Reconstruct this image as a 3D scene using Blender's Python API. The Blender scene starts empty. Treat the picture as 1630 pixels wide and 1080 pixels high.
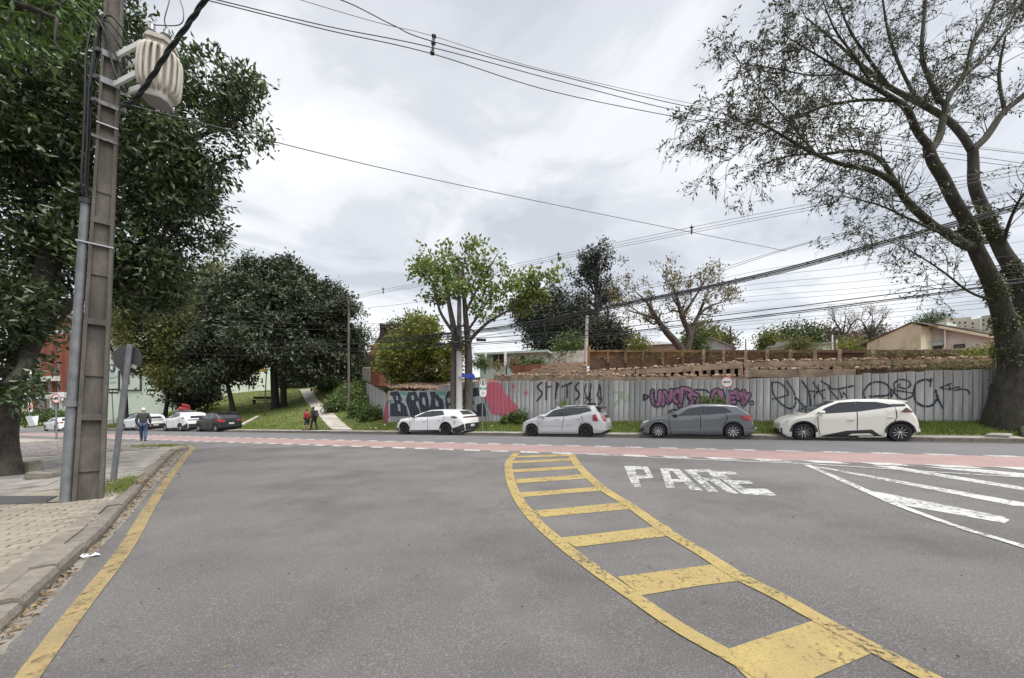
import bpy, math, random
import numpy as np
from mathutils import Vector, Matrix, noise
from mathutils.bvhtree import BVHTree
from mathutils.geometry import delaunay_2d_cdt

R = math.radians
SC = bpy.context.scene
COL = SC.collection

# ---------------------------------------------------------------- camera, sky, sun, exposure
F, CX, HZ, EYE = 600.0, 815.0, 647.3, 1.6          # focal length in photo pixels, principal column, horizon row, eye height
cam_d = bpy.data.cameras.new("camera")
cam = bpy.data.objects.new("camera", cam_d)
COL.objects.link(cam)
cam.location = (0, 0, EYE)
cam.rotation_euler = (R(90), 0, 0)
cam_d.sensor_width = 36
cam_d.lens = F / 1630 * 36
cam_d.shift_y = (HZ - 540) / 1630
cam_d.clip_start = .05
cam_d.clip_end = 6000
SC.camera = cam

SUN_EL, SUN_AZ = R(65), R(125)                       # azimuth measured from +Y towards +X
world = bpy.data.worlds.new("World")
SC.world = world
world.use_nodes = True
wn, wl = world.node_tree.nodes, world.node_tree.links
wn.clear()
w_out = wn.new("ShaderNodeOutputWorld")
w_bg = wn.new("ShaderNodeBackground")
sky = wn.new("ShaderNodeTexSky")
sky.sky_type = 'NISHITA'
sky.sun_disc = False
sky.sun_elevation = SUN_EL
sky.sun_rotation = SUN_AZ
w_bg.inputs[1].default_value = 0.1


def wmath(op, a, b=None, c=None):
    n = wn.new("ShaderNodeMath")
    n.operation = op
    for i, v in enumerate((a, b, c)):
        if v is None:
            continue
        if hasattr(v, "links"):
            wl.new(v, n.inputs[i])
        else:
            n.inputs[i].default_value = v
    return n.outputs[0]


tc = wn.new("ShaderNodeTexCoord")
sp = wn.new("ShaderNodeSeparateXYZ")
wl.new(tc.outputs["Generated"], sp.inputs[0])
zz = wmath('ADD', wmath('ABSOLUTE', sp.outputs[2]), .16)
cb = wn.new("ShaderNodeCombineXYZ")
wl.new(wmath('DIVIDE', sp.outputs[0], zz), cb.inputs[0])
wl.new(wmath('DIVIDE', sp.outputs[1], zz), cb.inputs[1])
cb.inputs[2].default_value = 3.7
n1 = wn.new("ShaderNodeTexNoise")
n1.inputs["Scale"].default_value = 1.35
n1.inputs["Detail"].default_value = 9
n1.inputs["Roughness"].default_value = .55
n1.inputs["Distortion"].default_value = .5
wl.new(cb.outputs[0], n1.inputs["Vector"])
n2 = wn.new("ShaderNodeTexNoise")
n2.inputs["Scale"].default_value = .42
n2.inputs["Detail"].default_value = 3
wl.new(cb.outputs[0], n2.inputs["Vector"])
nsum = wmath('ADD', wmath('MULTIPLY', n1.outputs["Fac"], .68), wmath('MULTIPLY', n2.outputs["Fac"], .32))
ramp = wn.new("ShaderNodeValToRGB")
wl.new(nsum, ramp.inputs[0])
cr = ramp.color_ramp
cr.interpolation = 'EASE'
cr.elements[0].position, cr.elements[0].color = .39, (1.66, 1.73, 1.85, 1)
cr.elements[1].position, cr.elements[1].color = .6, (2.74, 2.74, 2.74, 1)
e = cr.elements.new(.465)
e.color = (2.0, 2.06, 2.16, 1)
e = cr.elements.new(.525)
e.color = (2.45, 2.48, 2.52, 1)
w_mix = wn.new("ShaderNodeMix")
w_mix.data_type = 'RGBA'
w_mix.inputs["Factor"].default_value = .94
wl.new(sky.outputs[0], w_mix.inputs["A"])
wl.new(ramp.outputs[0], w_mix.inputs["B"])
wl.new(w_mix.outputs["Result"], w_bg.inputs[0])
wl.new(w_bg.outputs[0], w_out.inputs[0])

sun_d = bpy.data.lights.new("sun", 'SUN')
sun_d.energy = 1.5
sun_d.angle = R(48)
sun_d.color = (1, .97, .93)
sun = bpy.data.objects.new("sun", sun_d)
COL.objects.link(sun)
_sd = Vector((math.sin(SUN_AZ) * math.cos(SUN_EL), math.cos(SUN_AZ) * math.cos(SUN_EL), math.sin(SUN_EL)))
sun.rotation_euler = _sd.to_track_quat('Z', 'Y').to_euler()
sun.location = (0, 0, 60)

SC.view_settings.view_transform = 'Standard'
SC.view_settings.look = 'None'
SC.view_settings.gamma = 1
SC.view_settings.use_curve_mapping = False
SC.view_settings.exposure = 1.95
SC.cycles.max_bounces = 6
SC.cycles.transparent_max_bounces = 12

# ---------------------------------------------------------------- geometry of the place
K = .0225                                            # the streets fall gently towards -X
CU, SU = math.cos(R(25)), math.sin(R(25))            # the cross street runs 25 degrees off the picture plane


def XY(s, t):
    return CU * s + SU * t, -SU * s + CU * t


def ST(X, Y):
    return CU * X - SU * Y, SU * X + CU * Y


def base_z(X):
    return K * np.clip(X, -70, 60)


def sstep(a, b, v):
    q = np.clip((v - a) / (b - a), 0, 1)
    return q * q * (3 - 2 * q)


PARK_T, PARK_H = [0, 18.8, 19.6, 20.4, 24, 30, 34, 40, 70, 200, 1600], [.12, .12, .13, .2, 1.2, 2.75, 4.5, 5.2, 6.2, 9, 14]
PLOT_T, PLOT_H = [0, 18.8, 19.6, 21.3, 21.7, 22.4, 23.6, 26, 26.9, 27.4, 40, 80, 300, 1600], [.12, .12, .15, .6, .8, 2.15, 2.6, 3.4, 3.6, 3.9, 4.3, 5.0, 9, 14]
LEFT_T, LEFT_H = [0, 18.8, 19.6, 60, 200, 1600], [.02, .02, .06, 2.5, 6, 14]


def HH(X, Y):
    """height of the ground beyond the far kerb"""
    X, Y = np.asarray(X, float), np.asarray(Y, float)
    s, t = ST(X, Y)
    w = sstep(-20.4, -19.7, s)
    h = np.interp(t, PARK_T, PARK_H) * (1 - w) + np.interp(t, PLOT_T, PLOT_H) * w
    v = sstep(-74, -62, s)
    return base_z(X) + h * v + np.interp(t, LEFT_T, LEFT_H) * (1 - v)


def G(px, py, h=0.0):
    """point of the street surface (raised by h) seen at a photo pixel"""
    dy = py - (HZ - K * (px - CX))
    Y = F * (EYE - h) / dy
    X = (px - CX) / F * Y
    return Vector((X, Y, K * X + h))


def W(px, py, Y):
    return Vector(((px - CX) / F * Y, Y, EYE + (HZ - py) / F * Y))


def onT(px, py, t):
    """(s, z) on the vertical plane at distance t across the street"""
    a = (px - CX) / F
    Y = t / (SU * a + CU)
    return Y * (CU * a - SU), EYE + (HZ - py) / F * Y


def ground_at(px, t):
    a = (px - CX) / F
    Y = t / (SU * a + CU)
    return Vector((a * Y, Y, float(HH(a * Y, Y))))


# ---------------------------------------------------------------- helpers
def tag(o, label=None, cat=None, group=None, kind=None):
    if label:
        o['label'] = label
    if cat:
        o['category'] = cat
    if group:
        o['group'] = group
    if kind:
        o['kind'] = kind
    return o


def thing(name, label, cat, loc=(0, 0, 0), rot=(0, 0, 0), group=None):
    o = bpy.data.objects.new(name, None)
    COL.objects.link(o)
    o.location = loc
    o.rotation_euler = rot
    o.empty_display_size = .2
    return tag(o, label, cat, group)


def top_basis(p):
    while p.parent:
        p = p.parent
    return p.matrix_basis


def link_mesh(name, me, mats, parent=None, world=True, smooth=False, angle=None):
    for m in (mats if isinstance(mats, (list, tuple)) else [mats]):
        me.materials.append(m)
    if parent is not None and world:
        me.transform(top_basis(parent).inverted())
    if smooth:
        me.polygons.foreach_set("use_smooth", [True] * len(me.polygons))
        if angle:
            me.set_sharp_from_angle(angle=R(angle))
    o = bpy.data.objects.new(name, me)
    COL.objects.link(o)
    if parent is not None:
        o.parent = parent
    return o


def fast_mesh(name, V, T):
    me = bpy.data.meshes.new(name)
    V = np.ascontiguousarray(V, np.float32)
    T = np.ascontiguousarray(T, np.int32)
    k = T.shape[1]
    me.vertices.add(len(V))
    me.vertices.foreach_set("co", V.ravel())
    me.loops.add(T.size)
    me.loops.foreach_set("vertex_index", T.ravel())
    me.polygons.add(len(T))
    me.polygons.foreach_set("loop_start", np.arange(0, T.size, k, dtype=np.int32))
    me.update(calc_edges=True)
    return me


class MB:
    def __init__(self):
        self.v, self.f, self.m = [], [], []
        self.mi = 0

    def add(self, vs, fs):
        b = len(self.v)
        self.v += [tuple(p) for p in vs]
        self.f += [tuple(i + b for i in q) for q in fs]
        self.m += [self.mi] * len(fs)
        return self

    def box(self, c, s, rot=None, taper=1.0):
        x, y, z = s[0] / 2, s[1] / 2, s[2] / 2
        vs = [Vector(q) for q in ((-x, -y, -z), (x, -y, -z), (x, y, -z), (-x, y, -z))]
        vs += [Vector((q[0] * taper, q[1] * taper, z)) for q in vs]
        if rot is not None:
            vs = [rot @ q for q in vs]
        c = Vector(c)
        return self.add([q + c for q in vs], [(3, 2, 1, 0), (4, 5, 6, 7), (0, 1, 5, 4), (1, 2, 6, 5), (2, 3, 7, 6), (3, 0, 4, 7)])

    def hexa(self, b4, t4):
        return self.add(list(b4) + list(t4), [(3, 2, 1, 0), (4, 5, 6, 7), (0, 1, 5, 4), (1, 2, 6, 5), (2, 3, 7, 6), (3, 0, 4, 7)])

    def tube(self, pts, r, n=6, cap=True):
        pts = [Vector(p) for p in pts]
        rs = r if isinstance(r, (list, tuple)) else [r] * len(pts)
        vs, fs = [], []
        up = None
        for i, p in enumerate(pts):
            d = (pts[min(i + 1, len(pts) - 1)] - pts[max(i - 1, 0)])
            if d.length < 1e-9:
                d = Vector((0, 0, 1))
            d.normalize()
            if up is None:
                up = d.orthogonal().normalized()
            else:
                up = (up - d * up.dot(d))
                up = up.normalized() if up.length > 1e-6 else d.orthogonal().normalized()
            sd = d.cross(up)
            for k in range(n):
                a = 2 * math.pi * k / n
                vs.append(p + (up * math.cos(a) + sd * math.sin(a)) * rs[i])
        for i in range(len(pts) - 1):
            for k in range(n):
                a, b = i * n + k, i * n + (k + 1) % n
                fs.append((a, b, b + n, a + n))
        if cap:
            fs.append(tuple(range(n))[::-1])
            fs.append(tuple((len(pts) - 1) * n + k for k in range(n)))
        return self.add(vs, fs)

    def lathe(self, prof, n=16, M4=None, cap=True):
        """profile [(r, z)...] turned about local z"""
        vs, fs = [], []
        for r, z in prof:
            for k in range(n):
                a = 2 * math.pi * k / n
                q = Vector((r * math.cos(a), r * math.sin(a), z))
                vs.append(M4 @ q if M4 is not None else q)
        for i in range(len(prof) - 1):
            for k in range(n):
                a, b = i * n + k, i * n + (k + 1) % n
                fs.append((a, b, b + n, a + n))
        if cap:
            fs.append(tuple(range(n))[::-1])
            fs.append(tuple((len(prof) - 1) * n + k for k in range(n)))
        return self.add(vs, fs)

    def prism(self, poly, ext):
        """planar polygon (3-D points) pushed along ext"""
        n = len(poly)
        ext = Vector(ext)
        vs = [Vector(p) for p in poly] + [Vector(p) + ext for p in poly]
        fs = [tuple(range(n))[::-1], tuple(range(n, 2 * n))] + [(i, (i + 1) % n, n + (i + 1) % n, n + i) for i in range(n)]
        return self.add(vs, fs)

    def build(self, name, mats, parent=None, world=True, smooth=False, angle=None):
        me = bpy.data.meshes.new(name)
        me.from_pydata(self.v, [], self.f)
        if any(self.m):
            me.polygons.foreach_set("material_index", self.m)
        me.update()
        return link_mesh(name, me, mats, parent, world, smooth, angle)


# ---------------------------------------------------------------- materials
MT = {}


def mat(name, c, c2=None, sc=8.0, rough=.6, metal=0.0, bump=0.0, bsc=None, coat=0.0, rnd=0.0, island=0.0, dirt=None, dsc=.8,
        dth=(.48, .66), damt=1.0, stretch=None, spec=.5, detail=6, fine=None, alpha=None, asc=9.0, transl=0.0):
    m = bpy.data.materials.new(name)
    m.use_nodes = True
    n, l = m.node_tree.nodes, m.node_tree.links
    p = n["Principled BSDF"]
    out = n["Material Output"]
    tcn = n.new("ShaderNodeTexCoord")
    vec = tcn.outputs["Object"]
    if stretch:
        mp = n.new("ShaderNodeMapping")
        mp.inputs["Scale"].default_value = stretch
        l.new(vec, mp.inputs["Vector"])
        vec = mp.outputs[0]

    def nz(scale, det=detail, ro=.6):
        q = n.new("ShaderNodeTexNoise")
        q.inputs["Scale"].default_value = scale
        q.inputs["Detail"].default_value = det
        q.inputs["Roughness"].default_value = ro
        l.new(vec, q.inputs["Vector"])
        return q.outputs["Fac"]

    def rmp(src, a, b):
        q = n.new("ShaderNodeMapRange")
        q.inputs["From Min"].default_value = a
        q.inputs["From Max"].default_value = b
        l.new(src, q.inputs["Value"])
        return q.outputs[0]

    def mix(f, a, b, mode='MIX'):
        q = n.new("ShaderNodeMix")
        q.data_type = 'RGBA'
        q.blend_type = mode
        for k, v in (("Factor", f), ("A", a), ("B", b)):
            if hasattr(v, "links"):
                l.new(v, q.inputs[k])
            else:
                q.inputs[k].default_value = v if k == "Factor" else (*v[:3], 1)
        return q.outputs["Result"]
    col = None
    if c2 is not None:
        col = mix(rmp(nz(sc), .36, .64), c, c2)
    else:
        q = n.new("ShaderNodeRGB")
        q.outputs[0].default_value = (*c, 1)
        col = q.outputs[0]
    if fine:
        col = mix(rmp(nz(fine[0], 2, .5), .35, .65), col, fine[1], 'MIX') if len(fine) < 3 else mix(
            wm(n, l, 'MULTIPLY', rmp(nz(fine[0], 2, .5), .5, .7), fine[2]), col, fine[1])
    if dirt:
        col = mix(wm(n, l, 'MULTIPLY', rmp(nz(dsc, 7, .65), *dth), damt), col, dirt)
    if rnd or island:
        if rnd:
            oi = n.new("ShaderNodeObjectInfo")
            src, amt = oi.outputs["Random"], rnd
        else:
            gi = n.new("ShaderNodeNewGeometry")
            src, amt = gi.outputs["Random Per Island"], island
        hv = n.new("ShaderNodeHueSaturation")
        hv.inputs["Saturation"].default_value = 1
        v = n.new("ShaderNodeMapRange")
        v.inputs["To Min"].default_value = 1 - amt
        v.inputs["To Max"].default_value = 1 + amt
        l.new(src, v.inputs["Value"])
        l.new(v.outputs[0], hv.inputs["Value"])
        l.new(col, hv.inputs["Color"])
        col = hv.outputs[0]
    l.new(col, p.inputs["Base Color"])
    p.inputs["Roughness"].default_value = rough
    p.inputs["Metallic"].default_value = metal
    p.inputs["Coat Weight"].default_value = coat
    p.inputs["Coat Roughness"].default_value = .04
    p.inputs["Specular IOR Level"].default_value = spec
    if bump:
        b = n.new("ShaderNodeBump")
        b.inputs["Strength"].default_value = min(bump, 1)
        b.inputs["Distance"].default_value = .02 * max(1, bump)
        l.new(nz(bsc or sc * 4, 8, .65), b.inputs["Height"])
        l.new(b.outputs[0], p.inputs["Normal"])
    surf = p.outputs[0]
    if transl:
        tb = n.new("ShaderNodeBsdfTranslucent")
        l.new(col, tb.inputs[0])
        ms = n.new("ShaderNodeMixShader")
        ms.inputs[0].default_value = transl
        l.new(surf, ms.inputs[1])
        l.new(tb.outputs[0], ms.inputs[2])
        surf = ms.outputs[0]
    if alpha:
        tr = n.new("ShaderNodeBsdfTransparent")
        ms = n.new("ShaderNodeMixShader")
        f1 = rmp(wm(n, l, 'ADD', nz(asc, 8, .7), wm(n, l, 'MULTIPLY', wm(n, l, 'SUBTRACT', nz(asc * .09, 4, .6), .52), .5)), alpha[0], alpha[1])
        l.new(f1, ms.inputs[0])
        l.new(tr.outputs[0], ms.inputs[1])
        l.new(surf, ms.inputs[2])
        surf = ms.outputs[0]
    if surf is not p.outputs[0]:
        l.new(surf, out.inputs[0])
    MT[name] = m
    return m


def wm(n, l, op, a, b):
    q = n.new("ShaderNodeMath")
    q.operation = op
    for i, v in enumerate((a, b)):
        if hasattr(v, "links"):
            l.new(v, q.inputs[i])
        else:
            q.inputs[i].default_value = v
    return q.outputs[0]


mat("asphalt", (.1, .095, .092), (.135, .128, .124), sc=.55, rough=.9, bump=.9, bsc=75, fine=(80, (.25, .24, .235), .75),
    dirt=(.055, .053, .054), dsc=.4, dth=(.48, .72), damt=.75)


def enrich_asphalt(m):
    """tyre-polished bands, cracks, sealed patches and oil spots"""
    n, l = m.node_tree.nodes, m.node_tree.links
    p = n["Principled BSDF"]
    src = p.inputs["Base Color"].links[0].from_socket
    tcn = n.new("ShaderNodeTexCoord")

    def mapping(rot, sc):
        q = n.new("ShaderNodeMapping")
        q.inputs["Rotation"].default_value = (0, 0, rot)
        q.inputs["Scale"].default_value = sc
        l.new(tcn.outputs["Object"], q.inputs["Vector"])
        return q.outputs[0]

    def noise_(vec, sc, det=5, dist=0.0):
        q = n.new("ShaderNodeTexNoise")
        q.inputs["Scale"].default_value = sc
        q.inputs["Detail"].default_value = det
        q.inputs["Distortion"].default_value = dist
        l.new(vec, q.inputs["Vector"])
        return q.outputs["Fac"]

    def rng_(s, a, b, c=0.0, d=1.0):
        q = n.new("ShaderNodeMapRange")
        for k, v in zip(("From Min", "From Max", "To Min", "To Max"), (a, b, c, d)):
            q.inputs[k].default_value = v
        l.new(s, q.inputs["Value"])
        return q.outputs[0]

    def mix_(f, a, col):
        q = n.new("ShaderNodeMix")
        q.data_type = 'RGBA'
        l.new(f, q.inputs["Factor"])
        l.new(a, q.inputs["A"])
        q.inputs["B"].default_value = (*col, 1)
        return q.outputs["Result"]
    base = tcn.outputs["Object"]
    c = src
    for rot, sc, a, b, amt, col in ((R(-52), (.09, .6, 1), .5, .74, .2, (.068, .065, .065)), (R(-70), (.08, .5, 1), .52, .76, .22, (.17, .163, .158)), (R(25), (.06, .9, 1), .56, .74, .18, (.065, .062, .062))):
        c = mix_(rng_(noise_(mapping(rot, sc), 1.0, 5, .4), a, b, 0, amt), c, col)
    vor = n.new("ShaderNodeTexVoronoi")
    vor.feature = 'DISTANCE_TO_EDGE'
    vor.inputs["Scale"].default_value = .42
    wv = n.new("ShaderNodeVectorMath")
    wv.operation = 'MULTIPLY_ADD'
    nn = n.new("ShaderNodeTexNoise")
    nn.inputs["Scale"].default_value = 1.6
    nn.inputs["Detail"].default_value = 8
    l.new(base, nn.inputs["Vector"])
    l.new(nn.outputs["Color"], wv.inputs[0])
    wv.inputs[1].default_value = (.9, .9, .9)
    l.new(base, wv.inputs[2])
    l.new(wv.outputs[0], vor.inputs["Vector"])
    crack = wm(n, l, 'MULTIPLY', rng_(vor.outputs["Distance"], .0, .006, 1, 0), rng_(noise_(base, .3, 3), .51, .6))
    c = mix_(wm(n, l, 'MULTIPLY', crack, .75), c, (.035, .034, .034))
    c = mix_(rng_(noise_(base, 1.3, 6), .68, .76, 0, .6), c, (.05, .048, .048))
    l.new(c, p.inputs["Base Color"])


enrich_asphalt(MT["asphalt"])
mat("asphalt_far", (.11, .108, .112), (.135, .132, .135), sc=.4, rough=.88, bump=.4, bsc=60, fine=(80, (.2, .2, .2), .4))
mat("tar", (.06, .058, .058), (.085, .082, .082), sc=6, rough=.85, bump=.6, bsc=50)
mat("yellow_paint", (.36, .275, .1), (.3, .23, .09), sc=3, rough=.8, bump=.5, bsc=60, fine=(85, (.2, .155, .07), .7), alpha=(.3, .46), asc=22,
    dirt=(.28, .2, .09), dsc=2.2, dth=(.5, .72), damt=.75)
mat("yellow_paint_dull", (.29, .215, .095), (.21, .165, .085), fine=(85, (.13, .11, .07), .7), sc=4, rough=.8, bump=.3, bsc=60, alpha=(.28, .46), asc=14)
mat("white_paint", (.5, .5, .49), (.38, .38, .37), sc=4, rough=.7, bump=.2, bsc=60, alpha=(.33, .5), asc=14)
mat("white_paint_worn", (.46, .46, .45), (.35, .35, .34), sc=4, rough=.75, bump=.2, bsc=60, alpha=(.36, .53), asc=13)
mat("red_paint", (.31, .205, .19), (.26, .178, .168), sc=.8, rough=.85, bump=.3, bsc=50, fine=(60, (.26, .2, .19), .5), dirt=(.2, .15, .145), dsc=.7, damt=.6)
mat("paver", (.27, .238, .19), (.2, .178, .143), sc=16, rough=.9, bump=.5, bsc=90, rnd=.13, dirt=(.22, .185, .145), dsc=7, damt=.6)
mat("paver_bed", (.14, .115, .09), (.08, .07, .06), sc=12, rough=.95, bump=.5, bsc=60)
mat("kerb_concrete", (.225, .2, .168), (.155, .138, .117), sc=9, rough=.92, bump=.9, bsc=35, rnd=.1, fine=(90, (.1, .09, .08), .5), dirt=(.13, .115, .095), dsc=2.5, damt=.7)
mat("old_concrete", (.31, .29, .26), (.23, .215, .195), sc=2.2, rough=.92, bump=.7, bsc=26, dirt=(.15, .14, .125), dsc=1.4, dth=(.47, .6), damt=.8)
mat("sidewalk_sand", (.33, .29, .23), (.25, .22, .18), sc=1.5, rough=.95, bump=.6, bsc=30, dirt=(.2, .17, .14), dsc=1.1, damt=.6)
mat("far_sidewalk", (.32, .3, .27), (.24, .225, .205), sc=2, rough=.92, bump=.4, bsc=25, dirt=(.14, .13, .11), dsc=1.2, damt=.6)
mat("cobble", (.22, .195, .18), (.15, .135, .128), sc=7, rough=.9, bump=1, bsc=18, dirt=(.09, .08, .075), dsc=4, damt=.6)
mat("path_concrete", (.46, .42, .37), (.36, .33, .29), sc=1.8, rough=.92, bump=.3, bsc=20, rnd=.08, dirt=(.25, .21, .17), dsc=.8, damt=.5)
mat("gutter", (.26, .235, .2), (.15, .135, .115), sc=7, rough=.95, bump=.8, bsc=40)
mat("pole_concrete", (.15, .135, .116), (.085, .076, .065), sc=5, rough=.92, bump=.7, bsc=40, stretch=(1, 1, .35), fine=(70, (.09, .082, .07), .45),
    dirt=(.075, .068, .058), dsc=2.4, dth=(.46, .66), damt=.8)
mat("pole_concrete_light", (.42, .41, .39), (.33, .32, .31), sc=4, rough=.9, bump=.3, bsc=30, stretch=(1, 1, .3))
mat("galvanised", (.24, .25, .26), (.17, .178, .19), sc=5, rough=.55, metal=.35, bump=.15, bsc=30, dirt=(.12, .12, .12), dsc=3, damt=.6)
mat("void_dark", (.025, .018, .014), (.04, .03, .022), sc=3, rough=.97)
mat("gutter_dirt_shade", (.045, .042, .04), (.075, .07, .065), sc=2, rough=.9)
mat("steel_band", (.2, .2, .2), (.1, .095, .09), sc=12, rough=.5, metal=.6)
mat("dark_metal", (.05, .052, .055), (.035, .035, .036), sc=6, rough=.55, metal=.3)
mat("sign_back", (.085, .088, .09), (.055, .057, .058), sc=5, rough=.6, metal=.3, dirt=(.13, .12, .1), dsc=5, damt=.5)
mat("transformer_paint", (.5, .47, .41), (.42, .39, .34), sc=4, rough=.6, bump=.2, bsc=20, dirt=(.24, .19, .13), dsc=3, dth=(.5, .7), damt=.7, stretch=(1, 1, .4))
mat("transformer_base", (.27, .27, .27), (.22, .22, .22), sc=5, rough=.7)
mat("porcelain", (.3, .3, .32), (.24, .24, .25), sc=4, rough=.25, coat=.4)
mat("cable_black", (.018, .018, .02), rough=.6)
mat("cable_grey", (.06, .062, .068), rough=.6)
mat("bark", (.075, .062, .05), (.032, .028, .024), sc=9, rough=.95, bump=1.6, bsc=14, stretch=(1, 1, .35), dirt=(.12, .125, .095), dsc=2, damt=.5)
mat("bark_dark", (.035, .031, .027), (.018, .016, .015), sc=7, rough=.95, bump=1.2, bsc=16, stretch=(1, 1, .4))
mat("bark_moss", (.05, .044, .033), (.018, .016, .013), sc=7, rough=.95, bump=2.6, bsc=9, stretch=(1, 1, .4), dirt=(.036, .046, .016), dsc=1.6, dth=(.46, .62), damt=.75)
mat("bark_mid", (.11, .097, .08), (.055, .049, .041), sc=6, rough=.95, bump=1, bsc=20, stretch=(1, 1, .35))
mat("bark_pale", (.17, .15, .125), (.09, .08, .07), sc=6, rough=.95, bump=.8, bsc=20, stretch=(1, 1, .35))


def leafmat(name, c, c2, isl=.45, transl=.25, sc=.9, rough=.5, spec=.4):
    return mat(name, c, c2, sc=sc, rough=rough, island=isl, transl=transl, spec=spec, detail=3)


leafmat("leaf_dark", (.036, .062, .02), (.085, .125, .04), isl=.65, transl=.22, rough=.32, spec=.8, sc=2.2)
leafmat("leaf_bright", (.05, .095, .018), (.1, .16, .03), transl=.4)
leafmat("leaf_olive", (.085, .1, .026), (.135, .14, .036), transl=.3)
leafmat("leaf_yellowish", (.16, .16, .04), (.1, .12, .03), transl=.35)
leafmat("leaf_blackgreen", (.034, .046, .022), (.072, .09, .048), isl=.6, transl=.15, rough=.45, spec=.4, sc=.8)
leafmat("leaf_spring", (.12, .175, .04), (.21, .255, .07), transl=.35)
leafmat("leaf_lime", (.15, .18, .035), (.2, .215, .05), transl=.4)
leafmat("leaf_sparse", (.04, .052, .022), (.07, .082, .032), isl=.4, transl=.2)
leafmat("leaf_pine", (.028, .04, .024), (.045, .055, .032), transl=.1)
leafmat("leaf_rust", (.14, .13, .05), (.2, .17, .08), transl=.3)
leafmat("leaf_pinkbare", (.15, .105, .09), (.11, .08, .07), transl=.2)
leafmat("leaf_ivy", (.05, .065, .02), (.08, .095, .03), transl=.15)
leafmat("leaf_hedge", (.06, .1, .026), (.11, .155, .04), transl=.2)
leafmat("leaf_litter", (.27, .2, .105), (.17, .12, .065), isl=.5, transl=.1, rough=.8, spec=.2)
leafmat("grass_blade", (.145, .2, .048), (.215, .26, .075), isl=.4, transl=.3, sc=.5, rough=.7, spec=.2)
mat("grass_ground", (.12, .145, .042), (.165, .175, .06), sc=1.1, rough=.95, bump=.8, bsc=25, fine=(35, (.05, .062, .02), .7), dirt=(.13, .095, .055), dsc=.35, dth=(.54, .68), damt=.8)
mat("soil", (.2, .1, .06), (.13, .075, .05), sc=2, rough=.98, bump=1, bsc=12)
mat("sheet_metal", (.44, .452, .46), (.33, .338, .34), sc=3, rough=.65, metal=.1, bump=.5, bsc=7, rnd=.25, stretch=(1, 1, .25), dirt=(.22, .195, .155), dsc=2.6, dth=(.42, .64), damt=.75)
mat("wood_grey", (.3, .28, .25), (.2, .185, .165), sc=4, rough=.9, rnd=.2, stretch=(3, 3, .4), bump=.3)
mat("spray_black", (.018, .02, .028), rough=.7)
mat("spray_navy", (.02, .024, .042), rough=.7)
mat("spray_pink", (.46, .105, .15), (.39, .09, .13), sc=3, rough=.7)
mat("spray_pale", (.33, .39, .39), (.28, .32, .325), sc=5, rough=.7)
mat("spray_teal", (.08, .26, .2), rough=.7)
mat("spray_purple", (.25, .09, .19), (.34, .16, .27), sc=9, rough=.7)
mat("spray_green", (.25, .38, .19), rough=.8)
mat("ruin_concrete", (.4, .31, .23), (.28, .205, .145), sc=2.4, rough=.95, bump=1, bsc=16, dirt=(.12, .1, .07), dsc=1.5, damt=.7, rnd=.12)
mat("ruin_moss", (.35, .21, .11), (.22, .13, .07), sc=1.8, rough=.95, bump=1, bsc=16, dirt=(.1, .085, .04), dsc=1.1, dth=(.42, .6), damt=.85, rnd=.1)
mat("ruin_dark", (.1, .065, .045), (.17, .11, .07), sc=2.5, rough=.97, bump=1, bsc=14, dirt=(.06, .06, .03), dsc=1.2, damt=.7)
mat("brick_rubble", (.33, .22, .145), (.42, .32, .235), sc=3, rough=.95, island=.35, bump=.6, bsc=20)
mat("red_brick", (.25, .085, .052), (.2, .068, .043), sc=4, rough=.9, bump=.3)
mat("red_soil", (.2, .075, .05), (.27, .11, .075), sc=1.2, rough=.97, bump=1, bsc=10)
mat("cream_wall", (.6, .6, .43), (.54, .53, .38), sc=1.2, rough=.9, dirt=(.24, .2, .15), dsc=.9, dth=(.56, .72), damt=.7, stretch=(1, 1, .4))
mat("white_wall", (.6, .62, .56), (.54, .555, .505), sc=1.5, rough=.9, dirt=(.32, .3, .27), dsc=.8, damt=.5)
mat("mint_wall", (.36, .48, .42), (.31, .42, .37), sc=1.5, rough=.9, dirt=(.25, .29, .26), dsc=1, damt=.5)
mat("paleblue_wall", (.42, .52, .54), (.36, .45, .47), sc=1.5, rough=.9)
mat("palegreen_wall", (.5, .57, .47), (.55, .6, .5), sc=.3, rough=.9, dirt=(.36, .38, .33), dsc=.4, damt=.5)
mat("beige_block", (.42, .375, .32), (.37, .33, .28), sc=.8, rough=.9)
mat("roof_dark", (.06, .05, .045), (.1, .08, .07), sc=3, rough=.9, bump=.4)
mat("roof_grey", (.27, .26, .25), (.2, .19, .185), sc=2, rough=.85, bump=.2)
mat("window_glass", (.03, .036, .042), rough=.08, spec=.6)
mat("window_white", (.5, .54, .58), (.36, .4, .44), sc=3, rough=.3)
mat("white_trim", (.66, .66, .64), rough=.6)
mat("timber_dark", (.055, .042, .034), (.035, .028, .024), sc=4, rough=.9)
mat("sign_white", (.7, .7, .68), rough=.5)
mat("sign_red", (.45, .035, .04), rough=.5)
mat("sign_black", (.015, .015, .016), rough=.5)
mat("sign_blue", (.03, .06, .36), rough=.5)
mat("sign_green", (.03, .26, .16), rough=.5)
mat("logo_navy", (.03, .04, .1), rough=.5)
mat("paint_white", (.74, .75, .76), rough=.3, coat=1)
mat("paint_cream", (.72, .7, .63), rough=.3, coat=1)
mat("paint_silver", (.6, .61, .62), rough=.3, metal=.3, coat=1)
mat("paint_grey", (.15, .16, .176), rough=.32, metal=.5, coat=1)
mat("paint_black", (.008, .008, .009), rough=.3, coat=.25)
mat("paint_dark", (.03, .033, .038), rough=.3, coat=1)
mat("car_plastic", (.022, .022, .024), rough=.6)
mat("car_glass", (.042, .046, .052), rough=.04, spec=.5)
mat("car_glass_pale", (.3, .33, .36), rough=.08, coat=1)
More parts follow.
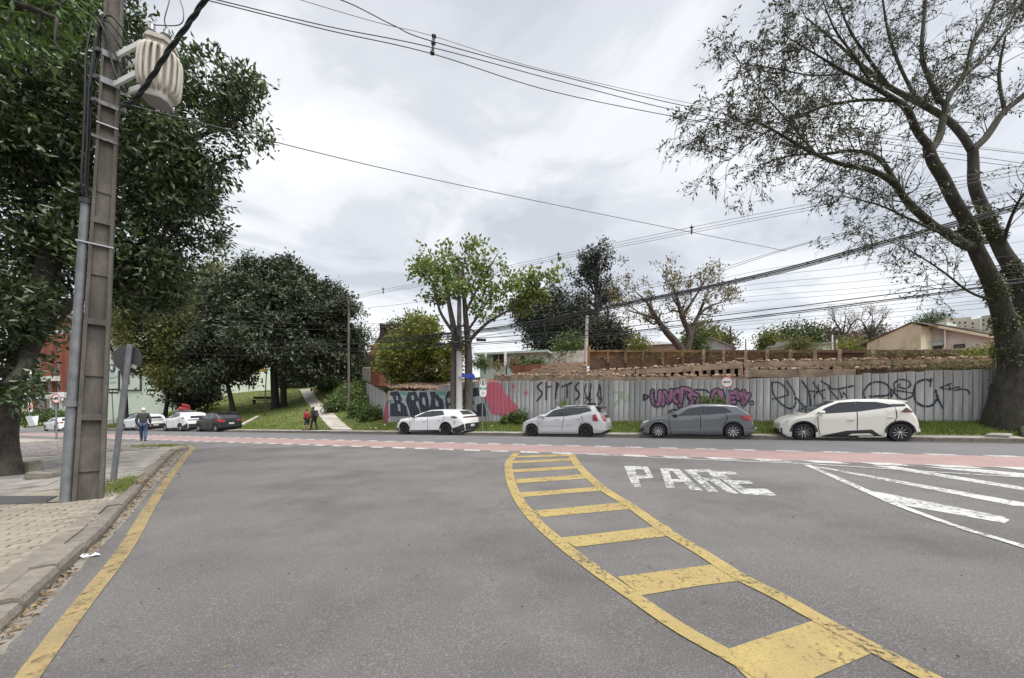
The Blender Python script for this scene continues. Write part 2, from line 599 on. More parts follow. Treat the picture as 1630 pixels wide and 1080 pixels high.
mat("seam", (.01, .01, .011), rough=.8)
mat("tyre", (.018, .018, .019), rough=.85)
mat("rim_silver", (.5, .5, .52), rough=.35, metal=.7)
mat("rim_dark", (.03, .03, .032), rough=.4, metal=.4)
mat("lamp_red", (.3, .012, .015), rough=.15, coat=1)
mat("lamp_dark", (.05, .02, .022), rough=.15, coat=1)
mat("lamp_clear", (.55, .57, .6), rough=.1, coat=1)
mat("plate", (.6, .6, .6), rough=.5)
mat("skin", (.38, .22, .15), rough=.6)
mat("skin_dark", (.16, .085, .055), rough=.6)
mat("hair_white", (.55, .54, .52), rough=.8)
mat("hair_dark", (.02, .017, .015), rough=.7)
mat("cloth_charcoal", (.038, .04, .045), (.028, .029, .032), sc=12, rough=.9)
mat("denim", (.05, .085, .16), (.04, .066, .125), sc=10, rough=.9)
mat("cloth_red", (.28, .03, .035), rough=.9)
mat("cloth_black", (.016, .016, .018), rough=.9)
mat("shoe", (.02, .02, .021), rough=.7)
mat("plastic_white", (.72, .73, .74), rough=.45)
mat("lamp_yellow", (.6, .36, .04), rough=.4)
mat("stone_block", (.24, .22, .18), (.16, .15, .12), sc=6, rough=.95, bump=1, bsc=20, dirt=(.08, .09, .05), dsc=3, damt=.6)
# ---------------------------------------------------------------- roads, kerbs, pavements, ground
rng = np.random.default_rng(7)


def sheet(name, pts, m, kind='structure', parent=None):
    me = bpy.data.meshes.new(name)
    me.from_pydata([tuple(p) for p in pts], [], [tuple(range(len(pts)))])
    me.update()
    if me.polygons[0].normal.z < 0:
        me.flip_normals()
    o = link_mesh(name, me, MT[m], parent)
    if parent is None:
        o['kind'] = kind
    return o


def gp(X, Y, h=0.0):
    return Vector((X, Y, float(base_z(X)) + h))


def stp(s, t, h=0.0):
    X, Y = XY(s, t)
    return gp(X, Y, h)


# one asphalt sheet: the near street and the cross street up to its far kerb
mb = MB()
ss = [-900, -120, -90] + list(range(-76, 76, 4)) + [120, 900]
tt = [-300, -60, -20, -8, 0, 4, 8, 11, 14.6, 18.8]
vs = [stp(s, t) for t in tt for s in ss]
n_ = len(ss)
mb.add(vs, [(j * n_ + i, j * n_ + i + 1, (j + 1) * n_ + i + 1, (j + 1) * n_ + i) for j in range(len(tt) - 1) for i in range(n_ - 1)])
mb.m = [1 if tt[j] >= 14.6 else 0 for j in range(len(tt) - 1) for i in range(n_ - 1)]
road = mb.build("road", [MT["asphalt"], MT["asphalt_far"]])
road['kind'] = 'structure'

# terrain beyond the far kerb: park slope, verge, building plot, all the way to the horizon
ss = np.unique(np.concatenate([[-1500, -900, -500, -300, -200, -150, -120, -100, -90], np.arange(-84, -22, 1.0), np.arange(-22, -18, .2), np.arange(-18, 16, 1.0),
                               np.arange(16, 60, 4), [70, 90, 120, 180, 260, 400, 700, 1500]]))
tt = np.unique(np.concatenate([np.arange(19.62, 22, .3), np.arange(22, 28, .35), np.arange(28, 46, 1.0), np.arange(46, 90, 4), [100, 130, 180, 260, 400, 700, 1200, 1700]]))
S_, T_ = np.meshgrid(ss, tt)
X_, Y_ = XY(S_, T_)
Z_ = HH(X_, Y_)
bumpy = np.array([noise.noise((x * .35, y * .35, 0)) * .07 + noise.noise((x * 1.3, y * 1.3, 4)) * .03 for x, y in zip(X_.ravel(), Y_.ravel())]).reshape(X_.shape)
Z_ = Z_ + bumpy * np.clip((T_ - 19.62) / 1.0, 0, 1)
V_ = np.stack([X_, Y_, Z_], -1).reshape(-1, 3)
ns_, nt_ = len(ss), len(tt)
ii, jj = np.meshgrid(np.arange(ns_ - 1), np.arange(nt_ - 1))
a_ = (jj * ns_ + ii).ravel()
me = fast_mesh("terrain", V_, np.stack([a_, a_ + 1, a_ + 1 + ns_, a_ + ns_], -1))
sm = (S_[:-1, :-1] + .3).ravel()
tm = (T_[:-1, :-1]).ravel()
soil = ((sm > -20.2) & (tm > 21.35) & (tm < 60)).astype(np.int32)
me.polygons.foreach_set("material_index", soil)
terrain = link_mesh("terrain", me, [MT["grass_ground"], MT["red_soil"]], smooth=True)
terrain['kind'] = 'structure'

# side street that leaves the cross street towards the brick building
sheet("side_street", [stp(-69, 18.7, .02), stp(-86, 18.7, .02), Vector((*XY(-96, 40), 1.3 - 1.4)), Vector((*XY(-84, 40), 1.3 - 1.4))], "asphalt_far")

# far pavement and its kerb
far_kerb = thing("far_kerb", None, None, stp(-20, 18.8))
far_kerb['kind'] = 'structure'
kb = MB().box((.5, .075, .0), (.985, .15, .27))
kme = bpy.data.meshes.new("kerb_stone")
kme.from_pydata(kb.v, [], kb.f)
kme.materials.append(MT["kerb_concrete"])
tilt = Matrix.Rotation(-math.atan(K * CU), 4, 'Y')
for i in range(84):
    s = -68 + i
    o = bpy.data.objects.new("kerb_stone", kme)
    COL.objects.link(o)
    o.parent = far_kerb
    o.matrix_local = far_kerb.matrix_basis.inverted() @ Matrix.Translation(stp(s, 18.72, rng.normal(0, .006))) @ Matrix.Rotation(R(-25), 4, 'Z') @ tilt
mb = MB()
for s in range(-68, 16):
    mb.add([stp(s, 18.862, .125), stp(s + 1, 18.862, .125), stp(s + 1, 19.68, .15), stp(s, 19.68, .15), stp(s, 18.862, -.2), stp(s + 1, 18.862, -.2)], [(0, 1, 2, 3), (4, 5, 1, 0)])
fs = mb.build("far_pavement", MT["far_sidewalk"])
fs['kind'] = 'structure'
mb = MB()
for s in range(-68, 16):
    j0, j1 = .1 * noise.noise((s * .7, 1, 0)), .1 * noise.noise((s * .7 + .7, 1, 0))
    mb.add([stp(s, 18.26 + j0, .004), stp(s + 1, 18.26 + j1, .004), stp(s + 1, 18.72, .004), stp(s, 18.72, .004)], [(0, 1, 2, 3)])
mb.build("far_gutter_shade", MT["gutter_dirt_shade"])['kind'] = 'structure'  # gutter dirt, widened so its dark colour also paints shade under the parked cars

# red cycle lane across the junction with its white block lines
sheet("cycle_lane", [stp(-61, 12.15, .004), stp(30, 12.15, .004), stp(30, 14.4, .004), stp(-61, 14.4, .004)], "red_paint")
mb = MB()
for i in range(78):
    s = -60 + i * 1.16
    sk = .22
    mb.add([stp(s, 14.25, .008), stp(s + .6, 14.25, .008), stp(s + .6 - sk * .6, 14.55, .008), stp(s - sk * .6, 14.55, .008)], [(0, 1, 2, 3)])
    mb.add([stp(s + .3, 11.86, .008), stp(s + .98, 11.86, .008), stp(s + .98 - sk, 12.26, .008), stp(s + .3 - sk, 12.26, .008)], [(0, 1, 2, 3)])
o = mb.build("cycle_lane_blocks", MT["white_paint"])
o['kind'] = 'structure'


def band_px(mb, pts, h=.009, close=False):
    """band of paint: pts = [(px, py, half width in metres)] run along the street surface"""
    P = [G(p[0], p[1], h) for p in pts]
    W_ = [p[2] for p in pts]
    # catmull-rom resample
    out = []
    for i in range(len(P) - 1):
        p0, p1, p2, p3 = P[max(i - 1, 0)], P[i], P[i + 1], P[min(i + 2, len(P) - 1)]
        for k in range(8):
            u = k / 8
            q = .5 * ((2 * p1) + (p2 - p0) * u + (2 * p0 - 5 * p1 + 4 * p2 - p3) * u * u + (3 * p1 - p0 - 3 * p2 + p3) * u ** 3)
            out.append((q, W_[i] * (1 - u) + W_[i + 1] * u))
    out.append((P[-1], W_[-1]))
    vs = []
    for i, (q, w) in enumerate(out):
        d = (out[min(i + 1, len(out) - 1)][0] - out[max(i - 1, 0)][0])
        d.z = 0
        d.normalize()
        nrm = Vector((-d.y, d.x, 0))
        for sgn in (-1, 1):
            v = q + nrm * w * sgn
            v.z = float(base_z(v.x)) + h
            vs.append(v)
    mb.add(vs, [(2 * i, 2 * i + 1, 2 * i + 3, 2 * i + 2) for i in range(len(out) - 1)])


def poly_px(mb, pts, h=.006):
    mb.add([G(x, y, h) for x, y in pts], [tuple(range(len(pts)))])


def z7(x, y):
    return 780 + x * .5215, 680 + y * .5215


def zr2(x, y):
    return 860 + x * .4724, 690 + y * .4726


mb = MB()
band_px(mb, [(822, 721, .11), (811, 735, .11), (810, 752, .1), (820, 784, .09), (846, 822, .085), (888, 861, .08), (942, 903, .075), (1008, 949, .07),
             (1080, 998, .066), (1160, 1043, .062), (1240, 1090, .06), (1380, 1170, .06)])
band_px(mb, [(909, 724, .11), (921, 742, .11), (953, 773, .1), (1003, 805, .09), (1058, 844, .085), (1118, 880, .08), (1178, 918, .08), (1240, 949, .075),
             (1304, 985, .07), (1388, 1030, .066), (1490, 1083, .062), (1700, 1190, .06)])
bars = [[(85, 88), (258, 82), (262, 88), (78, 94)], [(66, 104), (262, 95), (266, 103), (63, 111)], [(62, 130), (275, 118), (280, 127), (64, 139)],
        [(72, 160), (288, 144), (298, 157), (84, 172)], [(90, 200), (335, 182), (352, 193), (100, 214)], [(132, 256), (412, 229), (432, 250), (155, 276)],
        [(212, 338), (540, 300), (572, 329), (262, 366)], [(388, 457), (690, 418), (710, 415), (785, 466), (640, 484), (462, 514)],
        [(703, 685), (996, 587), (1172, 687), (985, 767), (850, 830)]]
for b in bars:
    poly_px(mb, [z7(*q) for q in b], .006)
o = mb.build("yellow_road_marking", MT["yellow_paint"])
o['kind'] = 'structure'
mb = MB()
band_px(mb, [(-60, 1220, .062), (45, 1075, .064), (130, 962, .07), (200, 872, .075), (243, 800, .08), (272, 756, .09), (297, 724, .1), (306, 714, .1), (301, 710, .09), (284, 708, .06)])
o = mb.build("yellow_edge_line", MT["yellow_paint_dull"])
o['kind'] = 'structure'

mb = MB()
L = []
L += [[(282, 110), (315, 111), (340, 180), (312, 181)], [(300, 110), (360, 112), (364, 122), (300, 121)], [(345, 114), (363, 114), (381, 150), (362, 150)],
      [(310, 142), (378, 142), (381, 152), (312, 153)]]
L += [[(404, 118), (430, 118), (453, 183), (424, 183)], [(436, 118), (468, 121), (548, 194), (505, 189)], [(420, 118), (464, 120), (472, 128), (422, 127)],
      [(428, 153), (484, 155), (494, 166), (432, 165)]]
L += [[(485, 122), (514, 122), (600, 198), (566, 197)], [(500, 122), (570, 122), (581, 131), (506, 131)], [(557, 124), (582, 126), (607, 151), (586, 152)],
      [(528, 150), (600, 150), (608, 160), (536, 160)], [(570, 159), (604, 158), (672, 204), (635, 201)]]
L += [[(570, 127), (602, 127), (718, 206), (680, 204)], [(590, 127), (655, 130), (668, 139), (600, 138)], [(628, 159), (705, 160), (718, 170), (640, 170)],
      [(690, 186), (762, 187), (801, 211), (716, 207)]]
for i, q in enumerate(L):
    poly_px(mb, [zr2(*p) for p in q], .006 + .0012 * (i % 4))
o = mb.build("stop_lettering", MT["white_paint_worn"])
o['kind'] = 'structure'
mb = MB()
band_px(mb, [(912, 722, .05), (1100, 731, .05), (1285, 738.5, .05), (1480, 751, .05), (1700, 764, .05)], .0105)
band_px(mb, [(1284, 740, .07), (1380, 782, .07), (1427, 803, .06), (1521, 837, .05), (1630, 870, .05), (1800, 926, .05)], .0095)
for q in ([(905, 109), (970, 117), (1640, 235), (1640, 249), (1590, 243)], [(1085, 196), (1130, 196), (1560, 280), (1582, 292), (1565, 303), (1230, 243)],
          [(1120, 109), (1190, 110), (1700, 193), (1700, 204)], [(1290, 112), (1480, 121), (1760, 147), (1760, 162)]):
    poly_px(mb, [zr2(*p) for p in q], .006)
o = mb.build("white_road_marking", MT["white_paint"])
o['kind'] = 'structure'

# near corner: kerb line, gutter, pavement
kpx = [(0, 1012), (85, 930), (165, 855), (197, 815), (222, 785), (245, 757), (267, 733), (281, 719)]
kpts = [G(*p) for p in kpx]
d0 = (kpts[0] - kpts[1]).normalized()
kline = [gp(*(kpts[0] + d0 * q).xy) for q in (14, 7, 3)] + kpts
c1 = kpts[-1]
end_t = 10.55
arc = []
s1, t1 = ST(c1.x, c1.y)
for (ds, dt) in ((-.25, .42), (-.75, .8), (-1.6, 1.05), (-2.8, 1.15)):
    arc.append(stp(s1 + ds, min(t1 + dt, end_t), 0))
tl = ST(arc[-1].x, arc[-1].y)[1]
kline += arc + [stp(s1 - q, tl) for q in (8, 20, 45)]


def resample(P, step):
    out, acc = [P[0].copy()], 0.0
    for a, b in zip(P[:-1], P[1:]):
        L_ = (b - a).length
        u = step - acc
        while u <= L_:
            out.append(a.lerp(b, u / L_))
            u += step
        acc = (acc + L_) % step
    return out


near_kerb = thing("near_kerb", None, None, kpts[3])
near_kerb['kind'] = 'structure'
kr = resample(kline, .8)
KW, KH = .2, .135


def offs(P, w):
    out = []
    for i, p in enumerate(P):
        d = P[min(i + 1, len(P) - 1)] - P[max(i - 1, 0)]
        d.z = 0
        d.normalize()
        q = p + Vector((-d.y, d.x, 0)) * w
        out.append(gp(q.x, q.y, 0))
    return out


kin = offs(kr, KW)
for i in range(len(kr) - 1):
    a, b, c, d = kr[i], kr[i + 1], kin[i + 1], kin[i]
    jz = rng.normal(0, .01)
    sink = .025 if i % 5 == 2 else 0
    cc = (a + b + c + d) / 4

    def sh(p, h, f=.982):
        q = cc + (p - cc) * f
        return Vector((q.x, q.y, p.z + h + jz - sink))
    m_ = (a - d) * .16
    vs = [sh(a, -.1), sh(b, -.1), sh(c, -.1), sh(d, -.1),
          sh(a, KH * .55), sh(b, KH * .55), sh(a - m_ * .7, KH * .92), sh(b - m_ * .7, KH * .92), sh(a - m_ * 1.8, KH), sh(b - m_ * 1.8, KH), sh(c, KH), sh(d, KH)]
    f_ = [(0, 1, 5, 4), (4, 5, 7, 6), (6, 7, 9, 8), (8, 9, 10, 11), (1, 2, 10, 9, 7, 5), (2, 3, 11, 10), (3, 0, 4, 6, 8, 11)]
    MB().add(vs, f_).build("kerb_stone", MT["kerb_concrete"], near_kerb)

# pavement sheets: paver bed in front, sandy and cracked concrete behind, cobbles at the corner
kfine = offs(kline, KW - .02)
YB = 6.5


def cutY(P, y0, below):
    out = []
    for a, b in zip(P[:-1], P[1:]):
        ina, inb = (a.y < y0) == below, (b.y < y0) == below
        if ina:
            out.append(a)
        if ina != inb:
            out.append(a.lerp(b, (y0 - a.y) / (b.y - a.y)))
    if (P[-1].y < y0) == below:
        out.append(P[-1])
    return out


lo = cutY(kfine, YB, True)
sheet("sidewalk_bed", [p + Vector((0, 0, .098)) for p in lo] + [gp(-40, YB, .098), gp(-40, lo[0].y, .098)], "paver_bed")
hi = cutY(kfine, YB, False)
sheet("sidewalk", [p + Vector((0, 0, .13)) for p in hi] + [gp(-69, hi[-1].y, .13), gp(-69, YB, .13)], "sidewalk_sand")
mo = offs(kline, KW + .17)
sheet("joint_strip", [p + Vector((0, 0, .1415)) for p in cutY(offs(kline, KW - .01), YB, True)] + [p + Vector((0, 0, .1415)) for p in cutY(mo, YB, True)][::-1], "kerb_concrete")
inner = offs(kr, KW + .005)
# cracked concrete apron along the kerb behind the post, in broken slabs
slabs = thing("concrete_apron", None, None, G(220, 745, .13))
slabs['kind'] = 'structure'
ax = (kpts[6] - kpts[3])
ax.z = 0
ax.normalize()
nx = Vector((-ax.y, ax.x, 0))
o_ = kpts[4] + nx * (KW + .03)
for r_ in range(8):
    for c_ in range(4):
        u0, u1 = .35 + r_ * 1.32, .35 + r_ * 1.32 + 1.3
        w0, w1 = c_ * 1.35, c_ * 1.35 + 1.33
        if r_ == 0 and c_ == 0:
            u0 = .8
        j = rng.normal(0, .03, 8)
        q = [(u0 + j[0], w0), (u1 + j[1], w0), (u1 + j[2], w1 + j[3]), (u0 + j[4], w1 + j[5])]
        P = [o_ + ax * u + nx * w for u, w in q]
        hz = .14 + rng.normal(0, .006)
        b4 = [gp(p.x, p.y, .1) for p in P]
        t4 = [gp(p.x, p.y, hz + rng.normal(0, .004)) for p in P]
        MB().hexa(b4, t4).build("slab", MT["old_concrete"], slabs)
# cobbled corner: real cobbles, seen at a shallow angle
cob = MB()
s_c, t_c = ST(kpts[-1].x, kpts[-1].y)
for i in range(34):
    for k in range(22):
        s = s_c - 1.0 - i * .42 + rng.normal(0, .04) + (k % 2) * .2
        t = t_c + .85 - k * .27 + rng.normal(0, .03)
        p = stp(s, t, .12)
        if t > tl - .32 or (p - o_).dot(nx) < .25 or (p - o_).dot(ax) < 10.9:
            continue
        hh = .03 + rng.random() * .025
        w_, l_ = .11 + rng.random() * .03, .17 + rng.random() * .04
        cob.box(p + Vector((0, 0, hh / 2)), (l_ * 2, w_ * 2, hh), Matrix.Rotation(R(-25) + rng.normal(0, .12), 3, 'Z'), .8)
o = cob.build("cobblestones", MT["cobble"])
o['kind'] = 'stuff'

# individual pavers
pav = thing("sidewalk_paving", None, None, gp(-6, 5, .1))
pav['kind'] = 'structure'
PL, PW, PH = .228, .112, .042
pm = bpy.data.meshes.new("paver")
x, y, b_ = PL / 2, PW / 2, .006
vs = [(-x, -y, 0), (x, -y, 0), (x, y, 0), (-x, y, 0), (-x, -y, PH - b_), (x, -y, PH - b_), (x, y, PH - b_), (-x, y, PH - b_),
      (-x + b_, -y + b_, PH), (x - b_, -y + b_, PH), (x - b_, y - b_, PH), (-x + b_, y - b_, PH)]
fs_ = [(0, 1, 5, 4), (1, 2, 6, 5), (2, 3, 7, 6), (3, 0, 4, 7), (4, 5, 9, 8), (5, 6, 10, 9), (6, 7, 11, 10), (7, 4, 8, 11), (8, 9, 10, 11)]
pm.from_pydata(vs, [], fs_)
pm.materials.append(MT["paver"])
pa = Vector((nx.x, nx.y, 0)) * -1
pa.rotate(Matrix.Rotation(R(-4), 3, 'Z'))
pb = Vector((-pa.y, pa.x, 0))
po = kpts[1]
kin_line = offs(kline, KW + .0)
count = 0
ang = math.atan2(pa.y, pa.x)
cands = []
for r_ in range(-30, 60):
    for c_ in range(-60, 60):
        p = po + pb * (r_ * (PW + .009)) + pa * ((c_ + .5 * (r_ % 2)) * (PL + .009))
        if not (2.0 < p.y < YB - .06) or p.x < -1.36 * p.y - .35:
            continue
        # inside the kerb?
        ok, best = True, 1e9
        for a, b in zip(kin_line[:-1], kin_line[1:]):
            d = b - a
            d.z = 0
            u = max(0, min(1, (p - a).dot(d) / d.length_squared))
            q = a + d * u
            dist = (p - q)
            dist.z = 0
            if dist.length < best:
                best = dist.length
                side = d.x * (p.y - a.y) - d.y * (p.x - a.x)
        if side < 0 or best < .05:
            continue
        cands.append(p)
cands.sort(key=lambda p: p.length)
for p in cands[:300]:
    o = bpy.data.objects.new("paver", pm)
    COL.objects.link(o)
    o.parent = pav
    z = float(base_z(p.x)) + .098 + rng.normal(0, .004)
    o.matrix_local = pav.matrix_basis.inverted() @ Matrix.Translation((p.x, p.y, z)) @ Matrix.Rotation(ang + rng.normal(0, .018), 4, 'Z') @ Matrix.Rotation(rng.normal(0, .008), 4, 'X') @ Matrix.Rotation(-K, 4, 'Y')
print("pavers", len(cands))

# gutter strip with the raw asphalt edge
ge = [(-40, 1090), (0, 1052), (62, 985), (132, 905), (202, 830), (252, 769), (283, 731), (293, 719)]
gpts = [G(*p, .006) for p in ge]
gin = [p + Vector((0, 0, .006)) for p in [kline[2]] + kpts]
sheet("gutter", gin + gpts[::-1], "gutter")
mb = MB()
gr_ = resample([G(*p, 0) for p in ge], .12)
for i in range(len(gr_) - 1):
    a, b = gr_[i], gr_[i + 1]
    d = (b - a)
    d.z = 0
    d.normalize()
    nr = Vector((d.y, -d.x, 0))
    j0, j1 = [abs(noise.noise(q * 6)) * .07 for q in (a, b)]
    up = Vector((0, 0, .022))
    lo1 = Vector((0, 0, .002))
    w = .035
    mb.add([a - nr * j0 + lo1, b - nr * j1 + lo1, b - nr * (j1 - .012) + up, a - nr * (j0 - .012) + up, a + nr * w + up * .8, b + nr * w + up * .8, a + nr * (w + .05) + lo1, b + nr * (w + .05) + lo1],
           [(0, 1, 2, 3), (3, 2, 5, 4), (4, 5, 7, 6)])
o = mb.build("asphalt_edge", MT["asphalt"])
o['kind'] = 'structure'


# ---------------------------------------------------------------- leaves as numpy meshes
def leaf_cloud(name, P, D, Ln, Wd, m, parent=None, world=True, fold=.25, rs=3):
    """one folded four-corner leaf per point: P base points, D axis directions"""
    r = np.random.default_rng(rs)
    n = len(P)
    D = D / (np.linalg.norm(D, axis=1, keepdims=True) + 1e-9)
    A = r.normal(size=(n, 3))
    S = np.cross(D, A)
    S /= np.linalg.norm(S, axis=1, keepdims=True) + 1e-9
    N = np.cross(S, D)
    Ln = (Ln * r.uniform(.65, 1.25, n))[:, None]
    Wd = (Wd * r.uniform(.7, 1.2, n))[:, None]
    mid = P + D * Ln * .48
    V = np.stack([P, mid + S * Wd * .5 + N * Wd * fold, P + D * Ln, mid - S * Wd * .5 + N * Wd * fold], 1).reshape(-1, 3)
    b = np.arange(n) * 4
    T = np.concatenate([np.stack([b, b + 1, b + 2], -1), np.stack([b, b + 2, b + 3], -1)])
    me = fast_mesh(name, V, T)
    return link_mesh(name, me, MT[m], parent, world)


def sph(n, r):
    d = r.normal(size=(n, 3))
    return d / np.linalg.norm(d, axis=1, keepdims=True)


# grass blades on the verge and the park slope
def blades(name, S, T, hgt, wid, m, seed, skip=None):
    r = np.random.default_rng(seed)
    X, Y = XY(S, T)
    Z = HH(X, Y) + np.array([noise.noise((x * .35, y * .35, 0)) * .07 + noise.noise((x * 1.3, y * 1.3, 4)) * .03 for x, y in zip(X, Y)]) * np.clip(T - 19.62, 0, 1)
    return blades_at(name, X, Y, Z, hgt, wid, m, r)


def blades_at(name, X, Y, Z, hgt, wid, m, r):
    n = len(X)
    a = r.uniform(0, 2 * np.pi, n)
    h = hgt * r.uniform(.5, 1.4, n)
    w = wid * r.uniform(.6, 1.3, n)
    dx, dy = np.cos(a) * w / 2, np.sin(a) * w / 2
    P = np.stack([X, Y, Z - .01], -1)
    A = P + np.stack([dx, dy, 0 * w], -1)
    B = P - np.stack([dx, dy, 0 * w], -1)
    C = P + np.stack([r.normal(0, .45, n) * h, r.normal(0, .45, n) * h, h], -1)
    V = np.stack([A, B, C], 1).reshape(-1, 3)
    return link_mesh(name, fast_mesh(name, V, np.arange(3 * n).reshape(-1, 3)), MT[m])


def path_edges(t):
    """(s left, s right) of the concrete path climbing the park slope"""
    u = (t - 19.6) / (34 - 19.6)
    sc_ = PATH[0] * (1 - u) + PATH[1] * u
    w = 1.02 + .1 * u
    return sc_ - w, sc_ + w


PATH = (onT(546, 0, 19.6)[0], onT(486, 0, 34)[0])
n = 105000
S = rng.uniform(-67, -19.6, n)
T = 19.68 + rng.random(n) ** 1.5 * 19
pe = path_edges(T)
keep = ~((S > pe[0] - .05) & (S < pe[1] + .05) & (T < 36)) & (np.abs(S + 77) > 9)
o = blades("grass", S[keep], T[keep], .12, .05, "grass_blade", 11)
tag(o, "grass on the sloping park lawn beside the concrete path", "grass", kind='stuff')
n = 52000
S = rng.uniform(-21, 13, n)
T = rng.uniform(19.66, 21.28, n)
o = blades("verge_grass", S, T, .13, .035, "grass_blade", 12)
tag(o, "grass verge between the far pavement and the metal fence", "grass", kind='stuff')

# path slabs
path = thing("path", None, None, Vector((*XY(PATH[0], 19.6), 0)))
path['kind'] = 'structure'
tq = np.linspace(19.7, 34.2, 15)
for a, b in zip(tq[:-1], tq[1:]):
    for half in (0, 1):
        q = []
        for t in (a + .02, b - .02):
            l_, r_ = path_edges(t)
            mid = (l_ + r_) / 2
            l_, r_ = (l_, mid - .012) if half == 0 else (mid + .012, r_)
            q.append((l_, t))
            q.append((r_, t))
        q = [q[0], q[1], q[3], q[2]]
        P = [Vector((*XY(*v), 0)) for v in q]
        hz = rng.normal(0, .012)
        MB().hexa([Vector((p.x, p.y, float(HH(p.x, p.y)) - .1)) for p in P], [Vector((p.x, p.y, float(HH(p.x, p.y)) + .07 + hz)) for p in P]).build("slab", MT["path_concrete"], path)
# pale edging kerb on the lawn
e0, e1 = ground_at(380, 20.6), ground_at(411, 23.6)
mb = MB()
dv = (e1 - e0)
sd = Vector((-dv.y, dv.x, 0)).normalized() * .14
for k in range(4):
    a, b = e0.lerp(e1, k / 4), e0.lerp(e1, (k + .97) / 4)
    mb.hexa([a - sd - Vector((0, 0, .1)), b - sd - Vector((0, 0, .1)), b + sd - Vector((0, 0, .1)), a + sd - Vector((0, 0, .1))],
            [a - sd + Vector((0, 0, .16)), b - sd + Vector((0, 0, .16)), b + sd + Vector((0, 0, .16)), a + sd + Vector((0, 0, .16))])
o = mb.build("lawn_edging", MT["path_concrete"])
o['kind'] = 'structure'

# gutter leaf litter, post-foot grass
n = 1150
u = rng.random(n) ** .8 * (len(kr) - 1)
gl = resample(kline[2:11], .1)
gi = resample([G(*p, 0) for p in ge], .1)
idx = rng.integers(8, len(gl) - 1, n)
A = np.array([gl[i] for i in idx])
B = np.array([min(gi, key=lambda q: (q - Vector(gl[i])).length) for i in range(len(gl))])[idx]
f_ = rng.beta(1.2, 1.8, n)[:, None] * .95
P = A * (1 - f_) + B * f_
msk = np.array([noise.noise((p[0] * 2.2, p[1] * 2.2, 1)) > -.22 for p in P])
P = P[msk]
n = len(P)
P[:, 2] += .012 + rng.random(n) * .03
D = sph(n, rng)
D[:, 2] *= .3
o = leaf_cloud("leaf_litter", P, D, .048, .022, "leaf_litter")
tag(o, "dry brown leaf litter lying along the gutter", "leaf litter", kind='stuff')
n = 420
u = rng.uniform(-7, 7, n)
Yq = 2.3 + rng.random(n) ** 1.3 * 16
P = np.stack([u / 7 * Yq * 1.2, Yq, np.zeros(n)], -1)
keep = np.array([(Vector(p) - o_).dot(nx) < -.5 for p in P])
P = P[keep]
P[:, 2] = K * P[:, 0] + .012
D = sph(len(P), rng)
D[:, 2] *= .15
o = leaf_cloud("fallen_leaves", P, D, .03, .014, "leaf_litter", rs=8)
tag(o, "small dry leaves scattered over the asphalt", "leaves", kind='stuff')
c_ = G(196, 779, .13)
n = 1500
q = rng.normal(0, 1, (n, 2)) * np.array([.22, .55])
c0 = G(212, 771, .13)
X = c0.x + ax.x * q[:, 1] - nx.x * 0 + nx.x * np.abs(q[:, 0]) * 1.1
Y = c0.y + ax.y * q[:, 1] + nx.y * np.abs(q[:, 0]) * 1.1
o = blades_at("post_foot_grass", X, Y, K * X + .135, .08, .018, "grass_blade", rng)
tag(o, "grass tuft with leaves at the foot of the concrete pole", "grass", kind='stuff')
n = 220
P = np.stack([rng.choice(X, n), rng.choice(Y, n), np.zeros(n)], -1)
P[:, 2] = K * P[:, 0] + .16
D = sph(n, rng)
D[:, 2] *= .3
leaf_cloud("tuft_leaves", P, D, .075, .035, "leaf_litter", rs=4)['kind'] = 'stuff'
c0 = G(272, 711, .13)
n = 900
X = c0.x - .9 + rng.normal(0, .7, n)
Y = c0.y - .0 + rng.normal(0, .3, n) - (X - c0.x) * .15
o = blades_at("corner_grass", X, Y, K * X + .14, .09, .03, "grass_blade", rng)
tag(o, "small grass patch at the rounded pavement corner", "grass", kind='stuff')
# ---------------------------------------------------------------- corrugated metal fence with graffiti
FT = 21.3
BW = .28
topz = sorted(onT(px, py, FT) for px, py in ((560, 622), (618, 622), (684, 623), (694, 616), (712, 612), (740, 608), (800, 606.5), (1000, 606.5), (1118, 604.5), (1200, 603), (1300, 600),
                                             (1362, 597), (1402, 594.5), (1440, 592), (1500, 590.5), (1592, 588), (1700, 584)))
TS, TZ = [q[0] for q in topz], [q[1] for q in topz]
bm_ = bpy.data.meshes.new("sheet")
pr = [(0, 0), (.008, .055), (.03, .055), (.042, 0), (.16, -.02), (.279, 0)]
bm_.from_pydata([(x, y, z) for z in (0, 1) for x, y in pr], [], [(i, i + 1, i + 7, i + 6) for i in range(5)])
bm_.materials.append(MT["sheet_metal"])
fence = thing("metal_fence", "grey corrugated metal fence covered in graffiti behind the parked cars", "fence", Vector((*XY(-4, FT), .5)))
FZ0 = {}
s0 = -20.0
for i in range(119):
    s = s0 + i * BW
    X, Y = XY(s + .14, FT)
    zb = float(HH(X, Y)) - .08
    step = float(np.interp(s0 + (i // 4 * 4 + 2) * BW, TS, TZ)) + rng.normal(0, .018)
    o = bpy.data.objects.new("sheet", bm_)
    COL.objects.link(o)
    o.parent = fence
    x_, y_ = XY(s, FT)
    o.matrix_local = fence.matrix_basis.inverted() @ Matrix.Translation((x_, y_, zb)) @ Matrix.Rotation(R(-25), 4, 'Z') @ Matrix.Rotation(rng.normal(0, .0012), 4, 'X') @ Matrix.Diagonal((1, 1, step - zb, 1))
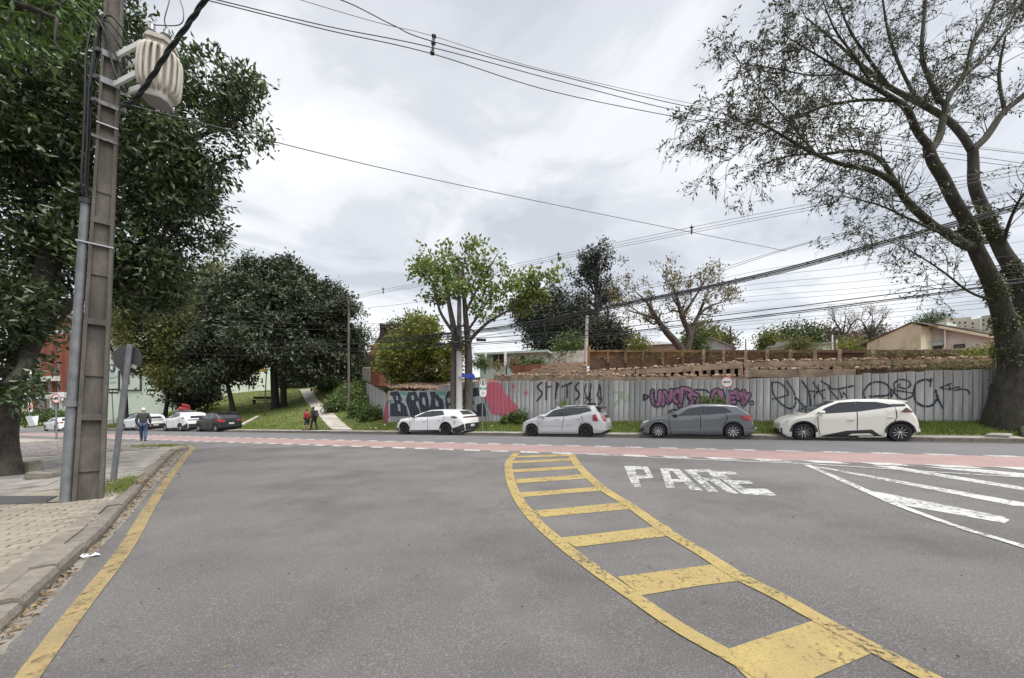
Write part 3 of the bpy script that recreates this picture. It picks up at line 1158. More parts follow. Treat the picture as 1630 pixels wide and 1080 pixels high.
# return of the fence climbing the slope away from the street
ra, rb = Vector((*XY(-20.0, FT), 0)), Vector((-15.5, 40, 0))
rd_ = (rb - ra).normalized()
r_ang = math.atan2(-rd_.y, -rd_.x)
pk = []
for i in range(49):
    q_ = ra + rd_ * (i + .5) * BW
    u_ = i / 48
    zb = float(HH(q_.x, q_.y)) - .25
    zt_ = 2.55 + (4.12 - 2.55) * u_ + rng.normal(0, .03)
    zt_ -= .5 * max(0, 1 - i / 5)
    zb = min(zb, zt_ - 1.3)
    if i < 8:
        pk.append((i, zb, zt_))
    o = bpy.data.objects.new("sheet", bm_)
    COL.objects.link(o)
    o.parent = fence
    e_ = ra + rd_ * (i + 1) * BW
    o.matrix_local = fence.matrix_basis.inverted() @ Matrix.Translation((e_.x, e_.y, zb)) @ Matrix.Rotation(r_ang, 4, 'Z') @ Matrix.Diagonal((1, 1, zt_ - zb, 1))
mb = MB()
rn_ = Vector((-rd_.y, rd_.x, 0))
for i, zb, zt_ in pk:
    a_, b_ = ra + rd_ * i * BW + rn_ * .028, ra + rd_ * (i + 1) * BW + rn_ * .028
    ta, tb = (zt_ - zb) * (1 - (i / 8) ** 1.5) * .98, (zt_ - zb) * (1 - ((i + 1) / 8) ** 1.5) * .98
    up_ = Vector((0, 0, 1))
    mb.add([a_ + up_ * zb, b_ + up_ * zb, b_ + up_ * (zb + max(tb, .05)), a_ + up_ * (zb + ta)], [(0, 1, 2, 3)])
o = mb.build("graffiti", MT["spray_pink"], fence)
o['label'] = "pink paint running round the fence corner"
# rail behind the sheets
mb = MB()
for q in (.5, 1.4):
    mb.tube([Vector((*XY(s, FT + .06), float(HH(*XY(s, FT))) + q)) for s in range(-20, 14)], .035, 4)
mb.build("rail", MT["wood_grey"], fence)


def rib(u):
    return np.interp(u, [0, .008, .03, .042, .16, .28], [0, .055, .055, 0, -.02, 0])


CS, CZ = .035, .026
gs_ = np.arange(-20.0, 13.2, CS)
gz_ = np.arange(-.2, 3.4, CZ)
SC_, ZC_ = np.meshgrid(gs_ + CS / 2, gz_ + CZ / 2)
Xc, Yc = XY(SC_, FT)
PXc, PYc = CX + F * Xc / Yc, HZ - F * (ZC_ - EYE) / Yc
TOPc = np.interp(SC_, TS, TZ) - .06
GRDc = HH(Xc, Yc) + .0


def in_poly(P, X, Y):
    ins = np.zeros(X.shape, bool)
    n = len(P)
    for i in range(n):
        x1, y1 = P[i]
        x2, y2 = P[(i + 1) % n]
        if y1 == y2:
            continue
        c = ((y1 > Y) != (y2 > Y)) & (X < (x2 - x1) * (Y - y1) / (y2 - y1) + x1)
        ins ^= c
    return ins


def in_line(P, w, X, Y):
    ins = np.zeros(X.shape, bool)
    for (x1, y1), (x2, y2) in zip(P[:-1], P[1:]):
        dx, dy = x2 - x1, y2 - y1
        u = np.clip(((X - x1) * dx + (Y - y1) * dy) / (dx * dx + dy * dy + 1e-9), 0, 1)
        ins |= (X - x1 - u * dx) ** 2 + (Y - y1 - u * dy) ** 2 < (w / 2) ** 2
    return ins


def curve_px(P, n=6):
    out = []
    P = [np.array(p, float) for p in P]
    for i in range(len(P) - 1):
        p0, p1, p2, p3 = P[max(i - 1, 0)], P[i], P[i + 1], P[min(i + 2, len(P) - 1)]
        for k in range(n):
            u = k / n
            out.append(tuple(.5 * ((2 * p1) + (p2 - p0) * u + (2 * p0 - 5 * p1 + 4 * p2 - p3) * u * u + (3 * p1 - p0 - 3 * p2 + p3) * u ** 3)))
    out.append(tuple(P[-1]))
    return out


def graffiti(label, shapes, mp, wob=.4):
    idx = np.zeros(PXc.shape, np.int32)
    mats = []
    rr = np.random.default_rng(len(shapes))
    nx_ = rr.normal(0, wob, PXc.shape)
    PX, PY = PXc + nx_ * .35, PYc + nx_ * .35
    for kind, m, P, w in shapes:
        P = [mp(*p) for p in P]
        if m not in mats:
            mats.append(m)
        if kind == 'p':
            msk = in_poly(P, PX, PY)
        elif kind == 'c':
            msk = in_poly(curve_px(P + [P[0]]), PX, PY)
        elif kind == 's':
            msk = in_line(curve_px(P), w, PX, PY)
        else:
            msk = in_line(P, w, PX, PY)
        idx[msk] = mats.index(m) + 1
    idx[(ZC_ > TOPc) | (ZC_ < GRDc)] = 0
    jj, ii = np.nonzero(idx)
    n = len(ii)
    V = []
    for di, dj in ((0, 0), (1, 0), (1, 1), (0, 1)):
        s = gs_[ii] + di * CS
        z = gz_[jj] + dj * CZ
        dep = rib((s - s0) % BW) - .016
        X, Y = XY(s, FT + dep)
        V.append(np.stack([X, Y, z], -1))
    V = np.stack(V, 1).reshape(-1, 3)
    me = fast_mesh("graffiti", V, np.arange(4 * n).reshape(-1, 4))
    me.polygons.foreach_set("material_index", (idx[jj, ii] - 1).astype(np.int32))
    o = link_mesh("graffiti", me, [MT[m] for m in mats], fence)
    o['label'] = label


def zf(ox, oy, k):
    return lambda x, y: (ox + x / k, oy + y / k)


NV, PK, PA_ = "spray_navy", "spray_pink", "spray_pale"
sh_ = [('c', PK, [(150, 560), (215, 400), (245, 330), (262, 400), (262, 640), (200, 640)], 0),
       ('p', PA_, [(240, 390), (690, 390), (745, 430), (830, 395), (890, 370), (1150, 350), (1165, 440), (1150, 480), (1190, 495), (1250, 600), (1225, 645), (246, 645)], 0),
       ('p', "spray_teal", [(355, 395), (430, 395), (420, 440), (370, 430)], 0), ('p', "spray_teal", [(247, 480), (285, 480), (285, 520), (247, 515)], 0),
       ('p', "spray_teal", [(720, 400), (800, 395), (820, 430), (750, 440)], 0),
       ('p', NV, [(260, 400), (345, 397), (380, 475), (372, 500), (420, 545), (445, 645), (258, 645), (258, 520), (300, 515), (285, 445), (258, 440)], 0),
       ('p', PA_, [(318, 440), (338, 450), (345, 485), (322, 485)], 0), ('p', PA_, [(332, 520), (355, 530), (362, 600), (345, 590)], 0),
       ('p', NV, [(438, 405), (520, 400), (545, 480), (512, 512), (560, 600), (560, 645), (462, 645), (440, 560), (410, 480)], 0),
       ('p', PA_, [(470, 440), (495, 440), (502, 480), (475, 485)], 0),
       ('p', NV, [(552, 405), (625, 402), (656, 560), (690, 645), (575, 645), (555, 560), (536, 500)], 0),
       ('p', PA_, [(578, 460), (602, 455), (612, 545), (585, 520)], 0),
       ('p', NV, [(655, 400), (702, 398), (790, 490), (806, 600), (800, 645), (700, 645), (655, 560), (668, 470)], 0),
       ('p', PA_, [(703, 468), (735, 500), (742, 552), (715, 540)], 0),
       ('p', NV, [(830, 398), (885, 385), (950, 375), (950, 645), (830, 645), (815, 540), (805, 470)], 0),
       ('p', PA_, [(828, 470), (870, 450), (865, 500), (835, 520)], 0), ('p', PA_, [(835, 545), (885, 530), (885, 570), (860, 575)], 0),
       ('p', NV, [(980, 372), (1140, 358), (1152, 440), (1045, 465), (980, 480)], 0), ('p', NV, [(980, 490), (1088, 485), (1102, 530), (980, 535)], 0),
       ('p', NV, [(980, 560), (1060, 560), (1120, 605), (1110, 645), (980, 645)], 0), ('p', NV, [(1118, 530), (1192, 508), (1218, 590), (1215, 645), (1120, 645)], 0),
       ('l', "spray_teal", [(1195, 490), (1240, 560), (1225, 630)], 10),
       ('c', PK, [(1185, 440), (1215, 340), (1280, 300), (1345, 312), (1385, 360), (1400, 415), (1455, 448), (1475, 500), (1530, 540), (1505, 628), (1290, 628), (1255, 590), (1240, 530), (1200, 480)], 0)]
for x, y, r_ in ((1490, 345, 18), (1610, 415, 22), (1520, 455, 8), (1455, 380, 9)):
    sh_.append(('c', PK, [(x - r_, y), (x, y - r_), (x + r_, y), (x, y + r_)], 0))
graffiti("large dark block letters with pale outlines and pink clouds", [(k, m, P, w / 6.27 if k in 'ls' else 0) for k, m, P, w in sh_], zf(580, 560, 6.269))

BK = "spray_black"
sh_ = [('s', BK, [(392, 310), (348, 352), (394, 410), (380, 450), (345, 490)], 2.6), ('l', BK, [(438, 298), (436, 475)], 3), ('l', BK, [(438, 360), (487, 346)], 2.4),
       ('l', BK, [(545, 310), (528, 468)], 2.4), ('l', BK, [(536, 400), (560, 320)], 2.2), ('l', BK, [(596, 350), (690, 312)], 3), ('l', BK, [(648, 330), (645, 460)], 2.2),
       ('s', BK, [(762, 308), (728, 358), (762, 410), (762, 450), (735, 478)], 3), ('s', BK, [(835, 320), (822, 400), (850, 470), (880, 500)], 2),
       ('l', BK, [(880, 315), (872, 470)], 2), ('l', BK, [(820, 520), (860, 450), (885, 350)], 1.8), ('l', BK, [(815, 460), (890, 480)], 1.6), ('l', BK, [(850, 525), (890, 520)], 3),
       ('l', BK, [(970, 330), (945, 440)], 2), ('l', BK, [(975, 340), (988, 490)], 2.2), ('l', BK, [(950, 440), (990, 500), (960, 530)], 2), ('l', BK, [(900, 520), (925, 525)], 3)]
graffiti("tall thin black tag letters sprayed on bare sheets", sh_, zf(800, 560, 6.269))
GR = "spray_green"
sh_ = [('l', GR, [(1022, 405), (1215, 402)], 1.5), ('s', GR, [(1030, 468), (1080, 480), (1118, 545)], 1.5), ('l', GR, [(1118, 545), (1195, 410), (1190, 470)], 1.5),
       ('s', GR, [(1195, 450), (1240, 500), (1250, 430)], 1.4), ('l', GR, [(1285, 410), (1265, 480), (1300, 480)], 1.4)]
graffiti("thin pale green scrawl on bare sheets", sh_, zf(800, 560, 6.269))

PU = "spray_purple"
let = [[(245, 395), (240, 460), (262, 520), (300, 525), (315, 460), (318, 400)], [(345, 530), (362, 400), (405, 505), (432, 390)], [(470, 395), (455, 450), (480, 500), (520, 470), (535, 400), (490, 385)],
       [(490, 385), (530, 460), (515, 540)], [(535, 370), (600, 380), (650, 420), (600, 440), (640, 500), (620, 525)], [(655, 425), (705, 450), (690, 500)],
       [(835, 470), (855, 400), (905, 395), (925, 500)], [(930, 400), (960, 500)], [(1010, 410), (1005, 520)], [(1010, 420), (1060, 410)], [(1010, 465), (1050, 460)], [(1010, 515), (1060, 505)],
       [(1080, 390), (1095, 470), (1120, 420), (1150, 520), (1205, 430)], [(1150, 400), (1170, 450)]]
sh_ = [('s', BK, q, 58 / 6.27) for q in let] + [('s', PU, q, 30 / 6.27) for q in let]
sh_ += [('l', BK, [(672, 378), (780, 385), (808, 410)], 2.6), ('l', BK, [(155, 430), (155, 485)], 3), ('s', BK, [(160, 430), (200, 450), (165, 480)], 3),
        ('s', BK, [(1235, 490), (1255, 510), (1235, 535), (1215, 510), (1235, 490)], 1.8), ('l', BK, [(248, 400), (270, 550)], 2), ('l', BK, [(395, 600), (440, 580), (520, 575)], 1.6),
        ('s', BK, [(410, 620), (420, 580), (440, 620), (470, 590), (500, 610)], 1.3), ('l', BK, [(470, 440), (520, 520)], 2.2), ('l', BK, [(360, 430), (420, 520)], 2.0),
        ('l', BK, [(560, 400), (620, 490)], 2.2), ('l', BK, [(1100, 430), (1140, 500)], 2)]
graffiti("purple bubble letters with heavy black outlines", sh_, zf(1000, 560, 6.269))

sh_ = [('s', NV, [(150, 265), (230, 275), (295, 350), (280, 380), (155, 412)], 2.0), ('s', NV, [(152, 268), (170, 370), (240, 455), (320, 492), (360, 450), (345, 350), (285, 258)], 2.3),
       ('s', NV, [(372, 405), (430, 470), (485, 482), (488, 420), (465, 330), (415, 255)], 2.6), ('s', NV, [(485, 340), (550, 345), (615, 330)], 2.3), ('l', NV, [(515, 270), (605, 405)], 2),
       ('s', NV, [(560, 290), (550, 350), (515, 395)], 2), ('s', NV, [(582, 255), (640, 290), (700, 325), (860, 295)], 2.4), ('l', NV, [(640, 310), (730, 420)], 1.8),
       ('l', NV, [(735, 330), (760, 400), (775, 350), (810, 405)], 1.8), ('l', NV, [(500, 470), (610, 475)], 1.7), ('l', NV, [(380, 505), (430, 495)], 1.5), ('l', NV, [(420, 480), (410, 530)], 1.5),
       ('s', NV, [(958, 405), (950, 340), (1010, 275), (1090, 262), (1165, 300), (1180, 350), (1150, 378), (1000, 388)], 2.6),
       ('s', NV, [(1180, 395), (1215, 330), (1210, 280), (1260, 242), (1330, 255), (1352, 290), (1310, 320), (1245, 300), (1265, 280)], 2.3),
       ('s', NV, [(1185, 335), (1290, 345), (1388, 370), (1280, 412), (1200, 340)], 2.3),
       ('l', NV, [(1525, 300), (1530, 235)], 3), ('s', NV, [(1528, 260), (1480, 240), (1410, 270), (1380, 340), (1400, 430), (1470, 472), (1545, 460), (1590, 395)], 3),
       ('s', NV, [(1570, 335), (1590, 410), (1630, 485)], 3)]
m4 = zf(1340, 440, 3.8586)
sh2 = [('l', NV, [(600, 686), (668, 660)], 2.2), ('l', NV, [(600, 684), (665, 698), (655, 662)], 1.8), ('l', NV, [(662, 695), (720, 680)], 2), ('s', NV, [(690, 702), (735, 694), (770, 702), (782, 722)], 2.4)]
m3 = zf(1200, 560, 5.433)
graffiti("long looping dark blue tag ending in an arrow", [(k, m, [m3(*p) for p in P], w) for k, m, P, w in sh_] + [(k, m, [m4(*p) for p in P], w) for k, m, P, w in sh2], lambda x, y: (x, y))


# ---------------------------------------------------------------- ruined terraces behind the fence
def bar_on(px0, py0, px1, py1, t, hh, dd, name, m, parent, rough=.03, n=8):
    """a rough cast beam between two photo points on the plane t"""
    (sa, za), (sb, zb) = onT(px0, py0, t), onT(px1, py1, t)
    vs, fs = [], []
    n = max(3, int((sb - sa) / .35))
    for i in range(n + 1):
        u = i / n
        s, z = sa + (sb - sa) * u, za + (zb - za) * u
        j = [noise.noise((s * 2.1, q * 3.3, t)) * rough for q in range(4)]
        for (dt, dz, jj) in ((0, -hh, j[0]), (0, 0, j[1]), (dd, 0, j[2]), (dd, -hh, j[3])):
            X, Y = XY(s, t + dt + jj * .6)
            vs.append((X, Y, z + dz + jj))
    for i in range(n):
        for k in range(4):
            a, b = i * 4 + k, i * 4 + (k + 1) % 4
            fs.append((a, b, b + 4, a + 4))
    fs += [(0, 3, 2, 1), (n * 4, n * 4 + 1, n * 4 + 2, n * 4 + 3)]
    return MB().add(vs, fs).build(name, MT[m], parent)


def rubble(mb, pts, n, size, r, flat=.6):
    for _ in range(n):
        i = r.integers(0, len(pts) - 1)
        p = pts[i].lerp(pts[i + 1], r.random())
        q = size * r.uniform(.4, 1.3)
        mb.box(p + Vector((r.normal(0, .05), r.normal(0, .06), r.uniform(-.02, .06))), (q * r.uniform(.8, 1.6), q, q * flat),
               Matrix.Rotation(r.uniform(0, 6), 3, 'Z') @ Matrix.Rotation(r.normal(0, .4), 3, 'X'))


def p3(px, py, t):
    s, z = onT(px, py, t)
    return Vector((*XY(s, t), z))


ruin = thing("ruined_terrace", "broken concrete beams and stub posts of a demolished terrace above the fence", "ruin", p3(1100, 600, 23))
bar_on(786, 598.5, 960, 599.5, 21.95, .3, .35, "beam", "ruin_concrete", ruin, .05)
bar_on(962, 600, 1190, 600, 21.95, .3, .35, "beam", "ruin_concrete", ruin, .06)
bar_on(1186, 589, 1362, 588, 22.1, .38, .4, "beam", "ruin_concrete", ruin, .08)
bar_on(1364, 588, 1640, 584, 22.3, .3, .4, "beam", "ruin_dark", ruin, .1)
bar_on(892, 595, 1010, 588.5, 23.4, .26, .45, "beam", "ruin_concrete", ruin, .06)
bar_on(1012, 588.5, 1182, 577.5, 23.4, .3, .45, "beam", "ruin_concrete", ruin, .06)
bar_on(1184, 577, 1420, 573, 23.6, .34, .5, "beam", "ruin_concrete", ruin, .1)
bar_on(1422, 573, 1640, 569, 23.6, .3, .5, "beam", "ruin_concrete", ruin, .12)
bar_on(880, 602, 1640, 592, 24.0, .7, .3, "backing", "ruin_dark", ruin, .1)
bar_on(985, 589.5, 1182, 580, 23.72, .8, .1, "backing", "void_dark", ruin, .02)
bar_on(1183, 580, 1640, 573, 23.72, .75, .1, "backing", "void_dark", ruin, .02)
for i in range(46):
    px = 1002 + i * 12.6
    if px > 1184:
        px = 1190 + (i - 15) * 14
    if px > 1630:
        break
    py = np.interp(px, [1000, 1182, 1640], [591, 582, 574])
    s, z = onT(px, py, 23.45)
    h_ = .5 if px < 1184 else .42
    X, Y = XY(s, 23.5)
    MB().box((X, Y, z - h_ / 2 - .08), (.15 + rng.random() * .05, .18, h_ + .1 + rng.normal(0, .04)), Matrix.Rotation(R(-25) + rng.normal(0, .1), 3, 'Z')).build("stub_post", MT["ruin_concrete"], ruin)
mb = MB()
rr = np.random.default_rng(5)
for a, b, t in (((786, 597), (1190, 599), 22.1), ((892, 594), (1182, 577), 23.6), ((1184, 576), (1640, 568), 23.8), ((1186, 588), (1640, 584), 22.3), ((820, 600), (1640, 596), 22.9)):
    rubble(mb, [p3(*a, t), p3(*b, t)], 150, .11, rr)
mb.build("rubble", MT["brick_rubble"], ruin)['kind'] = 'stuff'
# stretch of broken red brick wall
wall = thing("broken_brick_wall", "low broken red brick wall remnant with crumbled top", "wall", p3(880, 590, 24.5))
bm2 = bpy.data.meshes.new("brick")
bb = MB().box((0, 0, 0), (.27, .16, .085))
bm2.from_pydata(bb.v, [], bb.f)
bm2.materials.append(MT["brick_rubble"])
sa, za = onT(815, 592, 24.4)
sb, zb_ = onT(932, 592, 24.4)
k_ = 0
MB().box((*XY((sa + sb) / 2, 24.6), za - .1), (sb - sa, .2, 1.1), Matrix.Rotation(R(-25), 3, 'Z')).build("core", MT["red_soil"], wall)
for row in range(8):
    z = za - .3 + row * .095
    frac = np.interp(row, [0, 8], [0, .75])
    s = sa + (sb - sa) * frac * rng.uniform(.7, 1) + (row % 2) * .14
    while s < sb and k_ < 290:
        o = bpy.data.objects.new("brick", bm2)
        COL.objects.link(o)
        o.parent = wall
        x_, y_ = XY(s, 24.44 + rng.normal(0, .012))
        o.matrix_local = wall.matrix_basis.inverted() @ Matrix.Translation((x_, y_, z)) @ Matrix.Rotation(R(-25) + rng.normal(0, .04), 4, 'Z')
        s += .285
        k_ += 1

# mossy retaining wall with concrete posts
rw = thing("retaining_wall", "mossy orange retaining wall with pale concrete posts above the ruin", "wall", p3(1200, 585, 27))
px_posts = [937, 968, 996, 1024, 1055, 1087, 1120, 1152, 1187, 1221, 1258, 1297, 1336, 1388, 1430, 1474, 1522, 1572, 1625]
for a, b in zip(px_posts[:-1], px_posts[1:]):
    for (dy0, dy1, m, tt_) in ((4, 14, "ruin_moss" if a < 1240 else "ruin_dark", 27.0), (14, 34, "ruin_dark", 26.97)):
        (s1_, z1), (s2_, z2) = onT(a + 1, 557 + dy0, tt_), onT(b, 557 + dy0, tt_)
        z3 = onT(a + 1, 557 + dy1, tt_)[1]
        P = [Vector((*XY(s1_, tt_), z3)), Vector((*XY(s2_, tt_), z3)), Vector((*XY(s2_, tt_), z2)), Vector((*XY(s1_, tt_), z1))]
        MB().prism(P, (SU * .25, CU * .25, 0)).build("panel", MT[m], rw)
for q in px_posts:
    s, z = onT(q, 557.5, 26.9)
    X, Y = XY(s, 26.92)
    MB().box((X, Y, z - .45), (.17, .2, .95 if q > 940 else 1.4), Matrix.Rotation(R(-25), 3, 'Z')).build("post", MT["ruin_concrete" if q > 1100 else "ruin_moss"], rw)
for a, b in ((936, 1120), (1121, 1300), (1301, 1630)):
    bar_on(a, 557.3, b, 557.3, 26.85, .16, .45, "coping", "ruin_moss" if a < 1100 else "ruin_dark", rw, .03)

# heap of broken tiles and bricks spilling over the low end of the fence
mb = MB()
rr = np.random.default_rng(9)
for _ in range(1500):
    u = rr.random()
    px = 619 + u * 80
    v = rr.random()
    t = 21.5 + v * 3.2
    top = np.interp(px, [606, 640, 690, 700], [617, 616, 618, 622]) - v * 13 * np.interp(px, [606, 660, 700], [.8, 1, .5])
    s, z = onT(px, top, t)
    q = rr.uniform(.1, .34)
    mb.box((*XY(s, t), z - .05), (q, q * .6, .05), Matrix.Rotation(rr.uniform(0, 6), 3, 'Z') @ Matrix.Rotation(rr.normal(0, .45), 3, 'X') @ Matrix.Rotation(rr.normal(0, .4), 3, 'Y'))
(s1_, z1), (s2_, z2) = onT(622, 625, 21.6), onT(704, 625, 21.6)
a, b = Vector((*XY(s1_, 21.55), z1 - 1.5)), Vector((*XY(s2_, 21.55), z2 - 1.5))
c, d = Vector((*XY(s2_ + 1, 24.8), z2 - 1)), Vector((*XY(s1_ + 1.2, 24.8), z1 - 1))
up = Vector((0, 0, 1.55))
mb.hexa([a, b, c, d], [a + up, b + up, c + up * 1.3, d + up * 1.3])
o = mb.build("brick_rubble", MT["brick_rubble"])
tag(o, "orange heap of broken bricks and tiles spilling over the fence corner", "rubble", kind='stuff')
# ---------------------------------------------------------------- cars
def trace(P, ox, oy, k, t, sf, zg):
    """outline points of a zoomed crop -> (x along the car, z above ground) on the plane t"""
    out = []
    for x, y in P:
        s, z = onT(ox + x / k, oy + y / k, t)
        out.append((s - sf, z - zg(s)))
    return out


def wheel(parent, c, r, w, style, side):
    Mx = Matrix.Translation(c) @ Matrix.Rotation(R(90) * side, 4, 'X')     # local +z points outwards
    tm = MB().lathe([(r * .66, -w / 2), (r * .93, -w / 2), (r, -w * .36), (r, w * .36), (r * .94, w / 2), (r * .7, w / 2), (r * .66, w * .42)], 28, Mx, cap=False)
    o = tm.build("wheel", MT["tyre"], parent, world=False, smooth=True, angle=35)
    rim = MB()
    rr_ = r * .68
    rim.mi = 0
    rim.lathe([(rr_, w * .1), (rr_, w * .3), (rr_ * .99, w * .47), (rr_ * .93, w * .49), (rr_ * .9, w * .3), (rr_ * .88, w * .14), (rr_ * .1, w * .12)], 28, Mx, cap=True)
    rim.mi = 1
    if style == 'blade':
        ns = 10
        for k in range(ns):
            a = 2 * math.pi * k / ns
            rim.hexa([Mx @ Vector((math.cos(a + q) * ri, math.sin(a + q) * ri, w * .16)) for q, ri in ((-.16, rr_ * .2), (.26, rr_ * .9), (.50, rr_ * .9), (.2, rr_ * .2))],
                     [Mx @ Vector((math.cos(a + q) * ri, math.sin(a + q) * ri, h)) for q, ri, h in ((-.16, rr_ * .2, w * .36), (.26, rr_ * .93, w * .46), (.50, rr_ * .93, w * .46), (.2, rr_ * .2, w * .36))])
    else:
        ns = 5
        for k in range(ns):
            a = 2 * math.pi * k / ns + math.pi / 2
            for da in ((-.16, .16) if style == 'petal' else (0,)):
                wd = .07 if style == 'petal' else .19
                rim.hexa([Mx @ Vector((math.cos(a + da * f + q) * ri, math.sin(a + da * f + q) * ri, w * .15)) for q, ri, f in ((-wd * 2.4, rr_ * .2, 1), (-wd, rr_ * .92, 2.2), (wd, rr_ * .92, 2.2), (wd * 2.4, rr_ * .2, 1))],
                         [Mx @ Vector((math.cos(a + da * f + q) * ri, math.sin(a + da * f + q) * ri, h)) for q, ri, f, h in ((-wd * 2.2, rr_ * .2, 1, w * .36), (-wd * .8, rr_ * .92, 2.2, w * .45), (wd * .8, rr_ * .92, 2.2, w * .45), (wd * 2.2, rr_ * .2, 1, w * .36))])
    rim.lathe([(rr_ * .22, w * .14), (rr_ * .22, w * .38), (rr_ * .14, w * .4), (.005, w * .41)], 14, Mx)
    mats = {'blade': ("rim_dark", "rim_silver"), 'five': ("car_plastic", "rim_dark"), 'petal': ("car_plastic", "rim_silver"), 'plain': ("rim_dark", "rim_silver")}[style]
    rm = rim.build("rim", [MT[mats[0]], MT[mats[1]]], None, smooth=True, angle=30)
    rm.parent = o
    return o


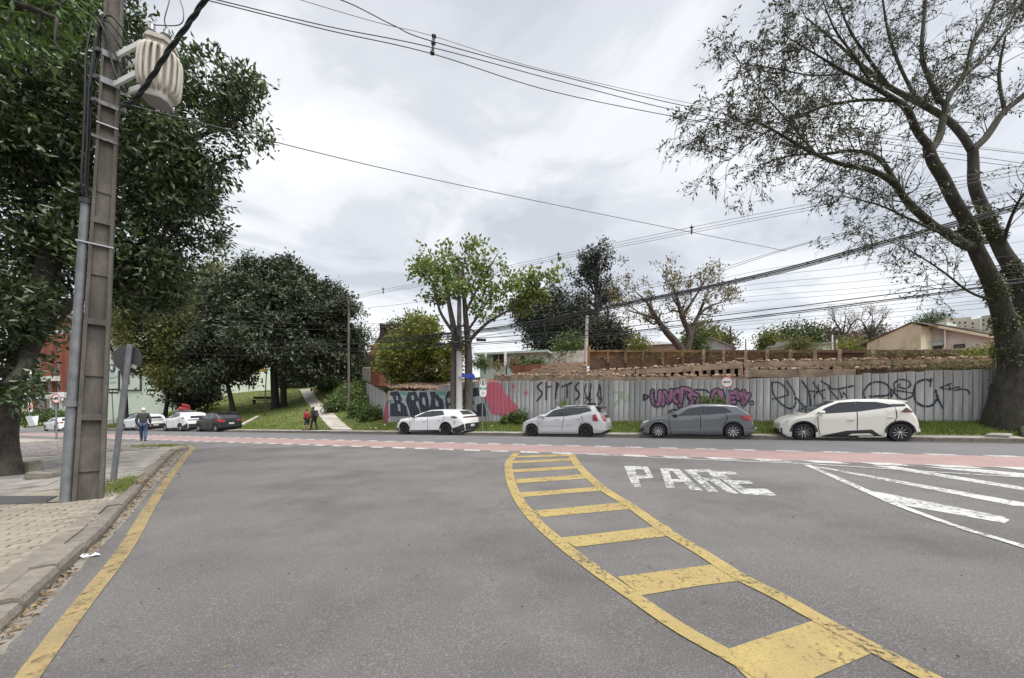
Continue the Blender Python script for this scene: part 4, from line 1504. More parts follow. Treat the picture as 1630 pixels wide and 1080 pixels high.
def make_car(label, cat, loc, d, paint, group, name="parked_car", roll=0.0, heading=-25):
    """d: dict of traced outlines in metres, front at x=0, near side at y=-w"""
    top, belt, bot = sorted(d['top']), sorted(d['belt']), sorted(d['bot'])
    Lx = max(top[-1][0], .1)
    x0 = top[0][0]
    Wh = d['w'] / 2
    root = thing(name, label, cat, loc, (roll, 0, R(heading)), group)
    wc = d['wheels']
    xs = list(np.linspace(x0, Lx, 84)) + [x0 + .015, x0 + .04, Lx - .015, Lx - .04]
    for cx, cz, r in wc:
        Ra = r * 1.13
        xs += [cx - Ra - .004, cx - Ra + .002, cx + Ra - .002, cx + Ra + .004] + list(cx + Ra * np.cos(np.linspace(.12, math.pi - .12, 15)))
    xs = sorted(set(round(x, 4) for x in xs if x0 <= x <= Lx))
    it = lambda P, x: float(np.interp(x, [p[0] for p in P], [p[1] for p in P]))
    fl, rl = d.get('nose', .75), d.get('tail', .6)
    V, Fc, MI = [], [], []
    n = 15
    for x in xs:
        zt, zs, zb = it(top, x), it(belt, x), it(bot, x)
        zs = min(zs, zt - .012)
        zs = max(zs, zb + .12)
        zt = max(zt, zs + .012)
        w = Wh
        if x - x0 < fl:
            w *= 1 - d.get('nt', .2) * (1 - (x - x0) / fl) ** 2.3
        if Lx - x < rl:
            w *= 1 - d.get('tt', .13) * (1 - (Lx - x) / rl) ** 2.3
        g = min(1, (zt - zs) / .3)
        g = g * g * (3 - 2 * g)
        za = -9
        for cx, cz, r in wc:
            Ra = r * 1.13
            if abs(x - cx) < Ra:
                za = cz + math.sqrt(Ra * Ra - (x - cx) ** 2)
        z2 = max(zb, za)
        z2 = min(z2, zs - .1)
        wr = w * (.94 - .2 * min(1, (zt - zs) / .5) * g)
        ws = w * .955
        lp = lambda a, b, u: a + (b - a) * u
        sec = [(0, z2), (w * .78, z2), (w * .955, z2 + .004), (w * .99, lp(z2, zs, .1)), (w * .997, lp(z2, zs, .22)), (w * .975, lp(z2, zs, .46)), (w * .997, lp(z2, zs, .74)), (w * .985, lp(z2, zs, .9)),
               (ws, zs), (lp(ws, wr, .4), lp(zs, zt, .4)), (lp(ws, wr, .8), lp(zs, zt, .78)), (wr, lp(zs, zt, .9)), (wr * .93, lp(zs, zt, .975)), (wr * .55, zt + .012 * g), (0, zt + .02 * g)]
        V += [(x, y, z) for y, z in sec] + [(x, -y, z) for y, z in sec[1:-1]]
    m_ = n + n - 2
    ring = list(range(n)) + [n + i - 1 for i in range(n - 2, 0, -1)]
    for i in range(len(xs) - 1):
        for k in range(m_):
            a, b = ring[k], ring[(k + 1) % m_]
            Fc.append((i * m_ + a, (i + 1) * m_ + a, (i + 1) * m_ + b, i * m_ + b))
            MI.append(1 if k in (0, 1, m_ - 1, m_ - 2) else 0)
    Fc.append(tuple(ring))
    MI.append(0)
    Fc.append(tuple((len(xs) - 1) * m_ + q for q in ring[::-1]))
    MI.append(0)
    me = bpy.data.meshes.new("body")
    me.from_pydata(V, [], Fc)
    me.polygons.foreach_set("material_index", MI)
    me.update()
    body = link_mesh("body", me, [MT[paint], MT["car_plastic"]], root, world=False, smooth=True, angle=38)
    bvh = BVHTree.FromPolygons([Vector(v) for v in V], Fc)

    def patch(pname, poly, view, m, off=.007, mirror=True, parent=body, res=.055, thick=0):
        P = [Vector(p) for p in poly]
        bd = []
        for a, b in zip(P, P[1:] + P[:1]):
            k = max(1, int((b - a).length / res))
            bd += [a.lerp(b, q / k) for q in range(k)]
        nb = len(bd)
        mn = [min(p[i] for p in bd) for i in (0, 1)]
        mx = [max(p[i] for p in bd) for i in (0, 1)]
        gx, gy = np.meshgrid(np.arange(mn[0] + res * .5, mx[0], res), np.arange(mn[1] + res * .5, mx[1], res))
        ins = in_poly([tuple(p) for p in bd], gx, gy)
        pts = bd + [Vector((a, b)) for a, b in zip(gx[ins], gy[ins])]
        vo, _, fo, _, _, _ = delaunay_2d_cdt([Vector((p[0], p[1])) for p in pts], [], [list(range(nb))], 1, 1e-5)
        outs = []
        for sgn in ((-1, 1) if (mirror and view == 'L') else (-1,)):
            vv, ok = [], []
            for p in vo:
                if view == 'L':
                    o_, d_ = Vector((p[0], 3 * sgn, p[1])), Vector((0, -sgn, 0))
                elif view == 'B':
                    o_, d_ = Vector((Lx + 2, p[0], p[1])), Vector((-1, 0, 0))
                elif view == 'F':
                    o_, d_ = Vector((x0 - 2, p[0], p[1])), Vector((1, 0, 0))
                else:
                    o_, d_ = Vector((p[0], p[1], 4)), Vector((0, 0, -1))
                h, nn, _, _ = bvh.ray_cast(o_, d_)
                if h is None or (view == 'L' and h.y * sgn < .1):
                    vv.append(Vector((0, 0, 0)))
                    ok.append(False)
                else:
                    if nn.dot(d_) > 0:
                        nn = -nn
                    vv.append(h + nn * off)
                    ok.append(True)
            ff = [tuple(q) for q in fo if all(ok[i] for i in q)]
            if not ff:
                continue
            # connected pieces, each its own object
            par = list(range(len(vv)))

            def find(i):
                while par[i] != i:
                    par[i] = par[par[i]]
                    i = par[i]
                return i
            for q in ff:
                for i in q[1:]:
                    par[find(i)] = find(q[0])
            isl = {}
            for q in ff:
                isl.setdefault(find(q[0]), []).append(q)
            for qs in isl.values():
                if len(isl) > 1 and len(qs) < 4:
                    continue
                used_ = sorted({i for q in qs for i in q})
                ix = {i: k for k, i in enumerate(used_)}
                me_ = bpy.data.meshes.new(pname)
                me_.from_pydata([tuple(vv[i]) for i in used_], [], [tuple(ix[i] for i in q) for q in qs])
                me_.update()
                me_.validate()
                o = link_mesh(pname, me_, MT[m], None, smooth=True)
                o.parent = parent
                outs.append(o)
        return outs

    def stripe(P, w):
        """thin polygon along a polyline"""
        up, dn = [], []
        for i, p in enumerate(P):
            a, b = Vector(P[max(i - 1, 0)]), Vector(P[min(i + 1, len(P) - 1)])
            dd = (b - a).normalized()
            nn = Vector((-dd.y, dd.x)) * w / 2
            up.append(tuple(Vector(p) + nn))
            dn.append(tuple(Vector(p) - nn))
        return up + dn[::-1]
    for q in d.get('clad', []):
        patch("lower_trim", q, 'L', "car_plastic", .006)
    for poly in d['windows']:
        patch("side_window", poly, 'L', "car_glass", .009, parent=body)
    for poly in d.get('pale_windows', []):
        patch("side_window", poly, 'L', "car_glass_pale", .009)
    for q in d.get('blackstrips', []):
        patch("window_trim", q, 'L', "car_plastic", .008)
    if 'arch' in d:
        for cx, cz, r in wc:
            for sgn in (1,):
                a0 = np.linspace(.0, math.pi, 15)
                ro, ri = r * (1.13 + d['arch']), r * 1.15
                pl = [(cx + math.cos(a) * ro, cz + math.sin(a) * ro) for a in a0] + [(cx + math.cos(a) * ri, cz + math.sin(a) * ri) for a in a0[::-1]]
                patch("wheel_arch", pl, 'L', "car_plastic", .02, res=.034)
    for P, w in d.get('seams', []):
        patch("door_seam", stripe(P, w), 'L', "seam", .005, res=.08)
    for P, m, w in d.get('lines', []):
        patch("side_trim", stripe(P, w), 'L', m, .016, res=.08)
    for pname, poly, m in d.get('lamps', []):
        patch(pname, poly, 'L', m, .012, res=.04)
    for pname, poly, view, m in d.get('ends', []):
        patch(pname, poly, view, m, .012, mirror=False, res=.05)
    # windscreen seen from above: between cowl and roof
    if 'screen' in d:
        xa, xb = d['screen']
        wa, wb = Wh * .8, Wh * .62
        patch("windscreen", [(xa, -wa), (xb, -wb), (xb, wb), (xa, wa)], 'T', "car_glass", .008, mirror=False, res=.08)
    for (xh, zh, lh) in d.get('handles', []):
        for sgn in (-1, 1):
            h, nn, _, _ = bvh.ray_cast(Vector((xh, 3 * sgn, zh)), Vector((0, -sgn, 0)))
            if h:
                o = MB().box(h + Vector((0, sgn * .012, 0)), (lh, .03, .03)).build("door_handle", MT[d.get('handle_mat', paint)], root, world=False)
                o.parent = body
    if 'mirror' in d:
        xm, zm = d['mirror']
        for sgn in (-1, 1):
            h, nn, _, _ = bvh.ray_cast(Vector((xm, 3 * sgn, zm)), Vector((0, -sgn, 0)))
            if h:
                mb = MB()
                mb.lathe([(.02, -.1), (.075, -.085), (.095, -.02), (.09, .06), (.06, .085)], 10, Matrix.Translation(h + Vector((.02, sgn * .14, .02))) @ Matrix.Rotation(R(90), 4, 'Y') @ Matrix.Diagonal((.75, 1.15, 1, 1)))
                mb.box(h + Vector((.02, sgn * .05, -.02)), (.06, .12, .03))
                o = mb.build("wing_mirror", MT[d.get('mirror_mat', paint)], root, world=False, smooth=True, angle=40)
    for (cx, cz, r) in wc:
        for sgn in (-1, 1):
            wheel(root, Vector((cx, sgn * (Wh - .125), cz)), r, .215, d.get('rim', 'five'), 1 if sgn < 0 else -1)
        # dark well between the wheels
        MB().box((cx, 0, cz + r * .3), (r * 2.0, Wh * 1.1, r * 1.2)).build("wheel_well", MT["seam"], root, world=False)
    if d.get('plate'):
        zp, wp = d['plate']
        h, nn, _, _ = bvh.ray_cast(Vector((Lx + 2, 0, zp)), Vector((-1, 0, 0)))
        if h:
            MB().box(h + Vector((.01, 0, 0)), (.02, .42, .13), Matrix.Rotation(-math.asin(max(-1, min(1, nn.z))), 3, 'Y')).build("number_plate", MT["plate"], root, world=False)
    for q in d.get('extras', []):
        q(root, body, patch, Wh, Lx)
    return root


TS_ = 18.45            # plane of the cars' near sides
CARG = "cars parked along the far kerb"


def car_frame(ox, oy, k, xf, xr, ywheel):
    """returns (front s, ground z function, tracer)"""
    sf = onT(ox + xf / k, 0, TS_)[0]
    zg = lambda s: float(base_z(XY(s, TS_)[0]))
    return sf, (lambda P: trace(P, ox, oy, k, TS_, sf, zg))


def wheels_of(T, cs, r):
    return [(T([c])[0][0], r * .99, r) for c in cs]


def place(sf, w):
    X, Y = XY(sf, TS_ + w / 2)
    return Vector((X, Y, float(base_z(X))))


def slope_rot(root):
    # the car follows the fall of the street
    root.rotation_euler = (Matrix.Rotation(R(-25), 3, 'Z') @ Matrix.Rotation(-math.atan(K * CU), 3, 'Y') @ Matrix.Rotation(R(1.2), 3, 'X')).to_euler()


# white compact with black cladding and a floating roof spoiler
sf, T = car_frame(1200, 560, 5.433, 240, 1460, 0)
dol = dict(
    w=1.86, rim='petal', arch=.2, nt=.24, tt=.14,
    top=T([(240, 628), (250, 610), (300, 582), (380, 556), (450, 545), (520, 515), (620, 468), (740, 428), (900, 412), (1100, 408), (1215, 412), (1290, 424), (1345, 452), (1395, 520), (1438, 575), (1450, 630), (1460, 690)]),
    belt=T([(240, 650), (255, 625), (300, 600), (380, 572), (450, 556), (530, 542), (640, 536), (905, 520), (1225, 478), (1330, 474), (1396, 525), (1440, 590), (1460, 695)]),
    bot=T([(240, 700), (300, 738), (560, 742), (1110, 742), (1400, 715), (1460, 695)]),
    wheels=wheels_of(T, [(435, 712), (1272, 712)], .335),
    windows=[T([(545, 536), (640, 482), (760, 438), (895, 430), (897, 518), (640, 534)]), T([(912, 430), (1080, 434), (1200, 456), (1225, 474), (912, 517)])],
    blackstrips=[T([(1200, 452), (1325, 452), (1318, 470), (1228, 474)]), T([(897, 430), (912, 430), (912, 517), (897, 518)])],
    clad=[T([(570, 735), (620, 718), (800, 682), (1025, 672), (1085, 716), (1120, 728), (1120, 742), (570, 742)])],
    lamps=[("tail_lamp", T([(1275, 520), (1325, 480), (1388, 518), (1386, 524)]), "lamp_dark"), ("tail_lamp", T([(1290, 512), (1375, 508), (1380, 516), (1290, 518)]), "lamp_red"),
           ("headlamp", T([(248, 640), (262, 618), (310, 590), (312, 604), (285, 625)]), "lamp_clear"), ("side_blade", T([(815, 722), (850, 708), (1000, 704), (1040, 722)]), "paint_cream"),
           ("front_vent", T([(242, 660), (255, 660), (262, 725), (246, 705)]), "car_plastic")],
    seams=[(T([(556, 560), (560, 640), (572, 716)]), .026), (T([(900, 520), (900, 620), (896, 676)]), .026), (T([(1230, 480), (1245, 560), (1215, 610)]), .026)],
    handles=[(*T([(845, 585)])[0], .2), (*T([(1190, 565)])[0], .2)], mirror=T([(585, 527)])[0], screen=(T([(480, 0)])[0][0], T([(730, 0)])[0][0]),
    ends=[("rear_window", [(-.55, 1.2), (-.5, 1.4), (.5, 1.4), (.55, 1.2)], 'B', "car_glass"), ("light_bar", [(-.6, 1.08), (-.6, 1.14), (.6, 1.14), (.6, 1.08)], 'B', "lamp_dark"),
          ("bumper_trim", [(-.6, .3), (-.6, .48), (.6, .48), (.6, .3)], 'B', "car_plastic"), ("grille", [(-.5, .3), (-.5, .42), (.5, .42), (.5, .3)], 'F', "car_plastic")],
    plate=(.8, .4))


def spoiler_dol(root, body, patch, Wh, Lx, T=T):
    P = [Vector((x, -.62, z)) for x, z in T([(1205, 411), (1300, 416), (1378, 424), (1372, 434), (1300, 446), (1215, 430)])]
    o = MB().prism(P, (0, 1.24, 0)).build("roof_spoiler", MT["paint_cream"], root, world=False)
    o.parent = body


dol['extras'] = [spoiler_dol]
c1_ = make_car("white compact car with black wheel arches and roof spoiler, parked nearest the big tree", "car", place(sf, 1.86), dol, "paint_cream", CARG)

# grey hatchback
sf, T = car_frame(1000, 560, 6.269, 120, 1275, 0)
polo = dict(
    w=1.9, rim='blade', nt=.22, tt=.14,
    top=T([(120, 728), (145, 698), (200, 676), (300, 648), (405, 632), (470, 600), (560, 555), (640, 533), (760, 524), (900, 524), (1020, 530), (1100, 543), (1165, 575), (1222, 625), (1246, 662), (1262, 740), (1277, 790)]),
    belt=T([(120, 760), (145, 712), (200, 690), (300, 664), (405, 648), (490, 644), (735, 632), (960, 616), (1050, 606), (1110, 600), (1170, 608), (1226, 640), (1250, 690), (1277, 800)]),
    bot=T([(120, 790), (140, 822), (400, 832), (950, 830), (1170, 835), (1277, 815)]),
    wheels=wheels_of(T, [(302, 797), (1050, 800)], .34),
    windows=[T([(492, 640), (600, 570), (742, 546), (735, 630)]), T([(765, 628), (786, 546), (945, 550), (962, 612)]), T([(974, 610), (958, 552), (985, 560), (1045, 600)])],
    blackstrips=[T([(738, 630), (745, 546), (783, 546), (762, 628)]), T([(963, 612), (948, 550), (957, 552), (973, 610)]), T([(425, 645), (470, 612), (500, 630), (488, 642)])],
    clad=[T([(420, 822), (940, 820), (940, 834), (420, 834)])],
    lamps=[("tail_lamp", T([(1118, 642), (1150, 632), (1215, 634), (1246, 660), (1246, 688), (1170, 680)]), "lamp_red"), ("headlamp", T([(138, 714), (150, 698), (205, 682), (215, 690), (160, 712)]), "lamp_clear"),
           ("front_vent", T([(122, 770), (150, 760), (158, 790), (124, 800)]), "car_plastic"), ("rear_reflector", T([(1180, 765), (1262, 755), (1264, 764), (1182, 775)]), "lamp_dark"),
           ("rear_side_glass", T([(1092, 560), (1110, 556), (1215, 622), (1190, 622)]), "car_glass_pale")],
    seams=[(T([(413, 642), (412, 740), (432, 815)]), .026), (T([(728, 636), (724, 780), (726, 815)]), .026), (T([(966, 616), (1000, 640), (985, 690), (955, 720)]), .026)],
    lines=[(T([(430, 778), (700, 772), (905, 765)]), "paint_grey", .03)],
    handles=[(*T([(685, 665)])[0], .2), (*T([(945, 651)])[0], .2)], mirror=T([(470, 635)])[0], screen=(T([(420, 0)])[0][0], T([(610, 0)])[0][0]),
    mirror_mat="car_plastic",
    ends=[("rear_window", [(-.6, 1.12), (-.5, 1.38), (.5, 1.38), (.6, 1.12)], 'B', "car_glass"), ("tail_lamp", [(.5, .88), (.5, 1.02), (.8, 1.02), (.8, .88)], 'B', "lamp_red"), ("tail_lamp", [(-.5, .88), (-.5, 1.02), (-.8, 1.02), (-.8, .88)], 'B', "lamp_red"),
          ("bumper_trim", [(-.65, .25), (-.65, .4), (.65, .4), (.65, .25)], 'B', "car_plastic"), ("grille", [(-.5, .62), (-.5, .7), (.5, .7), (.5, .62)], 'F', "car_plastic")],
    plate=(.7, .4))
c2_ = make_car("metallic grey hatchback with silver bladed wheels in front of the purple graffiti", "car", place(sf, 1.9), polo, "paint_grey", CARG)

# silver tall hatchback
sf, T0_ = car_frame(800, 560, 6.269, 185, 1055, 0)


def T(P):
    return T0_([(x if x < 880 else 880 + (x - 880) * .86, y) for x, y in P])


fit = dict(
    w=1.86, rim='five', nt=.2, tt=.12,
    top=T([(185, 735), (195, 712), (240, 684), (350, 642), (430, 596), (520, 552), (620, 539), (750, 535), (880, 540), (925, 550), (950, 590), (990, 625), (1036, 656), (1048, 700), (1055, 760)]),
    belt=T([(185, 765), (200, 722), (240, 698), (350, 660), (420, 656), (615, 646), (790, 622), (905, 594), (940, 598), (990, 640), (1040, 680), (1055, 775)]),
    bot=T([(185, 790), (215, 812), (380, 818), (760, 820), (1000, 812), (1055, 790)]),
    wheels=wheels_of(T, [(288, 792), (830, 792)], .325),
    windows=[T([(420, 652), (505, 585), (622, 558), (612, 643)]), T([(626, 642), (648, 556), (762, 556), (782, 620)]), T([(796, 614), (776, 556), (870, 560), (896, 590)])],
    pale_windows=[T([(360, 656), (425, 605), (412, 652)])],
    blackstrips=[T([(613, 644), (624, 558), (646, 556), (625, 642)]), T([(783, 620), (764, 556), (775, 556), (795, 615)]), T([(352, 658), (440, 590), (520, 556), (526, 562), (450, 602), (372, 658)]),
                 T([(520, 552), (620, 540), (760, 537), (880, 542), (880, 556), (760, 552), (630, 554), (524, 566)])],
    lamps=[("tail_lamp", T([(905, 630), (945, 622), (972, 690), (950, 694), (908, 688)]), "lamp_red"), ("headlamp", T([(192, 720), (215, 695), (262, 682), (240, 702), (205, 722)]), "lamp_clear")],
    seams=[(T([(358, 662), (356, 740), (362, 795)]), .024), (T([(618, 648), (600, 730), (592, 790)]), .024), (T([(785, 626), (805, 680), (770, 735)]), .024)],
    lines=[(T([(365, 735), (600, 737), (715, 728)]), "paint_silver", .06), (T([(365, 790), (740, 792)]), "paint_silver", .08)],
    handles=[(*T([(548, 672)])[0], .2), (*T([(760, 664)])[0], .2)], mirror=T([(408, 645)])[0], screen=(T([(370, 0)])[0][0], T([(510, 0)])[0][0]),
    ends=[("rear_window", [(-.6, 1.12), (-.52, 1.44), (.52, 1.44), (.6, 1.12)], 'B', "car_glass_pale"), ("tailgate_trim", [(-.5, .92), (-.5, 1.06), (.5, 1.06), (.5, .92)], 'B', "car_plastic"),
          ("tail_lamp", [(-.6, .78), (-.62, 1.12), (-.85, 1.12), (-.85, .78)], 'B', "lamp_red"), ("tail_lamp", [(.6, .78), (.62, 1.12), (.85, 1.12), (.85, .78)], 'B', "lamp_red"), ("grille", [(-.4, .55), (-.4, .66), (.4, .66), (.4, .55)], 'F', "car_plastic")],
    plate=(.72, .4))


def spoiler_fit(root, body, patch, Wh, Lx, T=T):
    P = [Vector((x, -.58, z)) for x, z in T([(905, 546), (960, 548), (1003, 558), (1000, 570), (920, 566)])]
    o = MB().prism(P, (0, 1.16, 0)).build("roof_spoiler", MT["car_plastic"], root, world=False)
    o.parent = body


fit['extras'] = [spoiler_fit]
c3_ = make_car("silver hatchback with dark roof edge, black wheels and a black spoiler", "car", place(sf, 1.86), fit, "paint_silver", CARG)

# white crossover
sf, T1_ = car_frame(580, 560, 6.269, 305, 1060, 0)


def T(P):
    return T1_([(x if x < 890 else 890 + (x - 890) * .62, y) for x, y in P])


suv = dict(
    w=1.92, rim='five', arch=.17, nt=.2, tt=.14,
    top=T([(305, 715), (312, 695), (345, 674), (470, 654), (560, 608), (640, 583), (760, 577), (850, 580), (905, 590), (960, 612), (1010, 640), (1045, 660), (1058, 720), (1062, 770)]),
    belt=T([(305, 745), (315, 710), (350, 688), (470, 666), (620, 656), (800, 632), (865, 632), (940, 640), (1010, 662), (1048, 690), (1062, 780)]),
    bot=T([(305, 780), (330, 800), (460, 800), (740, 800), (1000, 806), (1062, 790)]),
    wheels=wheels_of(T, [(396, 780), (812, 778)], .35),
    windows=[T([(502, 655), (600, 602), (665, 590), (668, 648)]), T([(678, 647), (675, 590), (775, 588), (800, 628)])],
    blackstrips=[T([(668, 648), (665, 590), (675, 590), (678, 647)])],
    clad=[T([(452, 784), (750, 780), (750, 800), (452, 800)]), T([(872, 765), (960, 745), (1040, 720), (1056, 720), (1062, 790), (1000, 806), (880, 800)]), T([(306, 760), (335, 765), (345, 800), (312, 795)])],
    lamps=[("tail_lamp", T([(860, 646), (905, 642), (955, 654), (940, 666), (880, 664)]), "lamp_dark"), ("headlamp", T([(312, 702), (330, 684), (355, 676), (350, 688), (325, 704)]), "lamp_dark"), ("rear_reflector", T([(903, 690), (914, 685), (910, 722), (902, 722)]), "lamp_dark")],
    seams=[(T([(455, 665), (455, 780)]), .024), (T([(632, 655), (632, 780)]), .024), (T([(803, 634), (795, 680), (760, 715)]), .024)],
    handles=[(*T([(603, 685)])[0], .2), (*T([(750, 675)])[0], .2)], mirror=T([(497, 650)])[0], screen=(T([(478, 0)])[0][0], T([(620, 0)])[0][0]),
    mirror_mat="car_plastic",
    ends=[("rear_window", [(-.62, 1.18), (-.5, 1.4), (.5, 1.4), (.62, 1.18)], 'B', "car_glass"), ("light_bar", [(-.82, 1.0), (-.82, 1.08), (.82, 1.08), (.82, 1.0)], 'B', "lamp_dark"),
          ("bumper_trim", [(-.8, .28), (-.8, .68), (.8, .68), (.8, .28)], 'B', "car_plastic"), ("grille", [(-.6, .4), (-.6, .6), (.6, .6), (.6, .4)], 'F', "car_plastic")],
    plate=(.55, .4))
c4_ = make_car("white crossover with black cladding in front of the big block-letter graffiti", "car", place(sf, 1.92), suv, "paint_white", CARG)
for c_ in (c1_, c2_, c3_, c4_):
    slope_rot(c_)


def scaled(d, f, fz, **kw):
    """the same kind of car in another size"""
    def q(v):
        if isinstance(v, tuple) and len(v) == 2 and all(isinstance(x, (int, float)) for x in v):
            return (v[0] * f, v[1] * fz)
        if isinstance(v, (list, tuple)):
            return type(v)(q(x) for x in v)
        return v
    o = {}
    for k, v in d.items():
        if k in ('top', 'belt', 'bot', 'windows', 'blackstrips', 'clad', 'pale_windows'):
            o[k] = q(v)
        elif k == 'wheels':
            o[k] = [(a * f, b, c) for a, b, c in v]
        elif k == 'lamps':
            o[k] = [(a, q(b), c) for a, b, c in v]
        elif k in ('seams',):
            o[k] = [(q(a), b) for a, b in v]
        elif k == 'handles':
            o[k] = [(a * f, b * fz, c) for a, b, c in v]
        elif k == 'mirror':
            o[k] = (v[0] * f, v[1] * fz)
        elif k == 'screen':
            o[k] = (v[0] * f, v[1] * f)
        elif k in ('ends', 'plate', 'w', 'rim', 'arch', 'nt', 'tt', 'mirror_mat'):
            o[k] = v
    o.update(kw)
    return o


# three cars further down the kerb
LG = "cars parked below the park slope"


def far_car(label, cat, pxf, d, paint, t=18.35, head=-25, **kw):
    sf = onT(pxf, 0, t)[0]
    X, Y = XY(sf, t + d['w'] / 2)
    r_ = make_car(label, cat, Vector((X, Y, float(base_z(X)))), d, paint, LG)
    slope_rot(r_)
    return r_


black_d = scaled(polo, .88, 1.12, rim='plain', ends=polo['ends'][:3] + [("rear_lamp_cluster", [(-.9, .82), (-.55, .82), (-.6, 1.02), (-.9, 1.05)], 'B', "lamp_red")])
black_d.pop('blackstrips', None)
far_car("black hatchback with red tail lamps, last of the three below the park slope", "car", 308, black_d, "paint_black")
suv2 = scaled(suv, .88, 1.16, rim='plain')
b_ = far_car("white off-roader with ladder racks and a red bundle on its roof", "car", 256, suv2, "paint_white")
far_car("white crossover parked just behind the walking man", "car", 191, scaled(suv, .98, 1.14, rim='plain'), "paint_white")
# roof rack of the off-roader and the red bundle tied to it
mb = MB()
for y in (-.6, .6):
    mb.tube([(1.4, y, 1.86), (2.9, y, 1.86)], .03, 6)
for x in (1.5, 1.9, 2.4, 2.8):
    mb.tube([(x, -.62, 1.87), (x, .62, 1.87)], .025, 6)
    for y in (-.6, .6):
        mb.tube([(x, y, 1.66), (x, y, 1.86)], .025, 5)
mb.build("roof_rack", MT["galvanised"], b_, world=False)
ld = thing("ladder", "aluminium ladder lying on the roof rack of the white off-roader", "ladder", b_.matrix_basis @ Vector((.9, -.2, 1.91)), b_.rotation_euler)
for y in (-.2, .2):
    MB().box((1.15, y, .03), (2.6, .03, .06)).build("side_rail", MT["galvanised"], ld, world=False)
for k in range(9):
    MB().box((.1 + k * .28, 0, .03), (.03, .4, .03)).build("rung", MT["galvanised"], ld, world=False)
mb = MB()
mb.lathe([(.03, -.45), (.2, -.4), (.24, 0), (.19, .4), (.03, .46)], 10, Matrix.Translation((.0, 0, .22)) @ Matrix.Rotation(R(90), 4, 'X'))
mb.lathe([(.03, -.35), (.12, -.3), (.14, 0), (.1, .3), (.03, .36)], 8, Matrix.Translation((.15, .05, .5)) @ Matrix.Rotation(R(70), 4, 'X'))
o = mb.build("red_bundle", MT["cloth_red"], None, smooth=True)
o.matrix_basis = b_.matrix_basis @ Matrix.Translation((2.6, -.2, 1.86))
tag(o, "red cloth bundle tied on the rear of the roof rack", "bundle")
# bonnet of a white car coming out of the side street, mostly behind the pole
r_ = make_car("white hatchback showing behind the concrete utility pole", "car", Vector((*XY(-66.5, 17.2), float(base_z(XY(-66, 17.2)[0])))), scaled(polo, 1.0, 1.0, rim='plain'), "paint_white", None)
slope_rot(r_)
# cars up the hill
def hill_car(label, px, py, Y, d, paint, head, cat="car"):
    p = W(px, py, Y)
    z = float(HH(p.x, p.y))
    r_ = make_car(label, cat, Vector((p.x, p.y, z + .02)), d, paint, "cars parked up on the hill", heading=head)
    return r_


hill_car("dark estate car parked before the pale green wall", 196, 655, 55, scaled(suv, 1.2, 1.0, rim='plain'), "paint_dark", -12)
hill_car("silver van seen under the dark park trees beside a bench", 346, 628, 62, scaled(fit, 1.15, 1.1, rim='plain'), "paint_silver", -20)
hill_car("white car at the far end of the row under the park trees", 373, 624, 66, scaled(polo, 1.0, 1.05, rim='plain'), "paint_white", -20)
hill_car("pale car at the top of the concrete path, nearest the bushes", 503, 620, 70, scaled(polo, .8, 1.0, rim='plain'), "paint_white", 60)
hill_car("grey car at the top of the concrete path", 489, 620, 74, scaled(polo, .8, 1.0, rim='plain'), "paint_grey", 60)
# ---------------------------------------------------------------- trees and shrubs
def wob(path, r, amt):
    return [p + Vector(r.normal(0, amt, 3)) if 0 < i < len(path) - 1 else p for i, p in enumerate(path)]


def smooth_path(P, k=5):
    """catmull-rom through [(Vector, radius)]"""
    out = []
    for i in range(len(P) - 1):
        p0, p1, p2, p3_ = P[max(i - 1, 0)], P[i], P[i + 1], P[min(i + 2, len(P) - 1)]
        for q in range(k):
            u = q / k
            v = .5 * ((2 * p1[0]) + (p2[0] - p0[0]) * u + (2 * p0[0] - 5 * p1[0] + 4 * p2[0] - p3_[0]) * u * u + (3 * p1[0] - p0[0] - 3 * p2[0] + p3_[0]) * u ** 3)
            out.append((v, p1[1] * (1 - u) + p2[1] * u))
    out.append(P[-1])
    return out


def tube_path(mb, P, n=7):
    mb.tube([p for p, r in P], [r for p, r in P], n, cap=True)


def grow(r, p, d, L, rad, depth, mb, tips, spread=.55, kids=(2, 4), up=.12, minr=.008, taper=.55, bend=.18):
    n = 4
    pts, rs = [p.copy()], [rad]
    q, dd = p.copy(), d.normalized()
    for i in range(n):
        dd = (dd + Vector(r.normal(0, bend, 3)) + Vector((0, 0, up * .5))).normalized()
        q = q + dd * L / n
        pts.append(q.copy())
        rs.append(max(minr, rad * (1 - (1 - taper) * (i + 1) / n)))
    mb.tube(pts, rs, 5 if rad > .03 else 3, cap=False)
    if depth == 0:
        tips.append((pts[-1], dd.copy()))
        tips.append((pts[2], dd.copy()))
        return
    for k in range(r.integers(kids[0], kids[1] + 1)):
        i = r.integers(2, n + 1)
        nd = (dd + Vector(r.normal(0, spread, 3)) + Vector((0, 0, up))).normalized()
        grow(r, pts[i], nd, L * r.uniform(.55, .8), rs[i] * .68, depth - 1, mb, tips, spread, kids, up, minr, taper, bend)


